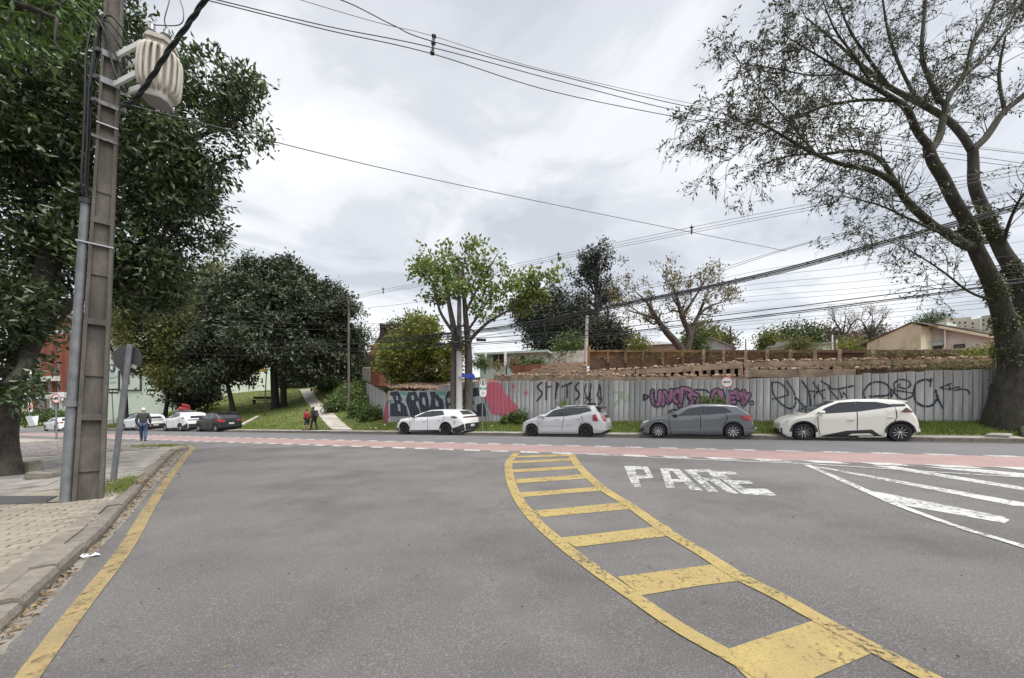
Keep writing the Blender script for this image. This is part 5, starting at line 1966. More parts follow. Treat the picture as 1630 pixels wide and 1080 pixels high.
def crown_points(blobs, n, r, clump, per, gap=-.25, freq=.5, shell=.5, squash=1.0):
    """clumped leaf bases inside ellipsoids: returns points and outward directions"""
    wts = np.array([b[1] ** 2 for b in blobs])
    wts = wts / wts.sum()
    cen, out = [], []
    tries = 0
    while len(cen) < n and tries < n * 12:
        tries += 1
        b = blobs[r.choice(len(blobs), p=wts)]
        d = Vector(sph(1, r)[0])
        rad = b[1] * (shell + (1 - shell) * r.random() ** .6) * (1 + .38 * noise.noise(d * 1.9 + b[0] * .37))
        sq = b[2] if len(b) > 2 else squash
        p = b[0] + Vector((d.x * rad, d.y * rad, d.z * rad * sq))
        if noise.noise(p * freq) < gap:
            continue
        cen.append(p)
        out.append(d)
    C, O = np.array(cen), np.array(out)
    k = per
    P = np.repeat(C, k, 0) + r.normal(0, clump, (len(C) * k, 3))
    D = np.repeat(O, k, 0) * .55 + r.normal(0, .7, (len(C) * k, 3))
    return P, D, cen


def blob_tree(name, label, base, trunk, blobs, n, per, leaf, m, bark="bark_dark", group=None, seed=1, clump=.3, gap=-.25, freq=.5, shell=.5, lean=0, cat="tree", droop=0.0, twigs=26, squash=1.0):
    r = np.random.default_rng(seed)
    root = thing(name, label, cat, base, group=group)
    P, D, cen = crown_points(blobs, n, r, clump, per, gap, freq, shell, squash)
    D[:, 2] -= droop
    crown = leaf_cloud("crown", P, D, leaf[0], leaf[1], m, root, rs=seed)
    mb = MB()
    if isinstance(trunk, (int, float)):
        fork = sum((b[0] for b in blobs), Vector()) / len(blobs)
        low = min(b[0].z - b[1] * .7 for b in blobs)
        f = Vector((base.x * .5 + fork.x * .5, base.y * .5 + fork.y * .5, max(base.z + .5, low)))
        P0 = [(base - Vector((0, 0, .3)), trunk * 1.5), (base + Vector((0, 0, .25)), trunk * 1.1), (base.lerp(f, .5) + Vector((.06, 0, 0)), trunk * .9), (f, trunk * .75)]
        tube_path(mb, smooth_path(P0, 4), 9)
        starts = [(f, trunk * .55)]
    else:
        starts = []
        for pth in trunk:
            sp_ = smooth_path(pth, 5)
            tube_path(mb, sp_, 10)
            starts += sp_[len(sp_) // 2:]
    for b in blobs:
        s_ = min(starts, key=lambda q: (q[0] - b[0]).length)
        e_ = b[0] + Vector(r.normal(0, .2, 3)) * b[1]
        mid = s_[0].lerp(e_, .5) + Vector((0, 0, -.12 * (e_ - s_[0]).length)) + Vector(r.normal(0, .06, 3)) * (e_ - s_[0]).length
        pp = smooth_path([(s_[0], s_[1] * .8), (mid, s_[1] * .5), (e_, s_[1] * .22)], 4)
        tube_path(mb, pp, 6)
        for k in range(twigs):
            c_ = cen[r.integers(0, len(cen))]
            if (c_ - b[0]).length > b[1] * 1.1:
                continue
            q = pp[r.integers(3, len(pp))]
            m2 = q[0].lerp(c_, .5) + Vector(r.normal(0, .08, 3)) * (c_ - q[0]).length
            mb.tube([q[0], m2, c_], [q[1] * .5, q[1] * .32, .008], 4, cap=False)
    mb.build("trunk", MT[bark], root, smooth=True)
    return root


def B(px, py, Y, rpx, sq=1.0):
    return (W(px, py, Y), rpx / F * Y, sq)


def gnd(px, Y, t=None):
    X = (px - CX) / F * Y
    s, tq = ST(X, Y)
    return Vector((X, Y, float(HH(X, Y)) if tq > 19 else float(base_z(X)) + .13))


# near dense tree at the pavement edge
t0 = G(14, 757, .13)
tr = [[(t0 - Vector((0, 0, .2)), .34), (t0 + Vector((0, 0, .15)), .24), (W(10, 690, 9.75), .21), (W(24, 600, 9.8), .2), (W(50, 530, 9.9), .28), (W(70, 450, 10), .25), (W(95, 350, 10.1), .2), (W(130, 220, 10.2), .15), (W(170, 60, 10.3), .1)],
      [(W(52, 535, 9.9), .16), (W(85, 512, 9.9), .13), (W(120, 480, 10), .11), (W(190, 440, 10.3), .08), (W(250, 380, 10.6), .05)],
      [(W(40, 560, 9.8), .15), (W(0, 480, 9.4), .12), (W(-60, 400, 9), .08)],
      [(W(95, 350, 10.1), .14), (W(180, 280, 10.3), .1), (W(290, 230, 10.4), .06), (W(380, 190, 10.3), .04)],
      [(W(70, 470, 10), .1), (W(110, 486, 10.6), .08), (W(150, 520, 11), .05), (W(180, 560, 11.2), .03)]]
blobs = [B(70, 130, 10, 170), B(-70, 60, 9.5, 200), B(-60, 320, 9.2, 190), B(40, 330, 10, 140), B(110, 420, 10.6, 70), B(-10, 490, 9.0, 72), B(6, 590, 8.9, 40, 1.5), B(-70, 560, 9, 90),
         B(178, 60, 10.2, 66), B(190, 210, 10.2, 120), B(325, 135, 10.3, 62), B(398, 160, 10.3, 38), B(400, 200, 10.2, 30), B(300, 225, 10.4, 78), B(325, 300, 10.7, 42), B(285, 330, 10.8, 66), B(225, 350, 10.6, 100), B(300, 390, 10.9, 38),
         B(225, 440, 11, 62), B(262, 430, 11, 55)]
blob_tree("broadleaf_tree", "big dark dense tree with glossy leaves behind the concrete pole", t0, tr, blobs, 7600, 11, (.2, .072), "leaf_dark", "bark", seed=3, clump=.12, gap=-.1, freq=.9, shell=.42, twigs=16)
# bright broad leaves hanging in from a tree outside the frame
bb_ = Vector((-9.6, 4.6, -.1))
tr = [[(bb_, .3), (bb_ + Vector((.1, .1, 2)), .25), (W(-220, 120, 5), .16), (W(-120, 20, 4.7), .08), (W(10, 5, 4.6), .04), (W(90, 30, 4.6), .02)], [(W(-120, 20, 4.7), .05), (W(-40, -60, 4.8), .03), (W(60, -50, 4.9), .02)]]
blobs = [B(25, 10, 4.6, 42), B(80, 10, 4.7, 28), B(55, 55, 4.6, 22), B(-40, 20, 4.7, 60), B(60, -50, 4.8, 50), B(-120, 0, 4.9, 90), B(110, -15, 4.8, 22), B(95, 80, 4.6, 9)]
blob_tree("overhanging_tree", "tree with large bright green leaves hanging into the top corner", bb_, tr, blobs, 210, 8, (.15, .055), "leaf_bright", "bark", seed=4, clump=.09, gap=-.25, freq=1.6, shell=.3, droop=.75, twigs=8)

# yellowish tree on the lawn behind the leaning sign
b0 = gnd(201, 42)
b0 = ground_at(201, 20.6)
Yt = b0.y
tr = [[(b0 - Vector((0, 0, .2)), .33), (b0 + Vector((0, 0, .3)), .24), (W(198, 610, Yt), .2), (W(190, 540, Yt), .17), (W(184, 490, Yt - 1), .13), (W(200, 430, Yt - 2), .08)],
      [(W(192, 555, Yt), .12), (W(225, 520, Yt - 1), .08), (W(265, 480, Yt - 2), .05)]]
blobs = [B(255, 545, Yt - 2, 52), B(215, 500, Yt - 2, 30), B(290, 510, Yt - 2, 48), B(250, 480, Yt - 3, 50), B(270, 585, Yt - 3, 30), B(195, 455, Yt, 28), B(185, 530, Yt, 16), B(300, 560, Yt - 2, 30)]
blob_tree("leafy_tree", "olive green tree on the lawn whose trunk shows behind the leaning sign", b0, tr, blobs, 2600, 10, (.42, .17), "leaf_olive", "bark", seed=5, clump=.5, gap=-.15, freq=.35, shell=.35)
PT = "trees on the park slope"
bt = gnd(330, 62)
blob_tree("leafy_tree", "pale yellow green tree rising behind the dark park trees", bt, .35, [B(325, 460, 62, 34), B(350, 440, 64, 22), B(310, 500, 62, 40), B(345, 490, 63, 26)], 700, 8, (.55, .3), "leaf_yellowish", "bark_pale", PT, 6, 1.0, -.1, .25)
# the big dark tree with twin trunks
b1 = gnd(442, 42)
print("dark tree base", b1, HZ - (b1.z - 1.6) * F / b1.y)
tr = [[(b1 - Vector((.3, 0, .3)), .55), (b1 + Vector((-.25, 0, .5)), .42), (W(436, 590, 42), .36), (W(438, 540, 42), .3), (W(430, 480, 42), .15)],
      [(b1 + Vector((.5, .3, -.3)), .45), (b1 + Vector((.5, .3, .5)), .34), (W(452, 590, 42.3), .3), (W(462, 530, 42.5), .22), (W(480, 480, 43), .1)]]
blobs = [B(430, 478, 42, 62), B(390, 510, 42, 62), B(480, 500, 42, 62), B(425, 530, 39, 56), B(355, 540, 42, 48), B(510, 500, 43, 52), B(470, 550, 40, 46), B(345, 480, 43, 30), B(540, 500, 44, 34), B(405, 455, 42, 40), B(455, 448, 42, 34),
         B(520, 560, 43, 40), B(380, 570, 41, 38), B(490, 580, 42, 30), B(545, 545, 45, 30)]
blob_tree("evergreen_tree", "huge round dark evergreen with twin trunks beside the park bench", b1, tr, blobs, 8200, 10, (.46, .2), "leaf_blackgreen", "bark_dark", PT, 7, .3, -.04, .55, .5, droop=.35)
b2 = gnd(372, 40)
blob_tree("evergreen_tree", "dark evergreen with slim trunk standing between bench and parked cars", b2, .26, [B(365, 570, 40, 34), B(335, 560, 40, 36), B(390, 560, 41, 30), B(350, 530, 41, 30), B(318, 590, 39, 28)], 1900, 9, (.4, .19), "leaf_blackgreen", "bark_dark", PT, 8, .4, -.15, .35, .4, droop=.3)
b3 = gnd(262, 44)
blob_tree("evergreen_tree", "low dark tree with crooked trunks before the pale green wall", b3, .22, [B(262, 600, 44, 26), B(240, 590, 44, 22), B(285, 600, 44, 30), B(300, 570, 45, 30), B(270, 565, 45, 24)], 1300, 9, (.42, .2), "leaf_blackgreen", "bark_dark", PT, 9, .4, -.15, .35, .4)
b3 = gnd(305, 47)
blob_tree("evergreen_tree", "dark bushy tree low on the park slope left of the slim trunk", b3, .3, [B(305, 615, 47, 28), B(325, 625, 47, 22), B(290, 630, 46, 18)], 900, 9, (.42, .2), "leaf_blackgreen", "bark_dark", PT, 10, .4, -.2, .35, .4)
b3 = gnd(560, 46)
blob_tree("loose_tree", "thin brownish tree at the edge of the dark evergreen, behind the slim grey pole", b3, .2, [B(555, 490, 46, 26), B(565, 540, 46, 26), B(545, 570, 46, 24), B(570, 580, 46, 18)], 520, 8, (.34, .14), "leaf_sparse", "bark_dark", PT, 11, .5, -.05, .5, .3)
BG = "bushes beside the path"
for i, (px, py, t, rp, lab) in enumerate(((537, 622, 25, 17, "green bush beside the path, below the slim grey pole"), (556, 612, 27, 22, "taller leafy bush beside the slim grey pole"), (572, 630, 23.5, 13, "small bush on the bank near the fence corner"),
                                          (590, 640, 22.4, 11, "lowest bush at the foot of the returning fence"), (520, 606, 33, 15, "bush at the top of the path"), (578, 600, 30, 18, "bush in front of the weathered board fence"))):
    g_ = ground_at(px, t)
    Yb = g_.y
    rr_ = rp / F * Yb
    blob_tree("bush", lab, g_, .05, [(g_ + Vector((0, 0, rr_ * .8)), rr_, .9), (g_ + Vector((rr_ * .7, 0, rr_ * .5)), rr_ * .6, .9), (g_ + Vector((-rr_ * .6, .2, rr_ * .55)), rr_ * .65, .9)], 260, 9, (.24, .12), "leaf_hedge", "bark_dark", BG, 20 + i, .2, -.3, .8, .3, cat="bush", twigs=6)

for i, (px, py, rp, Y, lab) in enumerate(((352, 585, 30, 90, "dark distant trees on the hilltop behind the slim trunk"), (470, 590, 26, 88, "dark distant tree on the hilltop behind the twin trunks"), (400, 590, 26, 95, "distant tree on the hilltop behind the park bench"), (520, 585, 26, 92, "distant tree on the hilltop at the top of the path"), (560, 575, 22, 84, "distant tree on the hilltop behind the slim grey pole"))):
    g_ = gnd(px, Y)
    blob_tree("leafy_tree", lab, g_, .3, [B(px, py, Y, rp), B(px - rp * .8, py + 10, Y, rp * .7), B(px + rp * .8, py + 8, Y, rp * .7), B(px, py + 20, Y, rp)], 800, 8, (.8, .4), "leaf_blackgreen", "bark_dark", PT, 140 + i, .9, -.25, .2, .3)

# street tree with two trunks at the lamp pole
b4 = ground_at(724, 20.4)
b5 = ground_at(746, 20.6)
Yt = b4.y
tr = [[(b4 - Vector((0, 0, .2)), .34), (b4 + Vector((0, 0, .3)), .28), (W(723, 600, Yt), .25), (W(724, 540, Yt), .22), (W(716, 490, Yt), .15), (W(706, 440, Yt), .08)],
      [(b5 - Vector((0, 0, .2)), .34), (b5 + Vector((0, 0, .3)), .29), (W(746, 600, Yt + .3), .26), (W(745, 550, Yt + .3), .22), (W(740, 490, Yt), .15), (W(736, 420, Yt), .08)],
      [(W(745, 545, Yt + .3), .13), (W(775, 515, Yt), .1), (W(815, 490, Yt - .4), .07), (W(850, 455, Yt - .6), .04), (W(884, 425, Yt - .6), .015)],
      [(W(722, 530, Yt), .12), (W(700, 495, Yt + .5), .09), (W(690, 450, Yt + .8), .05), (W(660, 420, Yt + 1), .02)],
      [(W(740, 500, Yt), .1), (W(765, 450, Yt + .5), .06), (W(795, 400, Yt + .6), .02)],
      [(W(742, 530, Yt), .1), (W(770, 490, Yt + 1), .06), (W(800, 440, Yt + 1.4), .02)]]
blobs = [B(700, 425, Yt, 40), B(672, 428, Yt + .8, 24), B(735, 415, Yt, 36), B(765, 410, Yt + .5, 28), B(790, 402, Yt + .6, 14), B(725, 460, Yt - .5, 34), B(770, 450, Yt, 28), B(800, 470, Yt + 1, 30), B(835, 465, Yt - .5, 26), B(868, 438, Yt - .6, 24), B(840, 490, Yt, 20),
         B(775, 490, Yt, 22), B(690, 470, Yt + .6, 22), B(712, 395, Yt, 14), B(882, 430, Yt - .6, 16), B(858, 440, Yt - .5, 28), B(850, 470, Yt - .3, 24), B(822, 450, Yt + .4, 22), B(815, 480, Yt, 22), B(795, 435, Yt + .6, 20)]
blob_tree("street_tree", "spring green street tree with two trunks behind the lamp post", b4, tr, blobs, 430, 12, (.3, .16), "leaf_spring", "bark_mid", seed=12, clump=.2, gap=.12, freq=1.2, shell=.15, twigs=26)
b6 = p3(664, 640, 23.4)
b6.z = float(HH(b6.x, b6.y))
Yt = b6.y
blob_tree("lime_tree", "bushy lime green tree growing behind the fence corner", b6, .16, [B(648, 560, Yt, 34), B(685, 545, Yt, 34), B(700, 580, Yt, 28), B(628, 580, Yt, 20), B(668, 525, Yt + 1, 22), B(650, 590, Yt, 26), B(705, 610, Yt, 18), B(720, 560, Yt, 20), B(640, 540, Yt, 18), B(620, 560, Yt + 2, 16), B(612, 585, Yt + 2, 12)],
          1150, 10, (.3, .17), "leaf_lime", "bark", seed=13, clump=.28, gap=-.02, freq=.7, shell=.3, twigs=18)
b6 = p3(690, 640, 25)
b6.z = float(HH(b6.x, b6.y))
blob_tree("bush", "darker leafy bush under the lime green tree", b6, .08, [B(690, 605, b6.y, 20), B(712, 600, b6.y, 18), B(675, 620, b6.y, 10)], 330, 9, (.24, .12), "leaf_hedge", seed=33, clump=.22, gap=-.2, freq=.8, shell=.3, cat="bush", twigs=8)
b7 = p3(640, 600, 34)
b7.z = float(HH(b7.x, b7.y))
blob_tree("dark_tree", "dark round tree behind the lime green tree", b7, .2, [B(645, 530, b7.y, 30), B(625, 550, b7.y, 20), B(668, 540, b7.y, 22)], 800, 9, (.36, .18), "leaf_olive", seed=14, clump=.4, gap=-.1, freq=.4, shell=.4)

# backdrop trees on the plateau
BT = "trees beyond the ruined terrace"


def back_tree(name, label, px, Y, blobs, n, leaf, m, tr=.3, seed=1, per=8, gap=-.15, bark="bark_dark", clump=.5, shell=.45, droop=0.0, group=BT, sq=1.0):
    g_ = gnd(px, Y)
    blob_tree(name, label, g_, tr, [B(b[0], b[1], Y + (b[3] if len(b) > 3 else 0), b[2], sq) for b in blobs], n, per, leaf, m, bark, group, seed, clump, gap, 14 / Y, shell, droop=droop, twigs=10)


back_tree("conifer_tree", "dark spreading conifer beyond the ruins, beside the mint house", 885, 46, [(885, 505, 42), (850, 500, 28), (915, 520, 40), (870, 540, 34), (835, 490, 16), (905, 485, 24)], 2600, (.45, .16), "leaf_pine", .4, 41, 9, -.12, droop=.4)
back_tree("conifer_tree", "dark low conifer at the foot of the tall thin-topped tree", 965, 47, [(960, 535, 30), (940, 550, 26), (975, 545, 18), (930, 525, 22)], 1500, (.45, .16), "leaf_pine", .35, 42, 9, -.12, droop=.4)
back_tree("bush", "green bush in front of the dark conifers, left of the white pole", 905, 40, [(905, 552, 16), (895, 562, 12), (918, 560, 12)], 420, (.26, .14), "leaf_hedge", .1, 43, 8, -.3)
for i, (px, lab) in enumerate(((772, "small scrubby bush under the mint house beside the street tree"), (806, "small scrubby bush under the middle of the mint house"), (848, "small scrubby bush at the far corner of the mint house"))):
    g_ = p3(px, 584, 28)
    blob_tree("bush", lab, g_ - Vector((0, 0, .3)), .04, [(g_ + Vector((0, 0, .35)), .55, .7), (g_ + Vector((.7, 0, .25)), .45, .7), (g_ + Vector((-.6, 0, .25)), .5, .7)], 130, 8, (.2, .08), "leaf_rust" if i % 2 else "leaf_hedge", seed=160 + i, clump=.2, gap=-.1, freq=1, shell=.2, cat="bush", group="scrub before the mint house", twigs=12)
# tall tree with tufted open top
g_ = gnd(948, 46)
r_ = np.random.default_rng(44)
root = thing("tall_tree", "tall thin tree with an open tufted top above the dark conifers", "tree", g_, group=BT)
mb, tips = MB(), []
tube_path(mb, smooth_path([(g_, .4), (W(948, 540, 46), .34), (W(949, 480, 46), .26), (W(948, 450, 46), .18), (W(945, 420, 46), .08)], 4), 7)
for a, b, m_ in (((948, 455), (925, 428), .1), ((948, 450), (968, 425), .1), ((948, 470), (920, 450), .11), ((949, 475), (975, 462), .09), ((948, 440), (940, 415), .08), ((948, 445), (957, 415), .08), ((948, 490), (922, 470), .12), ((948, 490), (972, 480), .1), ((949, 500), (915, 490), .12), ((948, 500), (970, 495), .1)):
    p0, p1 = W(*a, 46), W(*b, 46 + r_.normal(0, 1.5))
    d_ = p1 - p0
    for k in range(3):
        grow(r_, p0, d_ + Vector(r_.normal(0, .5, 3)), d_.length * r_.uniform(.6, .9), m_, 2, mb, tips, .5, (2, 3), .15, .012)
mb.build("trunk", MT["bark_dark"], root, smooth=True)
C = np.array([t_[0] for t_ in tips])
P = np.repeat(C, 14, 0) + r_.normal(0, .3, (len(C) * 14, 3))
D = r_.normal(0, 1, P.shape)
leaf_cloud("crown", P, D, .42, .16, "leaf_pine", root, rs=44)

# half bare rusty tree and two bare ones
def limb_tree(name, label, base, limbs, Y, leaf, m, bark, seed, per, depth=2, L=1.2, group=BT, spread=.5, kids=(2, 3), twn=3, leafspread=.25):
    r = np.random.default_rng(seed)
    root = thing(name, label, "tree", base, group=group)
    mb, tips = MB(), []
    for lm in limbs:
        pth = smooth_path([(W(a, b, Y + dy), rd) for a, b, dy, rd in lm], 4)
        tube_path(mb, pth, 7)
        for q in range(len(pth) // 3, len(pth)):
            if r.random() < .75 or q == len(pth) - 1:
                d_ = (pth[q][0] - pth[max(q - 2, 0)][0]).normalized()
                for k in range(twn if q == len(pth) - 1 else 1):
                    grow(r, pth[q][0], d_ * .8 + Vector(r.normal(0, .5, 3)), L * r.uniform(.6, 1.1), max(.02, pth[q][1] * .6), depth, mb, tips, spread, kids, .1, .012)
    mb.build("trunk", MT[bark], root, smooth=True)
    if per:
        C = np.array([t_[0] for t_ in tips])
        P = np.repeat(C, per, 0) + r.normal(0, leafspread, (len(C) * per, 3))
        leaf_cloud("crown", P, r.normal(0, 1, P.shape), leaf[0], leaf[1], m, root, rs=seed)
    return root


g_ = gnd(1090, 40)
limb_tree("half_bare_tree", "half bare spreading tree with rusty young leaves beyond the ruins", g_,
          [[(1092, 600, 0, .5), (1085, 558, 0, .42), (1062, 530, 0, .34), (1046, 508, 0, .24), (1030, 482, .6, .12), (1012, 465, 1, .05)],
           [(1090, 565, 0, .4), (1098, 535, 0, .34), (1086, 505, 0, .26), (1078, 475, -.5, .14), (1070, 455, -1, .06)], [(1098, 540, 0, .28), (1110, 505, .5, .2), (1130, 488, 1, .12), (1155, 480, 1.4, .05)],
           [(1086, 505, 0, .18), (1105, 475, 0, .12), (1118, 455, 0, .05)], [(1046, 508, 0, .16), (1020, 500, -.6, .1), (1000, 495, -1, .05)], [(1110, 505, .5, .14), (1125, 470, .5, .08), (1140, 460, .8, .04)]],
          40, (.3, .15), "leaf_rust", "bark", 45, 5, 2, 1.7, kids=(2, 3))
for i, (px, lab) in enumerate(((1343, "bare pinkish tree beyond the ruins, farther from the cream house"), (1386, "bare pinkish tree nearest the cream gabled house"))):
    g_ = gnd(px, 78)
    limb_tree("bare_tree", lab, g_, [[(px, 590, 0, .45), (px, 550, 0, .35), (px - 4, 530, 0, .25), (px - 14, 512, 1, .1)], [(px, 545, 0, .28), (px + 8, 525, 0, .18), (px + 18, 510, 1, .08)], [(px - 2, 535, 0, .2), (px + 2, 515, -1, .1), (px + 3, 503, -1, .05)]],
              78, (.25, .1), "leaf_pinkbare", "bark", 46 + i, 2, 2, 2.0, kids=(2, 4), leafspread=.4)
for i, a in enumerate((("leafy_tree", "rounded olive tree between the tall tree and the half bare tree", 990, 60, [(990, 545, 16), (1005, 552, 12), (975, 552, 12)], 420, (.5, .26), "leaf_olive"),
                       ("leafy_tree", "small green tree just behind the retaining wall below the half bare tree", 1014, 44, [(1014, 552, 9), (1022, 556, 7)], 160, (.3, .15), "leaf_lime"),
                       ("leafy_tree", "yellowish tree behind the trunk of the half bare tree", 1115, 55, [(1115, 535, 18), (1105, 548, 14), (1126, 545, 12)], 330, (.5, .26), "leaf_yellowish"),
                       ("leafy_tree", "round green tree left of the dark lamp pole on the plateau", 1143, 62, [(1143, 545, 14), (1130, 552, 10), (1155, 550, 10)], 380, (.5, .26), "leaf_olive"),
                       ("bush", "green bush in front of the pale blue gable", 1112, 43, [(1112, 548, 10), (1100, 554, 8)], 220, (.3, .15), "leaf_hedge"),
                       ("bush", "dark olive bush on the wall before the grey roofed house", 1272, 40, [(1272, 551, 11), (1262, 555, 7), (1283, 555, 7)], 260, (.24, .12), "leaf_olive"),
                       ("leafy_tree", "yellow green tree left of the grey roofed house", 1217, 80, [(1217, 550, 14), (1205, 554, 9)], 330, (.6, .3), "leaf_yellowish"),
                       ("leafy_tree", "dark green tree behind the grey roofed house", 1268, 92, [(1268, 536, 18), (1250, 545, 15), (1290, 540, 16), (1240, 548, 10)], 800, (.7, .35), "leaf_dark"),
                       ("leafy_tree", "brownish tree between the grey roofed house and the bare trees", 1312, 95, [(1312, 540, 17), (1330, 545, 14), (1298, 548, 12)], 600, (.7, .3), "leaf_pinkbare"),
                       ("leafy_tree", "dull purple brown treetop under the bare trees", 1372, 98, [(1372, 545, 18), (1395, 540, 15), (1350, 550, 14)], 700, (.7, .3), "leaf_pinkbare"),
                       ("leafy_tree", "dark treetop on the skyline above the cream house", 1490, 160, [(1492, 514, 9), (1478, 519, 9), (1512, 511, 8), (1462, 524, 7)], 500, (.9, .45), "leaf_dark"),
                       ("bush", "low green shrubs below the bare trees, on top of the retaining wall", 1352, 36, [(1352, 553, 7), (1342, 556, 5), (1366, 555, 6)], 200, (.2, .1), "leaf_lime"))):
    back_tree(a[0], a[1], a[2], a[3], a[4], a[5], a[6], a[7], .18, 60 + i, 8, -.25, clump=.012 * a[3])
# shrub at the cream house and weeds on the ruin and along the fence
g_ = p3(1566, 590, 25.5)
blob_tree("bush", "bright green shrub below the cream house beside the ivy trunk", g_, .08, [(g_ + Vector((0, 0, .75)), .55, .8), (g_ + Vector((.5, 0, .6)), .45, .8), (g_ + Vector((-.45, 0, .55)), .4, .8)], 300, 9, (.17, .06), "leaf_lime", seed=80, clump=.16, gap=-.3, freq=1, shell=.3, cat="bush", twigs=8)
WG = "weeds growing along the metal fence"
for i, (px, h_, w_, lab, m_) in enumerate(((895, 1.35, .38, "leafy green weed climbing the fence behind the silver hatchback", "leaf_spring"), (830, .75, .45, "dark ivy clump at the fence foot beside the pink paint", "leaf_hedge"),
                                           (1118, 1.25, .4, "green creeper over the purple letters, left of the arrow sign", "leaf_spring"), (1142, 1.15, .42, "green creeper over the purple letters, just beside the arrow sign post", "leaf_spring"),
                                           (812, .5, .3, "low dark weeds under the pink paint", "leaf_hedge"))):
    g_ = ground_at(px, 21.1)
    bl = [(g_ + Vector((0, -.05, h_ * .5)), w_ * .8, 1.3), (g_ + Vector((.1, -.05, h_ * .8)), w_ * .6, 1.1), (g_ + Vector((-.2, -.05, h_ * .3)), w_ * .8, 1)]
    blob_tree("climbing_weed", lab, g_, .03, bl, 110, 9, (.13, .075), m_, seed=90 + i, clump=.1, gap=-.2, freq=2, shell=.2, cat="weed", group=WG, twigs=8)
rr = np.random.default_rng(31)
P, D = [], []
for (a, b, t, n_) in (((1330, 585), (1590, 578), 22.6, 500), ((1380, 566), (1590, 560), 26.5, 500), ((1000, 566), (1300, 562), 26.7, 300), ((1460, 590), (1590, 585), 22.0, 300)):
    for _ in range(n_):
        u = rr.random()
        p = p3(a[0] + (b[0] - a[0]) * u, a[1] + (b[1] - a[1]) * u + rr.normal(0, 3), t + rr.normal(0, .1))
        P += [p + Vector(rr.normal(0, .06, 3)) for _ in range(3)]
P = np.array(P)
D = rr.normal(0, 1, P.shape)
D[:, 2] -= .3
o = leaf_cloud("ruin_weeds", P, D, .2, .03, "leaf_rust", rs=32)
tag(o, "dry trailing weeds on the ruined beams and retaining wall", "weeds", kind='stuff')

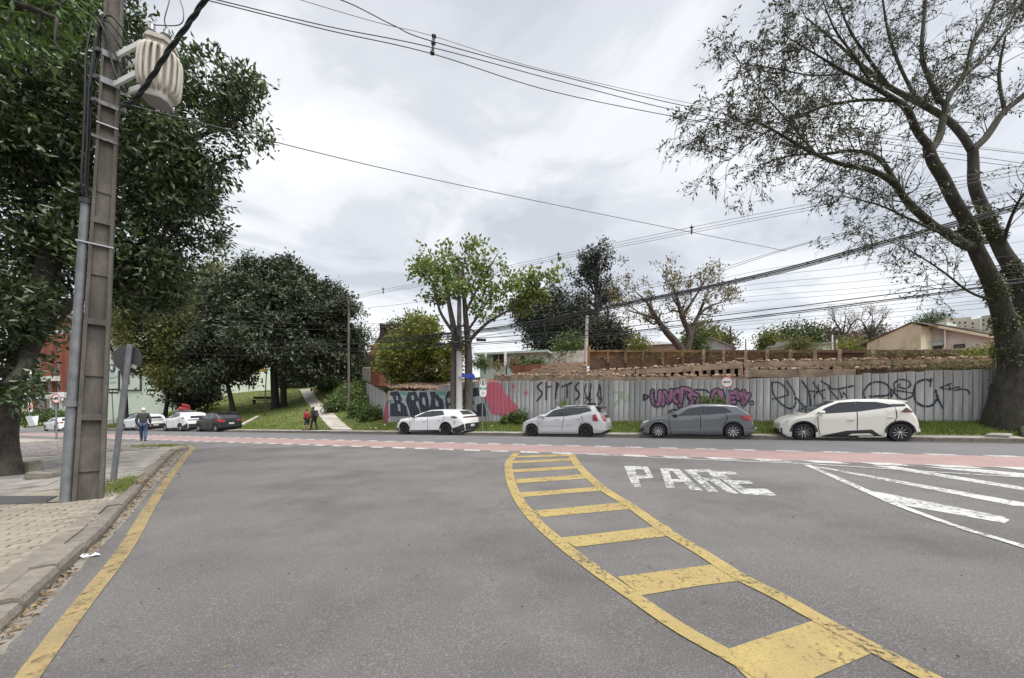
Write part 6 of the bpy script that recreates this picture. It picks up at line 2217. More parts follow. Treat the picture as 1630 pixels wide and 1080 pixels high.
# big right-hand tree with ivy trunk and airy crown
YT = 14.4
b8 = ground_at(1606, 20.55)
YT = b8.y
root = thing("ivy_tree", "tall airy tree with forked ivy-covered trunk standing on the verge", "tree", b8)
r_ = np.random.default_rng(55)
px2 = YT / F / 2
limbs = [
    [(1622, 712, 0, 96), (1614, 690, 0, 76), (1616, 640, 0, 54), (1617, 590, 0, 43), (1611, 550, 0, 36), (1598, 505, 0, 25), (1580, 452, -.2, 21), (1551, 396, -.4, 18), (1537, 354, -.6, 16.5), (1520, 315, -.8, 15.5), (1500, 285, -.9, 15), (1486, 256, -1, 14.5), (1480, 234, -1, 13)],
    [(1624, 580, .1, 36), (1634, 520, .3, 27), (1621, 452, .5, 23), (1592, 396, .8, 18), (1568, 341, 1, 15.5), (1552, 298, 1.1, 14), (1545, 256, 1.2, 13), (1546, 239, 1.2, 12)],
    [(1480, 234, -1, 14), (1460, 209, -1.3, 12), (1443, 179, -1.6, 11), (1422, 158, -1.9, 9), (1392, 141, -2.2, 7), (1350, 118, -2.5, 5), (1300, 85, -2.8, 3), (1250, 60, -3, 1.5)],
    [(1482, 240, -1, 13), (1495, 220, -.8, 12), (1499, 195, -.7, 11), (1504, 170, -.6, 10), (1495, 156, -.5, 9), (1478, 128, -.4, 8), (1467, 85, -.3, 7), (1471, 0, 0, 5), (1480, -90, 0, 2)],
    [(1504, 172, -.6, 9), (1514, 148, -.3, 9), (1537, 115, 0, 8), (1550, 64, .3, 7), (1580, 0, .6, 5), (1610, -80, .8, 2)],
    [(1537, 118, 0, 7), (1565, 95, .8, 6), (1594, 60, 1.2, 5), (1625, 5, 1.6, 3)],
    [(1546, 239, 1.2, 13), (1529, 213, 1.4, 12), (1503, 187, 1.8, 11), (1460, 162, 2.2, 10), (1414, 136, 2.6, 8), (1367, 102, 3, 6), (1333, 72, 3.3, 4), (1282, 26, 3.6, 2)],
    [(1546, 240, 1.2, 13), (1571, 217, 1.4, 12), (1597, 183, 1.7, 11), (1630, 153, 2, 10), (1700, 95, 2.4, 6), (1760, 30, 2.6, 3)],
    [(1548, 394, -.4, 17), (1529, 386, -.7, 16), (1500, 372, -1, 15), (1486, 362, -1.1, 14), (1456, 332, -1.4, 13), (1435, 312, -1.6, 11), (1420, 288, -1.8, 11), (1384, 271, -2.1, 9), (1341, 260, -2.4, 7), (1299, 247, -2.6, 6), (1265, 230, -2.8, 5), (1230, 205, -3, 4), (1190, 190, -3.2, 2), (1130, 190, -3.4, 1)],
    [(1432, 305, -1.6, 10), (1409, 264, -1.4, 8), (1384, 243, -1.2, 7), (1358, 239, -1, 6), (1316, 247, -.8, 5), (1265, 247, -.6, 3.5), (1215, 258, -.5, 2)],
    [(1422, 160, -1.9, 7), (1370, 160, -1.4, 5), (1316, 170, -1, 4), (1265, 190, -.8, 2.5), (1225, 195, -.7, 1.2)],
    [(1414, 136, 2.6, 6), (1380, 90, 2.2, 5), (1350, 40, 2, 3.5), (1330, -10, 1.8, 2)],
    [(1460, 162, 2.2, 6), (1430, 100, 2.4, 5), (1410, 40, 2.6, 4), (1400, -30, 2.8, 2)],
    [(1392, 141, -2.2, 5), (1360, 90, -2.4, 4), (1330, 50, -2.6, 3), (1310, 0, -2.6, 1.5)],
    [(1600, 183, 1.7, 6), (1590, 120, 2, 5), (1600, 60, 2.2, 3)],
    [(1594, 400, .8, 7), (1610, 345, 0, 5), (1640, 300, -1, 3), (1700, 280, -1, 1.5)],
    [(1500, 372, -1, 5), (1450, 350, -2, 4), (1400, 330, -2.4, 3), (1350, 312, -2.6, 1.5)],
    [(1592, 482, -.1, 6), (1545, 466, -.4, 4), (1500, 430, -1, 3), (1450, 400, -1.4, 2), (1400, 380, -1.6, 1)],
    [(1299, 247, -2.6, 4), (1260, 200, -2.4, 3), (1220, 150, -2.2, 2), (1190, 110, -2, 1)],
    [(1350, 118, -2.5, 3.5), (1290, 120, -2.6, 2.5), (1230, 110, -2.8, 2), (1180, 100, -3, 1)],
    [(1230, 205, -3, 2.5), (1190, 230, -2.8, 2), (1160, 260, -2.6, 1)],
]
mb, tips = MB(), []
for li, lm in enumerate(limbs):
    lm = [(a + r_.normal(0, 2.0) * (i > 1), b + r_.normal(0, 2.0) * (i > 1), dy, w) for i, (a, b, dy, w) in enumerate(lm)]
    pth = smooth_path([(W(a, b, YT + dy), w * (.84 if li > 1 else 1) * (YT + dy) / F / 2) for a, b, dy, w in lm], 5)
    tube_path(mb, pth, 12 if li < 2 else 7)
    if li < 2:
        continue
    st_ = len(pth) // 5
    for q in range(st_, len(pth)):
        u = q / len(pth)
        if r_.random() < .5 + .5 * u:
            d_ = (pth[q][0] - pth[max(q - 2, 0)][0]).normalized()
            for k in range(4 if q == len(pth) - 1 else 1 + (r_.random() < .35)):
                grow(r_, pth[q][0], d_ * .7 + Vector(r_.normal(0, .6, 3)) + Vector((0, 0, .12)), r_.uniform(.5, 1.0) * (1.25 - .4 * u), min(.02, max(.01, pth[q][1] * .5)), 2, mb, tips, .6, (2, 3), .06, .0055, .5)
mb.build("trunk", MT["bark_moss"], root, smooth=True)
# drooping leaf sprays on thin stalks
C, Dd = [], []
stalks = MB()
for p, d in tips:
    m_ = noise.noise(p * .45)
    if m_ < -.22:
        continue
    ns_ = int(r_.integers(2, 6) + 6 * max(0, m_))
    sp_ = Vector((d.x, d.y, min(d.z, .25) - .06)).normalized()
    ns_ = min(ns_, 5)
    stalks.tube([p, p + sp_ * .07 * ns_ * .5 + Vector((0, 0, -.003 * ns_ * ns_)), p + sp_ * .07 * ns_ + Vector((0, 0, -.012 * ns_ * ns_))], [.006, .005, .003], 3, cap=False)
    for k in range(ns_):
        q = p + sp_ * .07 * k + Vector((0, 0, -.008 * k * k)) + Vector(r_.normal(0, .03, 3))
        side = Vector(r_.normal(0, 1, 3)) + sp_ * .6 + Vector((0, 0, -.35))
        C.append(q)
        Dd.append(side)
print("right tree leaves", len(C), "tips", len(tips))
leaf_cloud("crown", np.array(C), np.array(Dd), .15, .046, "leaf_sparse", root, rs=56)
stalks.build("leaf_stalks", MT["bark_dark"], root)["kind"] = "stuff"
# ivy on the trunk: leaves around both stems
C, Dd = [], []
for li in (0, 1):
    pth = smooth_path([(W(a, b, YT + dy), w * (YT + dy) / F / 2) for a, b, dy, w in limbs[li]], 8)
    for _ in range(5200 if li == 0 else 2600):
        q = pth[r_.integers(8, len(pth) - (16 if li == 0 else 24))]
        if noise.noise(q[0] * 1.1 + Vector((0, li * 9, 0))) < (.18 if q[0].z < 2.4 else -.12):
            continue
        d = Vector(r_.normal(0, 1, 3))
        d.z *= .2
        d.normalize()
        C.append(q[0] + d * q[1] * 1.0 + Vector(r_.normal(0, .05, 3)))
        Dd.append(d * .7 + Vector((0, 0, -.6)) + Vector(r_.normal(0, .45, 3)))
o = leaf_cloud("ivy", np.array(C), np.array(Dd), .12, .06, "leaf_ivy", root, rs=57)
# bare roots and soil with a broken slab at the foot
mb = MB()
for k in range(9):
    a = k / 9 * 6.28 + .3
    p0 = b8 + Vector((.5 + math.cos(a) * .75, math.sin(a) * .75, .1))
    mb.tube([p0, p0 + Vector((math.cos(a) * .5, math.sin(a) * .5, -.2)), p0 + Vector((math.cos(a) * 1.0, math.sin(a) * 1.0, -.42))], [.12, .08, .03], 6)
o = mb.build("roots", MT["bark_moss"], root, smooth=True)
g1 = [ground_at(px, t) for px, t in ((1568, 19.15), (1606, 19.0), (1612, 19.7), (1580, 19.85))]
o = MB().hexa([p - Vector((0, 0, .04)) for p in g1], [p + Vector((0, 0, .1 - .02 * i)) for i, p in enumerate(g1)]).build("broken_slab", MT["far_sidewalk"])
tag(o, "broken concrete slab lying tilted at the foot of the ivy tree", "slab")
# ---------------------------------------------------------------- the near concrete pole with its transformer
YP = 6.66
pb0 = W(141, 795, YP)                      # foot of the pole (centre)
pb0.z = float(base_z(pb0.x)) + .12
ptop = W(196, -260, YP)
pole = thing("utility_pole", "tall weathered concrete utility pole with recessed panels and steel bands", "utility pole", pb0)
pax = (ptop - pb0).normalized()
yaw = R(43)                                # turned a little so that its narrow side shows
ex = Vector((math.cos(yaw), math.sin(yaw), 0))
ex = (ex - pax * ex.dot(pax)).normalized()
ey = pax.cross(ex).normalized()            # points away from the camera
Lp = (ptop - pb0).length
wid = lambda u: .37 - .175 * min(1, u / 8.8)
dep = lambda u: .3 - .11 * min(1, u / 8.8)


def pp(u, a, b):
    return pb0 + pax * u + ex * a + ey * b


mb = MB()
for sgn in (-1, 1):                        # two flanges
    for u0, u1 in ((-.3, 3), (3, 6), (6, Lp)):
        q = []
        for u in (u0, u1):
            w, d = wid(max(u, 0)) / 2, dep(max(u, 0)) / 2
            f = w * .3
            a0, a1 = (w - f, w) if sgn > 0 else (-w, -w + f)
            q.append([pp(u, a0, -d), pp(u, a1, -d), pp(u, a1, d), pp(u, a0, d)])
        mb.hexa(q[0], q[1])
for u0, u1 in ((-.3, 4), (4, Lp)):         # recessed web
    q = []
    for u in (u0, u1):
        w, d = wid(max(u, 0)) / 2 * .72, dep(max(u, 0)) / 2
        q.append([pp(u, -w, -d * .5), pp(u, w, -d * .5), pp(u, w, d * .5), pp(u, -w, d * .5)])
    mb.hexa(q[0], q[1])
mb.build("shaft", MT["pole_concrete"], pole)
for py in (664, 514, 355, 225):
    zr = W(150, py, YP).z
    u = (zr - pb0.z) / pax.z
    w, d = wid(u) / 2 * .72, dep(u) / 2 * .97
    q0 = [pp(u - .05, -w, -d), pp(u - .05, w, -d), pp(u - .05, w, d), pp(u - .05, -w, d)]
    q1 = [pp(u + .05, -w, -d), pp(u + .05, w, -d), pp(u + .05, w, d), pp(u + .05, -w, d)]
    MB().hexa(q0, q1).build("cross_web", MT["pole_concrete"], pole)
    # half depth infill rising from each cross web
    w2 = w
    q0 = [pp(u - .95, -w2, -d * .72), pp(u - .95, w2, -d * .72), pp(u - .95, w2, 0), pp(u - .95, -w2, 0)]
    q1 = [pp(u - .35, -w2, -d * .72), pp(u - .35, w2, -d * .72), pp(u - .35, w2, 0), pp(u - .35, -w2, 0)]
    MB().hexa(q0, q1).build("infill", MT["pole_concrete"], pole)


def uz(py):
    return (W(160, py, YP).z - pb0.z) / pax.z


# steel conduit and straps on its side
u_top = uz(332)
cd = [pp(u, -wid(max(u, 0)) / 2 - .075, -.05) for u in (-.05, 1.3, 2.6, u_top)]
mb = MB()
mb.tube(cd, [.075, .072, .065, .058], 12)
o_c = mb.build("conduit", MT["galvanised"], pole, smooth=True, angle=40)
MB().tube([cd[-1] - pax * .02, cd[-1] + pax * .06], .08, 12).build("conduit_cap", MT["dark_metal"], pole, smooth=True, angle=40)
u_j = uz(648)
MB().tube([pp(u_j, -wid(u_j) / 2 - .075, -.05), pp(u_j + .1, -wid(u_j) / 2 - .075, -.05)], .095, 12).build("conduit_joint", MT["galvanised"], pole, smooth=True, angle=40)


def band(u, m, h=.05, pad=.012, parent=pole, name="steel_band", a_extra=0):
    w, d = wid(u) / 2 + pad, dep(u) / 2 + pad
    l_ = -w - a_extra
    q = lambda uu: [pp(uu, l_, -d), pp(uu, w, -d), pp(uu, w, d), pp(uu, l_, d)]
    return MB().hexa(q(u - h / 2), q(u + h / 2)).build(name, MT[m], parent)


for py, m, h, ax_ in ((95, "galvanised", .1, 0), (137, "galvanised", .1, 0), (173, "steel_band", .07, 0), (205, "rim_silver", .02, 0), (228, "steel_band", .045, .04), (394, "rim_silver", .022, .14)):
    band(uz(py), m, h, a_extra=ax_)
# small bolts / insulator fittings around the bands
for py in (95, 137, 173):
    u = uz(py)
    for sg in (-1, 1):
        mb = MB()
        mb.tube([pp(u, sg * (wid(u) / 2 + .01), -.05), pp(u, sg * (wid(u) / 2 + .12), -.07)], .022, 6)
        mb.box(pp(u, sg * (wid(u) / 2 + .05), -.1), (.1, .05, .06))
        mb.build("band_clamp", MT["steel_band"], pole)
# bundle of black cables running down to the conduit
rr = np.random.default_rng(21)
mb = MB()
for k in range(6):
    o1 = rr.uniform(-.06, .05)
    pts = [cd[-1] + pax * .05 + ex * o1 * .4]
    for py, a in ((300, -.1), (250, -.11), (200, -.13), (160, -.15), (120, -.13 + o1), (80, -.08 + o1), (50, .0)):
        u = uz(py)
        pts.append(pp(u, -wid(u) / 2 - .05 + a * .5 + o1 * .6, -.1 + o1))
    if k % 2 == 0:
        u = uz(45 + k * 6)
        pts += [pp(u, 0, -.3), pp(uz(62 + k * 8), .2, -.28), pp(uz(70 + k * 7), .3, -.2)]
    else:
        u = uz(60 + k * 12)
        pts += [pp(u, .05, -.26), pp(uz(85 + k * 12), .16, -.24), pp(uz(140), .22, -.15)]
    sp_ = smooth_path([(p, .016) for p in pts], 4)
    tube_path(mb, sp_, 5)
mb.build("cable_bundle", MT["cable_black"], pole, smooth=True)
# base collar and stain free foot
# transformer
tc0 = W(254, 116, YP - .2)
trf = thing("transformer", "pale ribbed transformer tank hung on the concrete pole", "transformer", tc0)
ty = Matrix.Rotation(R(20), 4, 'Z')
tl = Matrix.Translation(tc0) @ Matrix.Rotation(R(4), 4, 'Y') @ ty
hw, hd, hh = .175, .19, .49
oc = [(-hw, -hd * .55), (-hw * .62, -hd), (hw * .62, -hd), (hw, -hd * .55), (hw, hd * .55), (hw * .62, hd), (-hw * .62, hd), (-hw, hd * .55)]
mb = MB()
for z0, z1, f0, f1 in ((-hh, -hh + .04, .97, 1), (-hh + .04, hh - .06, 1, 1)):
    mb.add([tl @ Vector((x * f0, y * f0, z0)) for x, y in oc] + [tl @ Vector((x * f1, y * f1, z1)) for x, y in oc], [(i, (i + 1) % 8, 8 + (i + 1) % 8, 8 + i) for i in range(8)])
mb.build("tank", MT["transformer_paint"], trf)
MB().prism([tl @ Vector((x * 1.03, y * 1.03, -hh - .035)) for x, y in oc], tl.to_3x3() @ Vector((0, 0, .03))).build("base_plate", MT["transformer_base"], trf)
mb = MB()
mb.prism([tl @ Vector((x * 1.14, y * 1.14, hh - .06)) for x, y in oc], tl.to_3x3() @ Vector((0, 0, .035)))
mb.prism([tl @ Vector((x * 1.02, y * 1.02, hh - .02)) for x, y in oc], tl.to_3x3() @ Vector((0, 0, .05)))
mb.build("lid", MT["transformer_paint"], trf)
for k in range(12):                         # bent cooling tubes standing off the tank
    a = R(-138 + k * 19)
    dx, dy = math.cos(a), math.sin(a)
    rx, ry = dx * hw, dy * hd
    out = .1
    P = [Vector((rx * .92, ry * .92, hh - .16)), Vector((rx + dx * out * .7, ry + dy * out * .7, hh - .2)), Vector((rx + dx * out, ry + dy * out, hh - .36)),
         Vector((rx + dx * out, ry + dy * out, -hh + .3)), Vector((rx + dx * out * .7, ry + dy * out * .7, -hh + .15)), Vector((rx * .92, ry * .92, -hh + .1))]
    mb = MB()
    tube_path(mb, smooth_path([(tl @ p, .027) for p in P], 4), 8)
    mb.build("cooling_tube", MT["transformer_paint"], trf, smooth=True)
for sx in (.06, -.13):
    mb = MB()
    mb.lathe([(.06, 0), (.085, .02), (.055, .045), (.085, .07), (.05, .095), (.07, .12), (.04, .15), (.045, .2), (.02, .24)], 12, tl @ Matrix.Translation((sx, -.02, hh + .03)))
    mb.build("bushing", MT["porcelain"], trf, smooth=True, angle=50)
mb = MB()
for py in (95, 139):
    u = uz(py)
    a = pp(u, wid(u) / 2 + .01, -.08)
    b = tl @ Vector((-hw, 0, (tl.inverted() @ a).z))
    for oy in (-.11, .11):
        v = Vector((0, oy, 0))
        mb.hexa([a + v * .8 + Vector((0, -.02, -.045)), b + v + Vector((0, -.02, -.045)), b + v + Vector((0, .02, -.045)), a + v * .8 + Vector((0, .02, -.045))],
                [a + v * .8 + Vector((0, -.02, .045)), b + v + Vector((0, -.02, .045)), b + v + Vector((0, .02, .045)), a + v * .8 + Vector((0, .02, .045))])
mb.build("hanger_bracket", MT["sign_white"], trf)
bt_ = tl @ Vector((.06, -.02, hh + .26))
mb = MB()
tube_path(mb, smooth_path([(bt_, .008), (W(262, 30, YP - .35), .008), (W(270, -5, YP - .3), .008), (W(268, -60, YP), .008)], 5), 5)
tube_path(mb, smooth_path([(tl @ Vector((-.13, -.02, hh + .26)), .008), (W(285, 40, YP - .4), .008), (W(292, 20, YP - .4), .008), (W(283, -10, YP - .3), .008), (W(270, -60, YP), .008)], 5), 5)
mb.build("jumper_lead", MT["cable_grey"], trf, smooth=True)

# ---------------------------------------------------------------- overhead lines
def wire(name, label, group, pts, r, m="cable_black", k=10, n=4, cat="cable"):
    mb = MB()
    P = smooth_path([(p, r) for p in pts], k)
    tube_path(mb, P, n)
    o = mb.build(name, MT[m], None, smooth=True)
    tag(o, label, cat, group)
    return o


# twisted service cable
ax_pts = [W(193, 168, 6.2), W(215, 158, 5.9), W(240, 125, 5.8), (W(268, 82, 5.7)), W(300, 38, 5.6), W(330, -5, 5.5), W(390, -90, 5.3)]
base_p = smooth_path([(p, .03) for p in ax_pts], 18)
mb = MB()
for ph in (0, 2.1, 4.2):
    P = []
    for i, (p, _) in enumerate(base_p):
        d = (base_p[min(i + 1, len(base_p) - 1)][0] - base_p[max(i - 1, 0)][0]).normalized()
        a_ = d.orthogonal().normalized()
        b_2 = d.cross(a_)
        w_ = i * .22 + ph
        P.append(p + (a_ * math.cos(w_) + b_2 * math.sin(w_)) * .02)
    mb.tube(P, .015, 6)
o = mb.build("twisted_cable", MT["cable_black"], None, smooth=True)
tag(o, "thick twisted black service cable rising past the transformer", "cable")

NG = "lines crossing the junction overhead"
wire("overhead_line", "uppermost of the three thick lines held by the large hanging spacer", NG, [W(440, -28, 7.5), W(545, 1, 8.2), W(625, 40, 9), W(688, 66, 9.6), W(900, 123, 11), W(1100, 171, 12.5), W(1300, 207, 14.5), W(1640, 246, 18)], .011)
wire("overhead_line", "middle of the three thick lines held by the large hanging spacer", NG, [W(280, -15, 7.5), W(345, 0, 8.0), W(520, 42, 8.9), W(688, 76, 9.6), W(900, 132, 11), W(1100, 181, 12.5), W(1300, 213, 14.5), W(1640, 262, 18)], .011)
wire("overhead_line", "lowest of the three thick lines held by the large hanging spacer", NG, [W(275, -12, 7.4), W(335, 2, 7.9), W(520, 48, 8.8), W(688, 86, 9.6), W(880, 146, 11), W(1100, 191, 12.5), W(1300, 226, 14.5), W(1640, 268, 18)], .011)
wire("messenger_wire", "thin upper wire above the three parallel lines and spacer", NG, [W(420, -20, 7.6), W(478, 0, 8), W(600, 36, 8.8), W(690, 58, 9.6), W(860, 110, 10.8), W(1100, 165, 12.5), W(1300, 200, 14.5), W(1640, 244, 18)], .006, "cable_grey")
mb = MB()
sp0, sp1 = W(691, 56, 9.6), W(688, 88, 9.6)
mb.tube([sp0, sp0.lerp(sp1, .25), sp0.lerp(sp1, .5), sp0.lerp(sp1, .75), sp1], [.02, .035, .025, .038, .02], 7)
for f in (.06, .4, .9):
    c_ = sp0.lerp(sp1, f)
    mb.tube([c_ - Vector((.05, 0, 0)), c_ + Vector((.05, 0, 0))], .045, 7)
o = mb.build("line_spacer", MT["cable_black"], None, smooth=True)
tag(o, "large dark hanging spacer clamped on the lines high in the sky", "spacer")
wire("service_wire", "single thin wire running from the near pole to the far lines", None, [W(196, 165, 6.7), W(285, 187, 7.3), W(640, 275, 9.9), W(1000, 350, 13.6), W(1252, 400, 16.9)], .01, "cable_grey")

TW = 20.5
FG = "lines strung along the far side of the cross street"


def twire(pts, r, label, m="cable_black", t=TW, name="street_line"):
    P = [p3(x, y, t) for x, y in pts]
    return wire(name, label, FG, P, r, m, 8)


ul = "one of the upper parallel lines with small spacers"
for k, dy in enumerate((0, 5, 9)):
    twire([(430, 503 + dy), (575, 468 + dy * .6), (731, 440 + dy * .7), (889, 406 + dy * .8), (1101, 362 + dy), (1300, 323 + dy * 1.1), (1640, 262 + dy * 1.5)], .01, ul, "cable_grey", TW + .1 * k)
for px, py, lab in ((610, 463, "small dark spacer on the upper lines left of the lamp post"), (889, 408, "small dark spacer on the upper lines right of the street tree"), (1101, 366, "small dark spacer on the upper lines nearest the ivy tree")):
    c_ = p3(px, py, TW)
    mb = MB()
    hs = .24
    mb.tube([c_ + Vector((0, 0, hs)), c_ + Vector((0, 0, .1)), c_, c_ - Vector((0, 0, .1)), c_ - Vector((0, 0, hs))], [.02, .05, .03, .05, .02], 6)
    mb.tube([c_ + Vector((0, 0, .12)) - Vector((.1, 0, 0)), c_ + Vector((.1, 0, .12))], .03, 6)
    o = mb.build("line_spacer", MT["cable_black"], None, smooth=True)
    tag(o, lab, "spacer", "small line spacers")
bl_ = "one of the cables in the thick black bundle sagging towards the ivy tree"
for k, dy in enumerate((0, 2.2, 4.0, 5.5)):
    twire([(600, 540 + dy), (735, 528 + dy), (850, 512 + dy), (950, 491 + dy), (1100, 461 + dy), (1250, 427 + dy * 1.2), (1400, 386 + dy * 1.3), (1640, 320 + dy * 1.6)], .034 if k < 2 else .02, bl_, t=TW - .25 + .06 * k)
ml = "one of the paired black cables below the thick bundle"
for k, (dy, r_w) in enumerate(((0, .022), (8, .026), (10.5, .018))):
    twire([(480, 548 + dy), (600, 546 + dy), (735, 540 + dy), (900, 529 + dy), (1000, 520 + dy), (1250, 490 + dy), (1400, 471 + dy), (1560, 452 + dy * .7), (1680, 438 + dy * .6)], r_w, ml, t=TW - .2 + .08 * k)
tl_ = "one of the many thin parallel wires behind the thick black bundle"
for k, (ya, yb) in enumerate(((458, 414), (466, 428), (476, 440), (484, 447), (497, 464), (508, 471), (514, 479), (519, 484), (526, 492), (449, 395), (440, 372))):
    y0 = 530 + k * 2.2
    twire([(735, y0 + (ya - 480) * .25), (950, (y0 + ya) / 2 + 4), (1165, ya), (1350, ya + (yb - ya) * .47 + 1.5), (1555, yb), (1680, yb - (ya - yb) * .34)], .0075, tl_, "cable_grey", TW + .5 + .08 * k)
for k in range(2):
    twire([(735, 518 + 5 * k), (980, 465 + 4 * k), (1110, 438 + 5 * k), (1247, 397 + 2 * k), (1350, 369 + 4 * k), (1450, 344 + 8 * k), (1660, 296 + 12 * k)], .011, tl_, "cable_grey", TW + .2)
ll = "one of the cables drooping across the dark evergreen from the lamp post"
for k, (ys, r_w) in enumerate((((535, 545, 553, 548, 530), .03), ((530, 538, 545, 538, 518), .018), ((518, 522, 524, 515, 495), .012), ((512, 515, 515, 505, 486), .012), ((545, 556, 566, 563, 550), .02), ((470, 488, 500, 508, 512), .01))):
    twire([(731, ys[0]), (610, ys[1]), (450, ys[2]), (300, ys[3]), (120, ys[4])], r_w, ll, "cable_black" if k in (0, 1, 4) else "cable_grey", TW - .2 - .07 * k)

# lamp post / concrete line pole on the far verge
lp0 = ground_at(731, 20.2)
YL = lp0.y
lp = thing("line_pole", "pale round concrete line pole rising through the street tree", "utility pole", lp0)
z1, z2 = W(731, 560, YL).z, W(730, 432, YL).z
MB().lathe([(.23, -.2), (.22, 0), (.18, z1 - lp0.z)], 16, Matrix.Translation(lp0)).build("painted_base", MT["pole_concrete_light"], lp, smooth=True, angle=50)
MB().lathe([(.178, z1 - lp0.z), (.1, z2 - lp0.z)], 14, Matrix.Translation(lp0)).build("shaft", MT["pole_concrete"], lp, smooth=True, angle=50)
for py, hw_ in ((474, .55), (520, .3), (538, .45), (552, .3)):
    mb = MB()
    c_ = W(731, py, YL - .2)
    mb.box(c_, (hw_ * 2, .09, .09), Matrix.Rotation(R(-25), 3, 'Z'))
    for sx in (-.9, 0, .9):
        mb.lathe([(.03, 0), (.06, .05), (.03, .1), (.05, .15)], 8, Matrix.Translation(c_ + Vector((sx * hw_, 0, .05))))
    mb.build("crossarm", MT["dark_metal"], lp)
mb = MB()
rr = np.random.default_rng(61)
for k in range(7):
    c_ = W(731 + rr.uniform(-16, 26), 541 + rr.uniform(-12, 16), YL - .3)
    rad = rr.uniform(.16, .3)
    mb.tube([c_ + Vector((math.cos(a) * rad, rr.normal(0, .02), math.sin(a) * rad * 1.2)) for a in np.linspace(0, 6.28, 14)], .03, 5)
for k in range(4):
    c_ = W(700 + k * 22, 548 - k * 2, YL - .25)
    mb.tube([c_ - Vector((.3, 0, -.02)), c_ + Vector((.3, 0, .02))], .09, 7)
mb.build("cable_coil", MT["cable_black"], lp, smooth=True)
sn = thing("street_name_sign", "pair of blue street name plates on the pale line pole", "street sign", W(745, 599, YL - .25))
for (px, py, rz, l_) in ((745, 598.5, -8, .8), (751, 602, -40, .55)):
    MB().box(W(px, py, YL - .28), (l_, .025, .22), Matrix.Rotation(R(rz), 3, 'Z')).build("plate", MT["sign_blue"], sn)
mb = MB().box(W(735, 601, YL - .22), (.4, .04, .04))
mb.build("bracket", MT["galvanised"], sn)
# other poles
def simple_pole(label, px, py0, py1, Y, r0, m, arm=None, base=None, name="line_pole", cat="utility pole", group=None, lean=0):
    g_ = gnd(px, Y) if base is None else base
    z1_ = W(px, py1, g_.y).z
    o = thing(name, label, cat, g_, group=group)
    top = Vector((g_.x + lean, g_.y, z1_))
    MB().tube([g_ - Vector((0, 0, .2)), g_.lerp(top, .5), top], [r0, r0 * .85, r0 * .65], 10).build("shaft", MT[m], o, smooth=True, angle=50)
    if arm:
        for dz, hw_ in arm:
            mb = MB()
            c_ = top - Vector((0, .1, dz))
            mb.box(c_, (hw_ * 2, .1, .1), Matrix.Rotation(R(-25), 3, 'Z'))
            for sx in (-.85, .85):
                mb.lathe([(.04, 0), (.07, .06), (.04, .12)], 7, Matrix.Translation(c_ + Vector((sx * hw_, 0, .05))))
            mb.build("crossarm", MT["dark_metal"], o)
    return o


simple_pole("slim grey line pole among the bushes beside the path", 555, 635, 470, 33, .12, "pole_concrete", [(.15, .5), (.9, .4)], base=ground_at(555, 24.2))
simple_pole("pale concrete line pole before the dark conifers", 931, 575, 503, 36, .22, "pole_concrete_light", [(.2, .6), (.9, .5), (1.5, .3)], lean=.22)
o = simple_pole("dark lamp pole with a long thin arm on the plateau", 1163, 556, 520, 50, .14, "timber_dark")
MB().tube([W(1163, 546, 50), W(1173, 536, 49.6), W(1183, 527, 49.2)], .05, 6).build("lamp_arm", MT["dark_metal"], o)
simple_pole("short dark post right of the dark lamp pole", 1187, 556, 540, 52, .1, "timber_dark")
simple_pole("white post on the plateau left of its twin", 1325, 558, 534, 42, .11, "sign_white", group="twin white posts")
simple_pole("white post on the plateau nearest the bare trees", 1332, 558, 541, 42, .11, "sign_white", group="twin white posts")

# ---------------------------------------------------------------- signs
def disc(mb, c, r, th, n=28, face=Vector((0, -1, 0)), mi=0):
    q = face.to_track_quat('Z', 'Y').to_matrix().to_4x4()
    mb.mi = mi
    mb.lathe([(r, -th / 2), (r, th / 2)], n, Matrix.Translation(c) @ q)


def ring(mb, c, r0, r1, face, n=28, off=.0):
    q = Matrix.Translation(c + face * off) @ face.to_track_quat('Z', 'Y').to_matrix().to_4x4()
    vs, fs = [], []
    for k in range(n):
        a = 2 * math.pi * k / n
        for r in (r0, r1):
            vs.append(q @ Vector((math.cos(a) * r, math.sin(a) * r, 0)))
            vs.append(q @ Vector((math.cos(a) * r, math.sin(a) * r, .006)))
    for k in range(n):
        a, b = k * 4, ((k + 1) % n) * 4
        fs += [(a + 1, a + 3, b + 3, b + 1), (a + 2, b + 2, b + 3, a + 3), (a, a + 1, b + 1, b)]
    mb.add(vs, fs)


# leaning sign seen from behind
sg0 = G(179, 768, .13)
sg1 = W(207, 548, sg0.y + .0)
sgn_ = thing("road_sign", "round road sign seen from behind on a leaning steel post", "road sign", sg0)
MB().tube([sg0 - Vector((0, 0, .1)), sg1], [.052, .052], 12).build("post", MT["galvanised"], sgn_, smooth=True, angle=50)
cs = W(203, 571, sg0.y + .07)
mb = MB()
disc(mb, cs, .3, .012, 32, Vector((.08, -1, -.03)).normalized())
o = mb.build("sign_disc", MT["sign_back"], sgn_)
mb = MB()
mb.box(W(213, 584, sg0.y + .055), (.12, .006, .08), Matrix.Rotation(R(20), 3, 'Y'))
mb.build("sticker", MT["pole_concrete_light"], sgn_)
MB().box(cs + Vector((.02, -.03, 0)), (.16, .03, .05)).build("clamp", MT["steel_band"], sgn_)
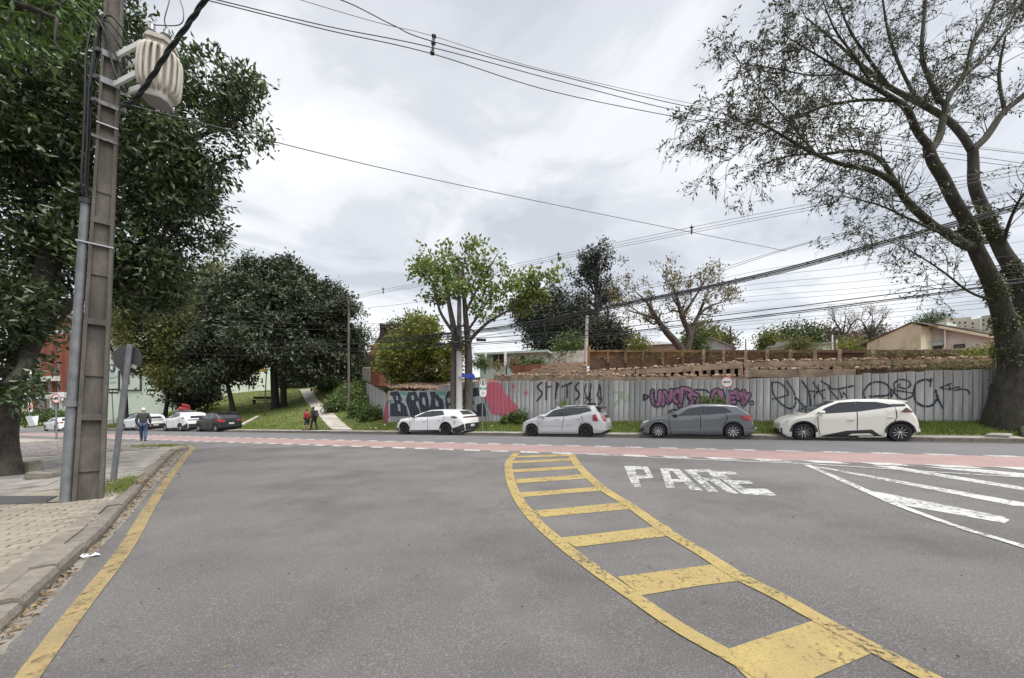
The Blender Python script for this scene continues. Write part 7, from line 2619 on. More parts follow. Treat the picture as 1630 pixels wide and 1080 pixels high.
# arrow sign on the far pavement
a0 = ground_at(1157, 19.3)
asg = thing("road_sign", "round white one-way sign with a black arrow before the metal fence", "road sign", a0)
MB().tube([a0 - Vector((0, 0, .1)), W(1157, 606, a0.y)], .045, 10).build("post", MT["galvanised"], asg, smooth=True, angle=50)
fc = Vector((-.3, -1, 0)).normalized()
cs = W(1157, 608.5, a0.y - .06)
mb = MB()
disc(mb, cs, .25, .012, 32, fc)
mb.build("sign_disc", MT["sign_white"], asg)
mb = MB()
ring(mb, cs, .215, .25, fc, off=.008)
mb.build("red_rim", MT["sign_red"], asg)
mb = MB()
rx = Vector((1, -.3, 0)).normalized()
up = Vector((0, 0, 1))
f_ = fc * .009
P = [(-.16, 0), (-.06, .055), (-.08, .02), (.15, .02), (.15, -.02), (-.08, -.02), (-.06, -.055)]
mb.prism([cs + f_ + rx * x + up * z for x, z in P], fc * .004)
mb.build("arrow", MT["sign_black"], asg)
# parking sign with an E
e0 = ground_at(768, 19.5)
esg = thing("parking_sign", "long rounded parking sign with a ringed letter E before the pink paint", "road sign", e0)
MB().tube([e0 - Vector((0, 0, .1)), W(768, 605, e0.y)], .035, 8).build("post", MT["galvanised"], esg, smooth=True, angle=50)
YE = e0.y - .06
ec = W(769, 618, YE)
ph, pw = 29 / F * YE / 2, .2
P = []
for k in range(9):
    a = math.pi * k / 8
    P.append((math.cos(a) * pw, ph - pw + math.sin(a) * pw))
for k in range(9):
    a = math.pi + math.pi * k / 8
    P.append((math.cos(a) * pw, -ph + pw + math.sin(a) * pw))
MB().prism([ec + Vector((x, 0, z)) for x, z in P], (0, .012, 0)).build("plate", MT["sign_white"], esg)
fe = Vector((0, -1, 0))
cE = ec + Vector((0, -.002, ph - pw * 1.05))
mb = MB()
ring(mb, cE, .135, .17, fe)
mb.build("ring", MT["sign_black"], esg)
mb = MB()
mb.box(cE + Vector((-.045, -.006, 0)), (.03, .008, .17))
for dz in (-.07, 0, .07):
    mb.box(cE + Vector((.015, -.0065, dz)), (.09, .007, .03))
mb.build("letter", MT["sign_black"], esg)
MB().box(ec + Vector((0, -.004, -.02)), (pw * 1.98, .008, .14)).build("green_panel", MT["sign_green"], esg)
mb = MB()
for dz in (.035, -.025):
    mb.box(ec + Vector((0, -.01, -.02 + dz)), (.24, .004, .022))
mb.build("text_line", MT["sign_white"], esg)
mb = MB()
ring(mb, ec + Vector((0, -.003, -ph + pw * 1.15)), .06, .075, fe)
mb.build("hour_mark", MT["sign_black"], esg)

# bicycle sign
b0 = G(90, 697, .13)
bsg = thing("road_sign", "round white bicycle sign with a red rim on a thin post", "road sign", b0)
MB().tube([b0 - Vector((0, 0, .1)), W(89.5, 640, b0.y)], .05, 8).build("post", MT["galvanised"], bsg, smooth=True, angle=50)
cs = W(90, 634.7, b0.y - .08)
fc = Vector((0, -1, 0))
mb = MB()
disc(mb, cs, .33, .02, 30, fc)
mb.build("sign_disc", MT["sign_white"], bsg)
mb = MB()
ring(mb, cs, .265, .33, fc, off=.011)
mb.build("red_rim", MT["sign_red"], bsg)
mb = MB()
for sx in (-.12, .12):
    ring(mb, cs + Vector((sx, 0, -.03)), .062, .088, fc, 16, .012)
for (x0, z0), (x1, z1) in (((-.12, -.03), (-.04, .08)), ((-.04, .08), (.08, .07)), ((.08, .07), (.12, -.03)), ((-.04, .08), (.0, -.03)), ((.0, -.03), (.08, .07)), ((-.12, -.03), (.0, -.03)), ((.08, .07), (.07, .12)), ((-.04, .08), (-.05, .12)), ((-.09, .12), (-.02, .12)), ((.05, .12), (.12, .12))):
    mb.tube([cs + Vector((x0, -.018, z0)), cs + Vector((x1, -.018, z1))], .013, 5)
mb.build("bicycle_symbol", MT["sign_black"], bsg)
# small signs in the side street
q0 = gnd(47, 52)
q0.z = W(47, 672, 52).z
nsg = thing("road_sign", "small square white sign with a red no-parking ring in the side street", "road sign", q0)
MB().tube([q0, W(47, 648, 52)], .05, 6).build("post", MT["galvanised"], nsg)
MB().box(W(47, 650, 51.9), (.8, .03, 1.0)).build("plate", MT["sign_white"], nsg)
mb = MB()
cn = W(47, 648.5, 51.85)
ring(mb, cn, .24, .33, fc, 20, 0)
mb.tube([cn + Vector((-.18, -.01, .18)), cn + Vector((.18, -.01, -.18))], .04, 5)
mb.build("red_ring", MT["sign_red"], nsg)
q0 = gnd(181, 46)
osg = thing("street_sign", "black rectangular direction sign with white arrow before the pale green wall", "road sign", q0)
MB().tube([q0, W(178, 622, 46)], .05, 6).build("post", MT["galvanised"], osg)
ob = W(181, 623, 45.9)
MB().box(ob, (1.15, .04, .62)).build("plate", MT["sign_black"], osg)
mb = MB()
mb.prism([ob + Vector((x, -.03, z)) for x, z in ((-.5, 0), (-.32, .16), (-.32, .06), (-.15, .06), (-.15, -.06), (-.32, -.06), (-.32, -.16))], (0, -.01, 0))
mb.build("arrow", MT["sign_white"], osg)
mb = MB()
for k in range(5):
    mb.box(ob + Vector((-.02 + k * .115, -.03, 0)), (.08, .014, .2))
mb.build("text_block", MT["sign_white"], osg)
# A-board
q0 = gnd(52, 47)
q0.z = W(52, 678, 47).z
ab = thing("sandwich_board", "white sandwich board leaning on the side street grass", "sign board", q0)
for sg, t_ in ((-1, R(12)), (1, R(-12))):
    MB().box(q0 + Vector((0, sg * .22, .6)), (.75, .04, 1.25), Matrix.Rotation(R(-8), 3, 'Y') @ Matrix.Rotation(t_, 3, 'X')).build("board", MT["plastic_white"], ab)
for k in range(4):
    pass

# ---------------------------------------------------------------- small things on the pavement
st0 = G(40, 762, .13)
for i, (px, py, sz, rz, lab) in enumerate(((55, 764, (.52, .34, .16), 14, "flat squared stone block lying in front of the dense tree"), (38, 755, (.34, .3, .32), -6, "upright squared stone block standing behind the flat one"))):
    c_ = G(px, py, .13)
    c_ += Vector((0, sz[1] / 2, sz[2] / 2))
    mb = MB().box(c_, sz, Matrix.Rotation(R(rz), 3, 'Z') @ Matrix.Rotation(R(4 - 8 * i), 3, 'Y'), .9)
    o = mb.build("stone_block", MT["stone_block"])
    bv = o.modifiers.new("bevel", 'BEVEL')
    bv.width = .025
    bv.segments = 2
    tag(o, lab, "stone block", "squared stones by the tree")
o = MB().hexa([G(x, y, .12) for x, y in ((-40, 804), (68, 801), (92, 789.5), (-40, 789.5))], [G(x, y, .148) for x, y in ((-40, 804), (68, 801), (92, 789.5), (-40, 789.5))]).build("access_cover", MT["galvanised"])
o.data.materials[0] = MT["tar"]
tag(o, "dark flat access cover set in the pavement behind the pavers", "access cover")
# crumpled white litter in the gutter
rr = np.random.default_rng(77)
c_ = G(141, 886, .03)
mb = MB()
for k in range(3):
    q = c_ + Vector((k * .05 - .05, rr.normal(0, .015), .01))
    vs = [(Matrix.Rotation(rr.uniform(0, 6), 3, 'Z') @ Vector((x * .045, y * .03, z * .025))) * rr.uniform(.8, 1.2) + q for x, y, z in ((1, 0, 0), (.3, 1, .3), (-.9, .5, 0), (-.8, -.6, .2), (.3, -1, 0), (0, 0, 1.2), (0, 0, -.4))]
    mb.add(vs, [(0, 1, 5), (1, 2, 5), (2, 3, 5), (3, 4, 5), (4, 0, 5), (1, 0, 6), (2, 1, 6), (3, 2, 6), (4, 3, 6), (0, 4, 6)])
o = mb.build("crumpled_paper", MT["plastic_white"])
tag(o, "crumpled white paper lying among leaves in the gutter", "litter")
mb = MB()
mb.tube([G(50, 1053, .02), G(62, 1048, .028), G(78, 1042, .02)], [.005, .004, .003], 5)
o = mb.build("twig", MT["bark_pale"])
tag(o, "thin pale twig across the yellow edge line", "twig")
LG_ = "white litter on the grass verge"
for i, (px, t, lab) in enumerate(((590, 20.2, "white scrap of litter on the verge left of the white crossover"), (598, 19.9, "white scrap of litter just beside the white crossover"), (783, 20.4, "white litter on the verge right of the white crossover"), (1205, 20.1, "white litter on the verge behind the grey hatchback"), (1235, 20.3, "white litter on the verge before the compact car"), (612, 20.6, "pale stone under the pink fence corner"))):
    c_ = ground_at(px, t)
    vs = [(Matrix.Rotation(rr.uniform(0, 6), 3, 'Z') @ Vector((x * .14, y * .09, z * .07))) + c_ + Vector((0, 0, .05)) for x, y, z in ((1, 0, 0), (.3, 1, .3), (-.9, .5, 0), (-.8, -.6, .2), (.3, -1, 0), (0, 0, 1.2), (0, 0, -.6))]
    o = MB().add(vs, [(0, 1, 5), (1, 2, 5), (2, 3, 5), (3, 4, 5), (4, 0, 5), (1, 0, 6), (2, 1, 6), (3, 2, 6), (4, 3, 6), (0, 4, 6)]).build("litter_scrap", MT["plastic_white"])
    tag(o, lab, "litter", LG_)
# bench in the park
bq = gnd(420, 47)
bn = thing("park_bench", "dark park bench under the twin-trunk evergreen", "bench", bq)
zz_ = bq.z
MB().box(bq + Vector((0, 0, .47)), (2.9, .45, .08)).build("seat", MT["timber_dark"], bn)
MB().box(bq + Vector((0, .22, .75)), (2.9, .07, .28)).build("backrest", MT["timber_dark"], bn)
for sx in (-1.2, 1.2):
    MB().box(bq + Vector((sx, 0, .2)), (.12, .4, .5)).build("leg", MT["timber_dark"], bn)
# orange lamp fleck hanging in the evergreen: a street lamp seen among the leaves
lq = gnd(421, 38)
lm_ = thing("street_lamp", "street lamp with yellow head showing against the dark evergreen", "street lamp", lq)
MB().tube([lq, W(424, 592, 38)], .05, 6).build("post", MT["dark_metal"], lm_)
MB().tube([W(424, 592, 38), W(419, 590, 37.9), W(413, 590.5, 37.8)], [.05, .14, .1], 8).build("lamp_head", MT["lamp_yellow"], lm_)

# ---------------------------------------------------------------- buildings
def quad_on(P0, P1, z0, z1, off=0.0):
    pass


class Facade:
    """a vertical wall through two photo points at given distances; u runs along it, z is height"""

    def __init__(self, pxa, Ya, pxb, Yb, py_top, py_bot):
        a, b = W(pxa, 600, Ya), W(pxb, 600, Yb)
        self.o = Vector((a.x, a.y, 0))
        self.d = Vector((b.x - a.x, b.y - a.y, 0))
        self.L = self.d.length
        self.d.normalize()
        self.n = Vector((self.d.y, -self.d.x, 0))        # towards the camera
        if self.n.y > 0:
            self.n = -self.n
        self.Ya = Ya
        self.z1 = W(pxa, py_top, Ya).z
        self.z0 = W(pxa, py_bot, Ya).z

    def at(self, px, py):
        """u, z on the facade for a photo pixel"""
        dirx = (px - CX) / F
        # solve o + d*u = (dirx*Y, Y)
        det = self.d.x - dirx * self.d.y
        u = (dirx * self.o.y - self.o.x) / det
        Y = self.o.y + self.d.y * u
        return u, EYE + (HZ - py) / F * Y

    def P(self, u, z, off=0.0):
        return self.o + self.d * u + Vector((0, 0, z)) + self.n * off

    def block(self, mb, u0, u1, z0, z1, o0, o1):
        q = lambda z: [self.P(u0, z, o0), self.P(u1, z, o0), self.P(u1, z, o1), self.P(u0, z, o1)]
        mb.hexa(q(z0), q(z1))
        return mb

    def pxblock(self, x0, x1, y0, y1, o0, o1, name, m, parent):
        (u0, za), (u1, zb) = self.at(x0, y0), self.at(x1, y1)
        return self.block(MB(), u0, u1, zb, za, o0, o1).build(name, MT[m], parent)


# brick building on the side street
f = Facade(50, 78, 176, 70, 512, 662)
bb_ = thing("brick_building", "four storey red brick building with white window bands behind the concrete pole", "building", f.P(f.L / 2, f.z0))
f.block(MB(), 0, f.L, f.z0 - 1.5, f.z1, -14, 0).build("wall", MT["red_brick"], bb_)
f.block(MB(), -.2, f.L + .2, f.z1, f.z1 + .5, -14.2, .25).build("parapet", MT["beige_block"], bb_)
for k in range(8):
    x0 = 60 + k * 14.6
    w_ = f.pxblock(x0 + .5, x0 + 12.5, 525, 535, .02, .1, "window", "window_white", bb_)
    for q in (4, 8):
        o = f.pxblock(x0 + q, x0 + q + .8, 525, 535, .1, .16, "frame", "white_trim", bb_)
        o.parent = w_
    if k % 2 == 0:
        f.pxblock(x0 + 1, x0 + 7, 547, 561, .02, .06, "window", "window_glass", bb_)
        f.pxblock(x0 + 2, x0 + 9, 574, 596, .02, .06, "window", "window_glass", bb_)
        f.pxblock(x0 + 0, x0 + 10, 589, 597, .06, .5, "balcony_rail", "dark_metal", bb_)
    f.pxblock(x0 + 10, x0 + 13, 545, 628, .0, .45, "brick_pier", "red_brick", bb_)
    f.pxblock(x0 + 1.5, x0 + 9, 608, 626, .02, .06, "window", "window_glass", bb_)
    f.pxblock(x0 + .5, x0 + 12, 634, 660, .02, .06, "shop_window", "window_glass", bb_)
f.pxblock(57, 176, 536, 539, 0, .2, "string_course", "red_brick", bb_)
f.pxblock(57, 101, 601, 607, 0, 1.0, "balcony_slab", "white_wall", bb_)
f.pxblock(57, 176, 626, 634, 0, .8, "shop_canopy", "white_wall", bb_)
f.pxblock(103, 111, 625, 638, .8, .95, "shop_sign", "plastic_white", bb_)
for x in (86, 101, 104, 109):
    f.pxblock(x, x + 2.5, 634, 661, .1, .6, "column", "white_wall", bb_)
# pale green rendered building
f = Facade(168, 68, 312, 62, 470, 660)
gb = thing("rendered_building", "tall blank pale green and cream building wall beyond the lawn", "building", f.P(f.L / 2, f.z0))
f.block(MB(), 0, f.L, f.z0 - 1.5, f.z1, -15, 0).build("wall", MT["palegreen_wall"], gb)
f.pxblock(168, 312, 490, 545, 0, .05, "upper_band", "cream_wall", gb)
for (x0, x1, y0, y1) in ((190, 240, 590, 592), (190, 191.5, 592, 622), (224.5, 226, 592, 622), (190, 226, 621, 622.5), (205, 206.5, 560, 612)):
    f.pxblock(x0, x1, y0, y1, .05, .2, "pipe", "dark_metal", gb)
for (x0, x1, y0, y1) in ((192, 199, 528, 540), (178, 184, 560, 572)):
    f.pxblock(x0, x1, y0, y1, .05, .1, "window", "window_glass", gb)
u, z = f.at(180, 586)
lg = thing("logo_sign", "round navy sign with a white cross emblem on the pale green wall", "sign", f.P(u, z, .1))
mb = MB()
disc(mb, f.P(u, z, .12), .72, .14, 28, f.n)
mb.build("disc", MT["logo_navy"], lg)
mb = MB()
for a in (0, 60, 120):
    q = Vector((math.cos(R(a)), 0, math.sin(R(a))))
    v = f.d * q.x + Vector((0, 0, q.z))
    w_ = f.d * -q.z + Vector((0, 0, q.x))
    c_ = f.P(u, z, .2)
    mb.prism([c_ + v * .48 + w_ * .08, c_ - v * .48 + w_ * .08, c_ - v * .48 - w_ * .08, c_ + v * .48 - w_ * .08], f.n * (.01 + a * .0001))
mb.build("emblem", MT["sign_white"], lg)
# blue lettered panels under the round sign
f.pxblock(174, 187, 597, 601, .05, .1, "lettering", "paleblue_wall", gb)
f.pxblock(174, 185, 606, 609, .05, .1, "lettering", "paleblue_wall", gb)

# mint green flat roofed house
f = Facade(764, 40, 868, 38, 566, 600)
mh = thing("mint_house", "mint green flat roofed house beyond the rubble, partly behind the street tree", "house", f.P(f.L / 2, f.z0))
f.block(MB(), 0, f.L, f.z0 - 2, f.z1, -7, 0).build("wall", MT["mint_wall"], mh)
f.block(MB(), -.5, f.L + .4, f.z1, f.z1 + .2, -7.3, .6).build("roof", MT["mint_wall"], mh)
for x0, x1, y0, y1 in ((785, 803, 566, 582), (820, 835, 568, 578)):
    w_ = f.pxblock(x0, x1, y0, y1, .02, .06, "window", "window_glass", mh)
    o = f.pxblock((x0 + x1) / 2 - .4, (x0 + x1) / 2 + .4, y0, y1, .06, .1, "frame", "white_trim", mh)
    o.parent = w_
for x0 in (775, 806):
    f.pxblock(x0, x0 + 3, 562, 584, .55, .8, "porch_post", "white_trim", mh)
# pale blank wall between house and conifers
f = Facade(842, 40.5, 932, 38.5, 562, 600)
o = f.block(MB(), 0, f.L, f.z0 - 2, f.z1, -.3, 0).build("boundary_wall", MT["white_wall"])
tag(o, "pale blank boundary wall between the mint house and the white pole", "wall")


def gable_house(name, label, pxa, Ya, pxb, Yb, py_e, py_r, py_b, wall, roof, depth, over=.4, win=()):
    f = Facade(pxa, Ya, pxb, Yb, py_e, py_b)
    zr = W((pxa + pxb) / 2, py_r, (Ya + Yb) / 2).z
    h = thing(name, label, "house", f.P(f.L / 2, f.z0))
    P = [f.P(0, f.z0 - 2), f.P(f.L, f.z0 - 2), f.P(f.L, f.z1), f.P(f.L / 2, zr), f.P(0, f.z1)]
    MB().prism(P, -f.n * depth).build("wall", MT[wall], h)
    for sgn in (0, 1):
        e = f.P(0 if sgn == 0 else f.L, f.z1)
        rdg = f.P(f.L / 2, zr)
        dv = (e - rdg)
        e2 = rdg + dv * (1 + over / dv.length)
        mb = MB()
        up = Vector((0, 0, .12))
        A = [rdg + f.n * over, e2 + f.n * over, e2 - f.n * (depth + over), rdg - f.n * (depth + over)]
        mb.hexa([p + Vector((0, 0, .02)) for p in A], [p + up for p in A])
        mb.build("roof", MT[roof], h)
    for x0, x1, y0, y1 in win:
        f.pxblock(x0, x1, y0, y1, .02, .06, "window", "window_glass", h)
    return h


gable_house("paleblue_house", "pale blue gabled house on the plateau by the dark lamp pole", 1098, 50, 1166, 48, 557, 539, 580, "paleblue_wall", "roof_grey", 8, .5, ((1122, 1130, 552, 557),))
f = Facade(982, 52, 1078, 50, 551, 580)
h = thing("grey_roof_house", "low house with a pale grey roof behind the half bare tree", "house", f.P(f.L / 2, f.z0))
f.block(MB(), 0, f.L, f.z0 - 2, f.z1 - .1, -7, 0).build("wall", MT["beige_block"], h)
zt = f.z1 + .9
MB().hexa([f.P(-.4, f.z1 - .1, .5), f.P(f.L + .4, f.z1 - .1, .5), f.P(f.L + .4, f.z1 - .1, -7.5), f.P(-.4, f.z1 - .1, -7.5)], [f.P(3, zt, -3), f.P(f.L - 2, zt, -3), f.P(f.L - 2, zt, -4), f.P(3, zt, -4)]).build("roof", MT["roof_grey"], h)
f = Facade(1226, 64, 1322, 60, 553, 575)
h = thing("grey_roof_house", "long low house with grey stepped roof behind the olive bush", "house", f.P(f.L / 2, f.z0))
f.block(MB(), 0, f.L, f.z0 - 2, f.z1 - .15, -8, 0).build("wall", MT["white_wall"], h)
f.block(MB(), -.4, f.L + .3, f.z1 - .15, f.z1 + .15, -8.4, .6).build("roof", MT["roof_grey"], h)
f.block(MB(), f.L * .12, f.L * .6, f.z1 + .15, f.z1 + .95, -7, -1.2).build("upper_roof", MT["roof_grey"], h)
# cream gabled house
f = Facade(1380, 33, 1466, 29.6, 546, 575)
ch = thing("cream_house", "cream house with a blank stained gable and dark tiled roof beside the ivy tree", "house", f.P(f.L / 2, f.z0))
zr = f.at(1452, 514.5)[1]
ur = f.at(1452, 514.5)[0]
uR, zR = f.at(1466, 519)
P = [f.P(0, f.z0 - 3), f.P(f.L, f.z0 - 3), f.P(f.L, zR), f.P(ur, zr), f.P(0, f.z1)]
MB().prism(P, -f.n * 7).build("gable_wall", MT["cream_wall"], ch)
mb = MB()
for (ua, za), (ub, zb) in (((-.5, f.z1 - .25), (ur, zr)), ((ur, zr), (uR + .5, zR - .1))):
    A = [f.P(ua, za, .12), f.P(ub, zb, .12), f.P(ub, zb, -7.3), f.P(ua, za, -7.3)]
    mb.hexa([p + Vector((0, 0, .015)) for p in A], [p + Vector((0, 0, .1)) for p in A])
mb.build("roof", MT["roof_dark"], ch)
f2 = Facade(1466, 30.6, 1600, 27.4, 520, 575)
P = [f2.P(0, f2.z0 - 3), f2.P(f2.L, f2.z0 - 3)] + [f2.P(*f2.at(1600, 541)), f2.P(*f2.at(1504, 525)), f2.P(*f2.at(1484, 520)), f2.P(0, f2.at(1466, 521)[1])]
MB().prism(P, -f2.n * 6).build("wall", MT["white_wall"], ch)
A0, A1 = f2.at(1480, 517), f2.at(1606, 541)
A = [f2.P(*A0, .5), f2.P(*A1, .5), f2.P(*A1, -6.5), f2.P(A0[0], A0[1] + .9, -6.5)]
MB().hexa([p for p in A], [p + Vector((0, 0, .12)) for p in A]).build("roof", MT["roof_dark"], ch)
A0, A1 = f2.at(1478, 519), f2.at(1606, 543)
A = [f2.P(*A0, .52), f2.P(*A1, .52), f2.P(*A1, .6), f2.P(*A0, .6)]
MB().hexa([p - Vector((0, 0, .1)) for p in A], [p + Vector((0, 0, .1)) for p in A]).build("barge_board", MT["cream_wall"], ch)
f2.pxblock(1503, 1506, 527, 556, 0, .5, "pilaster", "white_wall", ch)
for x0, x1, y0, y1 in ((1469, 1500, 550, 556), (1518, 1536, 549, 554)):
    f2.pxblock(x0, x1, y0, y1, .02, .06, "window", "window_glass", ch)
f2.pxblock(1469, 1502, 548, 550, 0, .3, "sill", "paleblue_wall", ch)
mb = MB().tube([W(1477, 518, 31), W(1477, 505, 31)], .03, 5)
for k, hw_ in enumerate((.35, .25, .3)):
    c_ = W(1477, 505.5 + k * 1.5, 31)
    mb.tube([c_ - Vector((hw_, 0, 0)), c_ + Vector((hw_, 0, 0))], .018, 4)
mb.build("aerial", MT["dark_metal"], ch)
# distant blocks of flats
DB = "distant blocks of flats behind the cream house"
for lab, x0, x1, y0, m, Y in (("beige block of flats behind the cream house roof", 1506, 1546, 507.5, "beige_block", 150), ("white block of flats between the two beige ones", 1545, 1561, 509, "white_wall", 152), ("beige block of flats nearest the ivy tree trunk", 1562, 1584, 503.5, "beige_block", 140), ("low white block of flats peeping over the cream roof ridge", 1486, 1507, 515, "white_wall", 145)):
    f = Facade(x0, Y, x1, Y - 3, y0, 545)
    h = thing("apartment_block", lab, "building", f.P(f.L / 2, f.z0), group=DB)
    f.block(MB(), 0, f.L, f.z0 - 6, f.z1, -12, 0).build("wall", MT[m], h)
    n_ = max(1, int((x1 - x0) / 9))
    for k in range(n_):
        for j in range(2):
            xa = x0 + 2 + k * 9
            f.pxblock(xa, xa + 3, y0 + 5 + j * 7, y0 + 8 + j * 7, .02, .06, "window", "window_glass", h)
# unfinished brick frame behind the lime tree
f = Facade(590, 40, 640, 38, 549, 585)
h = thing("unfinished_building", "half built red brick house with dark open timber frame on its roof", "building", f.P(f.L / 2, f.z0))
f.block(MB(), 0, f.L * .26, f.z0 - 2, f.z1, -5, 0).build("wall", MT["red_brick"], h)
mb = MB()
for x in (606, 609.5, 623, 637):
    u, z = f.at(x, 523)
    f.block(mb, u - .13, u + .13, f.z0, z, -.3, 0)
    f.block(mb, u - .13, u + .13, f.z0, z, -4.6, -4.3)
u0, z = f.at(605, 523)
u1, _ = f.at(638, 523)
f.block(mb, u0, u1, z, z + .28, -.35, .05)
f.block(mb, u0, u1, z, z + .28, -4.65, -4.25)
f.block(mb, u0, u0 + .3, z + .28, z + .5, -4.7, .1)
mb.build("open_frame", MT["timber_dark"], h)
f.pxblock(592, 628, 569, 577, .0, .9, "lower_canopy", "timber_dark", h)
# weathered board fence behind the lime tree
bf = thing("board_fence", "weathered vertical board fence on the bank behind the lime green tree", "fence", p3(620, 600, 33))
bme = bpy.data.meshes.new("board")
bx = MB().box((0, 0, .5), (.24, .03, 1))
bme.from_pydata(bx.v, [], bx.f)
bme.materials.append(MT["wood_grey"])
sa, sb = onT(578, 0, 33)[0], onT(690, 0, 33)[0]
k_ = 0
s = sa
while s < sb:
    X, Y = XY(s, 33)
    zt = onT(CX + F * X / Y, 584.5, 33)[1]
    z0 = float(HH(X, Y)) - .3
    o = bpy.data.objects.new("board", bme)
    COL.objects.link(o)
    o.parent = bf
    o.matrix_local = bf.matrix_basis.inverted() @ Matrix.Translation((X, Y, z0)) @ Matrix.Rotation(R(-25), 4, 'Z') @ Matrix.Diagonal((1, 1, max(.5, zt - z0 + rng.normal(0, .05)), 1))
    s += .26
sm_, zm_ = onT(630, 584, 33.1)
cap = MB().box((*XY((sa + sb) / 2, 33.1), zm_ + .05), (sb - sa, .25, .1), Matrix.Rotation(R(-25), 3, 'Z'))
cap.build("cap_rail", MT["white_wall"], bf)
# clipped hedges by the side street
HG = "clipped hedges along the side street"
for i, (px, py, Y, rp, lab) in enumerate(((60, 664, 58, 9, "clipped hedge beside the sandwich board"), (78, 661, 60, 10, "clipped hedge under the brick building"), (97, 664, 56, 8, "hedge nearest the bicycle sign post"), (40, 668, 55, 8, "low hedge by the small square sign"))):
    c_ = W(px, py, Y)
    rd = rp / F * Y
    blob_tree("hedge", lab, c_ - Vector((0, 0, rd)), .06, [(c_, rd, .7), (c_ + Vector((rd, .3, -.1)), rd * .8, .7), (c_ + Vector((-rd, .3, -.1)), rd * .8, .7)], 260, 8, (.3, .16), "leaf_hedge", seed=120 + i, clump=.25, gap=-.4, freq=.8, shell=.3, cat="hedge", group=HG, twigs=3)

# ---------------------------------------------------------------- people
def skin_mesh(name, V, E, Rd, m, parent, sub=2, root_i=0):
    me = bpy.data.meshes.new(name)
    me.from_pydata(V, E, [])
    me.materials.append(MT[m])
    o = bpy.data.objects.new(name, me)
    COL.objects.link(o)
    o.parent = parent
    sk = o.modifiers.new("skin", 'SKIN')
    sk.use_smooth_shade = True
    for i, r in enumerate(Rd):
        me.skin_vertices[0].data[i].radius = r if isinstance(r, tuple) else (r, r)
    for i in range(len(V)):
        me.skin_vertices[0].data[i].use_root = i == root_i
    sb_ = o.modifiers.new("subsurf", 'SUBSURF')
    sb_.levels = sb_.render_levels = sub
    return o


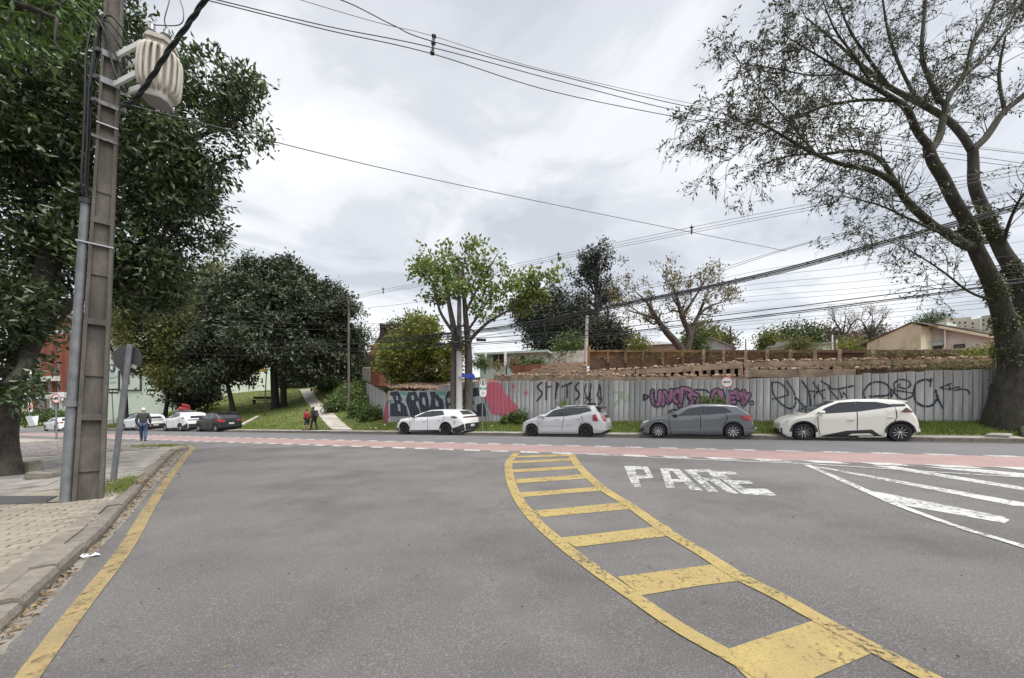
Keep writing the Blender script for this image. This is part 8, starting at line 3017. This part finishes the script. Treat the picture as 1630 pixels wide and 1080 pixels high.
def person(label, loc, h, heading, stride, cols, group=None, arms=(.1, -.1), pack=False, shorts=False, stoop=.04):
    k = h / 1.75
    root = thing("person", label, "person", loc, (0, 0, heading), group)     # faces local +y
    v = lambda *p: tuple(q * k for q in p)
    s = stride
    J = dict(pel=v(0, 0, .95), wst=v(0, .01, 1.08), chs=v(0, .02 + stoop * .5, 1.28), nck=v(0, .03 + stoop, 1.47), hd0=v(0, .05 + stoop, 1.56), hd1=v(0, .06 + stoop, 1.64), hd2=v(0, .055 + stoop, 1.71),
             jaw=v(0, .11 + stoop, 1.575),
             ls=v(-.19, .01 + stoop, 1.41), rs=v(.19, .01 + stoop, 1.41), le=v(-.25, arms[0] * .5, 1.14), re=v(.25, arms[1] * .5, 1.14), lw=v(-.26, arms[0] + .05, .9), rw=v(.26, arms[1] + .05, .9),
             lh=v(-.09, 0, .9), rh=v(.09, 0, .9), lk=v(-.1, s * .5 + .03, .5), rk=v(.1, -s * .42 + .05, .5), la=v(-.1, s, .09), ra=v(.1, -s, .1), lt=v(-.11, s + .17, .035), rt=v(.11, -s + .17, .035))
    names = list(J)
    V = [J[n_] for n_ in names]
    I = {n_: i for i, n_ in enumerate(names)}
    Rr = dict(pel=.13, wst=.125, chs=.145, nck=.058, hd0=.078, hd1=.098, hd2=.075, jaw=.035, ls=.06, rs=.06, le=.042, re=.042, lw=.028, rw=.028, lh=.09, rh=.09, lk=.058, rk=.058, la=.04, ra=.04, lt=.035, rt=.035)
    E = [(I[a], I[b]) for a, b in (("pel", "wst"), ("wst", "chs"), ("chs", "nck"), ("nck", "hd0"), ("hd0", "hd1"), ("hd1", "hd2"), ("hd0", "jaw"), ("chs", "ls"), ("ls", "le"), ("le", "lw"), ("chs", "rs"), ("rs", "re"), ("re", "rw"),
                                   ("pel", "lh"), ("lh", "lk"), ("lk", "la"), ("la", "lt"), ("pel", "rh"), ("rh", "rk"), ("rk", "ra"), ("ra", "rt"))]
    Rd = [Rr[n_] * k * .93 for n_ in names]
    for sd, wn_ in ((-1, "lw"), (1, "rw")):
        w_ = J[wn_]
        pi = len(V)
        V.append((w_[0], w_[1] + .01 * k, w_[2] - .08 * k))
        Rd.append((.036 * k, .018 * k))
        E.append((I[wn_], pi))
        for q in range(4):
            b0_ = len(V)
            dx = (q - 1.5) * .02 * k
            l_ = (.075, .085, .08, .065)[q] * k
            V.append((w_[0] + sd * .005, w_[1] + dx * 1.3, w_[2] - .08 * k - l_ * .6))
            V.append((w_[0] - sd * .015 * k, w_[1] + dx * 1.35, w_[2] - .08 * k - l_))
            Rd += [.0095 * k, .008 * k]
            E += [(pi, b0_), (b0_, b0_ + 1)]
        b0_ = len(V)
        V.append((w_[0] - sd * .01, w_[1] + .045 * k, w_[2] - .07 * k))
        V.append((w_[0] - sd * .015, w_[1] + .055 * k, w_[2] - .105 * k))
        Rd += [.011 * k, .009 * k]
        E += [(I[wn_], b0_), (b0_, b0_ + 1)]
    body = skin_mesh("body", V, E, Rd, cols['skin'], root, 2)

    def shell(name, ns, edges, rad, m):
        vv = [J[n_] if isinstance(n_, str) else n_ for n_ in ns]
        return skin_mesh(name, vv, edges, [r * k for r in rad], m, root, 2)
    # jacket: trunk and sleeves
    hem = v(0, .0, .86)
    shell("jacket", [hem, "wst", "chs", v(0, .03 + stoop, 1.43), "ls", "le", v(-.258, arms[0] + .03, .93), "rs", "re", v(.258, arms[1] + .03, .93)],
          [(0, 1), (1, 2), (2, 3), (2, 4), (4, 5), (5, 6), (2, 7), (7, 8), (8, 9)], [.165, .15, .17, .085, .088, .066, .05, .088, .066, .05], cols['top'])
    la, ra = (J['la'], J['ra'])
    if shorts:
        la = tuple(np.array(J['lk']) * .85 + np.array(J['la']) * .15)
        ra = tuple(np.array(J['rk']) * .85 + np.array(J['ra']) * .15)
        shell("shorts", ["pel", "lh", "lk", la, "rh", "rk", ra], [(0, 1), (1, 2), (2, 3), (0, 4), (4, 5), (5, 6)], [.15, .115, .088, .085, .115, .088, .085], cols['legs'])
    else:
        shell("trousers", ["pel", "lh", "lk", la, "rh", "rk", ra], [(0, 1), (1, 2), (2, 3), (0, 4), (4, 5), (5, 6)], [.15, .115, .08, .064, .115, .08, .064], cols['legs'])
    for a_, t_ in (("la", "lt"), ("ra", "rt")):
        A_, T_2 = np.array(J[a_]), np.array(J[t_])
        skin_mesh("shoe", [tuple(A_ + np.array([0, -.05 * k, -.045 * k])), tuple(A_ * .5 + T_2 * .5 + np.array([0, 0, -.0 * k])), tuple(T_2 + np.array([0, .03 * k, .01 * k]))], [(0, 1), (1, 2)], [.048 * k, .05 * k, .038 * k], "shoe", root, 2)
    skin_mesh("hair", [v(0, .0 + stoop, 1.58), v(0, .02 + stoop, 1.66), v(0, .05 + stoop, 1.735), v(0, .1 + stoop, 1.715)], [(0, 1), (1, 2), (2, 3)], [.085 * k, .1 * k, .07 * k, .04 * k], cols['hair'], root, 2)
    # face: nose and ears
    mb = MB()
    mb.add([v(0, .165 + stoop, 1.61), v(-.014, .145 + stoop, 1.595), v(.014, .145 + stoop, 1.595), v(0, .145 + stoop, 1.655)], [(0, 1, 3), (0, 3, 2), (0, 2, 1)])
    mb.build("nose", MT[cols['skin']], root, world=False)
    for sx in (-1, 1):
        MB().box(v(sx * .1, .055 + stoop, 1.625), v(.02, .035, .055)).build("ear", MT[cols['skin']], root, world=False)
        MB().box(v(sx * .033, .152 + stoop, 1.645), v(.024, .012, .012)).build("eye", MT["sign_black"], root, world=False)
    MB().box(v(0, .15 + stoop, 1.57), v(.045, .012, .01)).build("mouth", MT["lamp_dark"], root, world=False)
    return root


mloc = G(228, 703, .13)
mloc.z = float(base_z(mloc.x)) + .14
person("white-haired person in dark jacket and blue jeans walking away along the pavement corner", mloc, 1.83, R(35), .2, dict(skin="skin", top="cloth_charcoal", legs="denim", hair="hair_white", ), arms=(-.06, .08))
PG = "people walking by the path"
q1 = ground_at(489, 19.25)
person("person in a red shirt and dark shorts walking on the far pavement", q1 + Vector((0, 0, .01)), 1.62, R(80), .16, dict(skin="skin", top="cloth_red", legs="cloth_charcoal", hair="hair_dark"), PG, arms=(.1, -.1), shorts=True)
q2 = ground_at(500, 19.45)
p2_ = person("person in dark clothes with a grey backpack walking beside the red shirt", q2 + Vector((0, 0, .01)), 1.78, R(70), .22, dict(skin="skin_dark", top="cloth_black", legs="cloth_black", hair="hair_dark"), PG, arms=(-.1, .1))
bp = thing("backpack", "grey backpack worn by the darkly dressed person", "backpack", p2_.matrix_basis @ Vector((0, -.2, 1.28)), p2_.rotation_euler)
mb = MB()
mb.box((0, -.02, 0), (.3, .18, .44), None, .8)
o = mb.build("bag", MT["cloth_charcoal"], bp, world=False)
bv = o.modifiers.new("bevel", 'BEVEL')
bv.width, bv.segments = .05, 3
MB().box((0, -.13, -.08), (.22, .06, .18), None, .85).build("pocket", MT["sign_back"], bp, world=False)
for sx in (-.1, .1):
    MB().tube([(sx, .06, .2), (sx * 1.1, .2, .18), (sx * 1.1, .32, .02), (sx, .1, -.2)], .02, 5).build("strap", MT["sign_back"], bp, world=False)
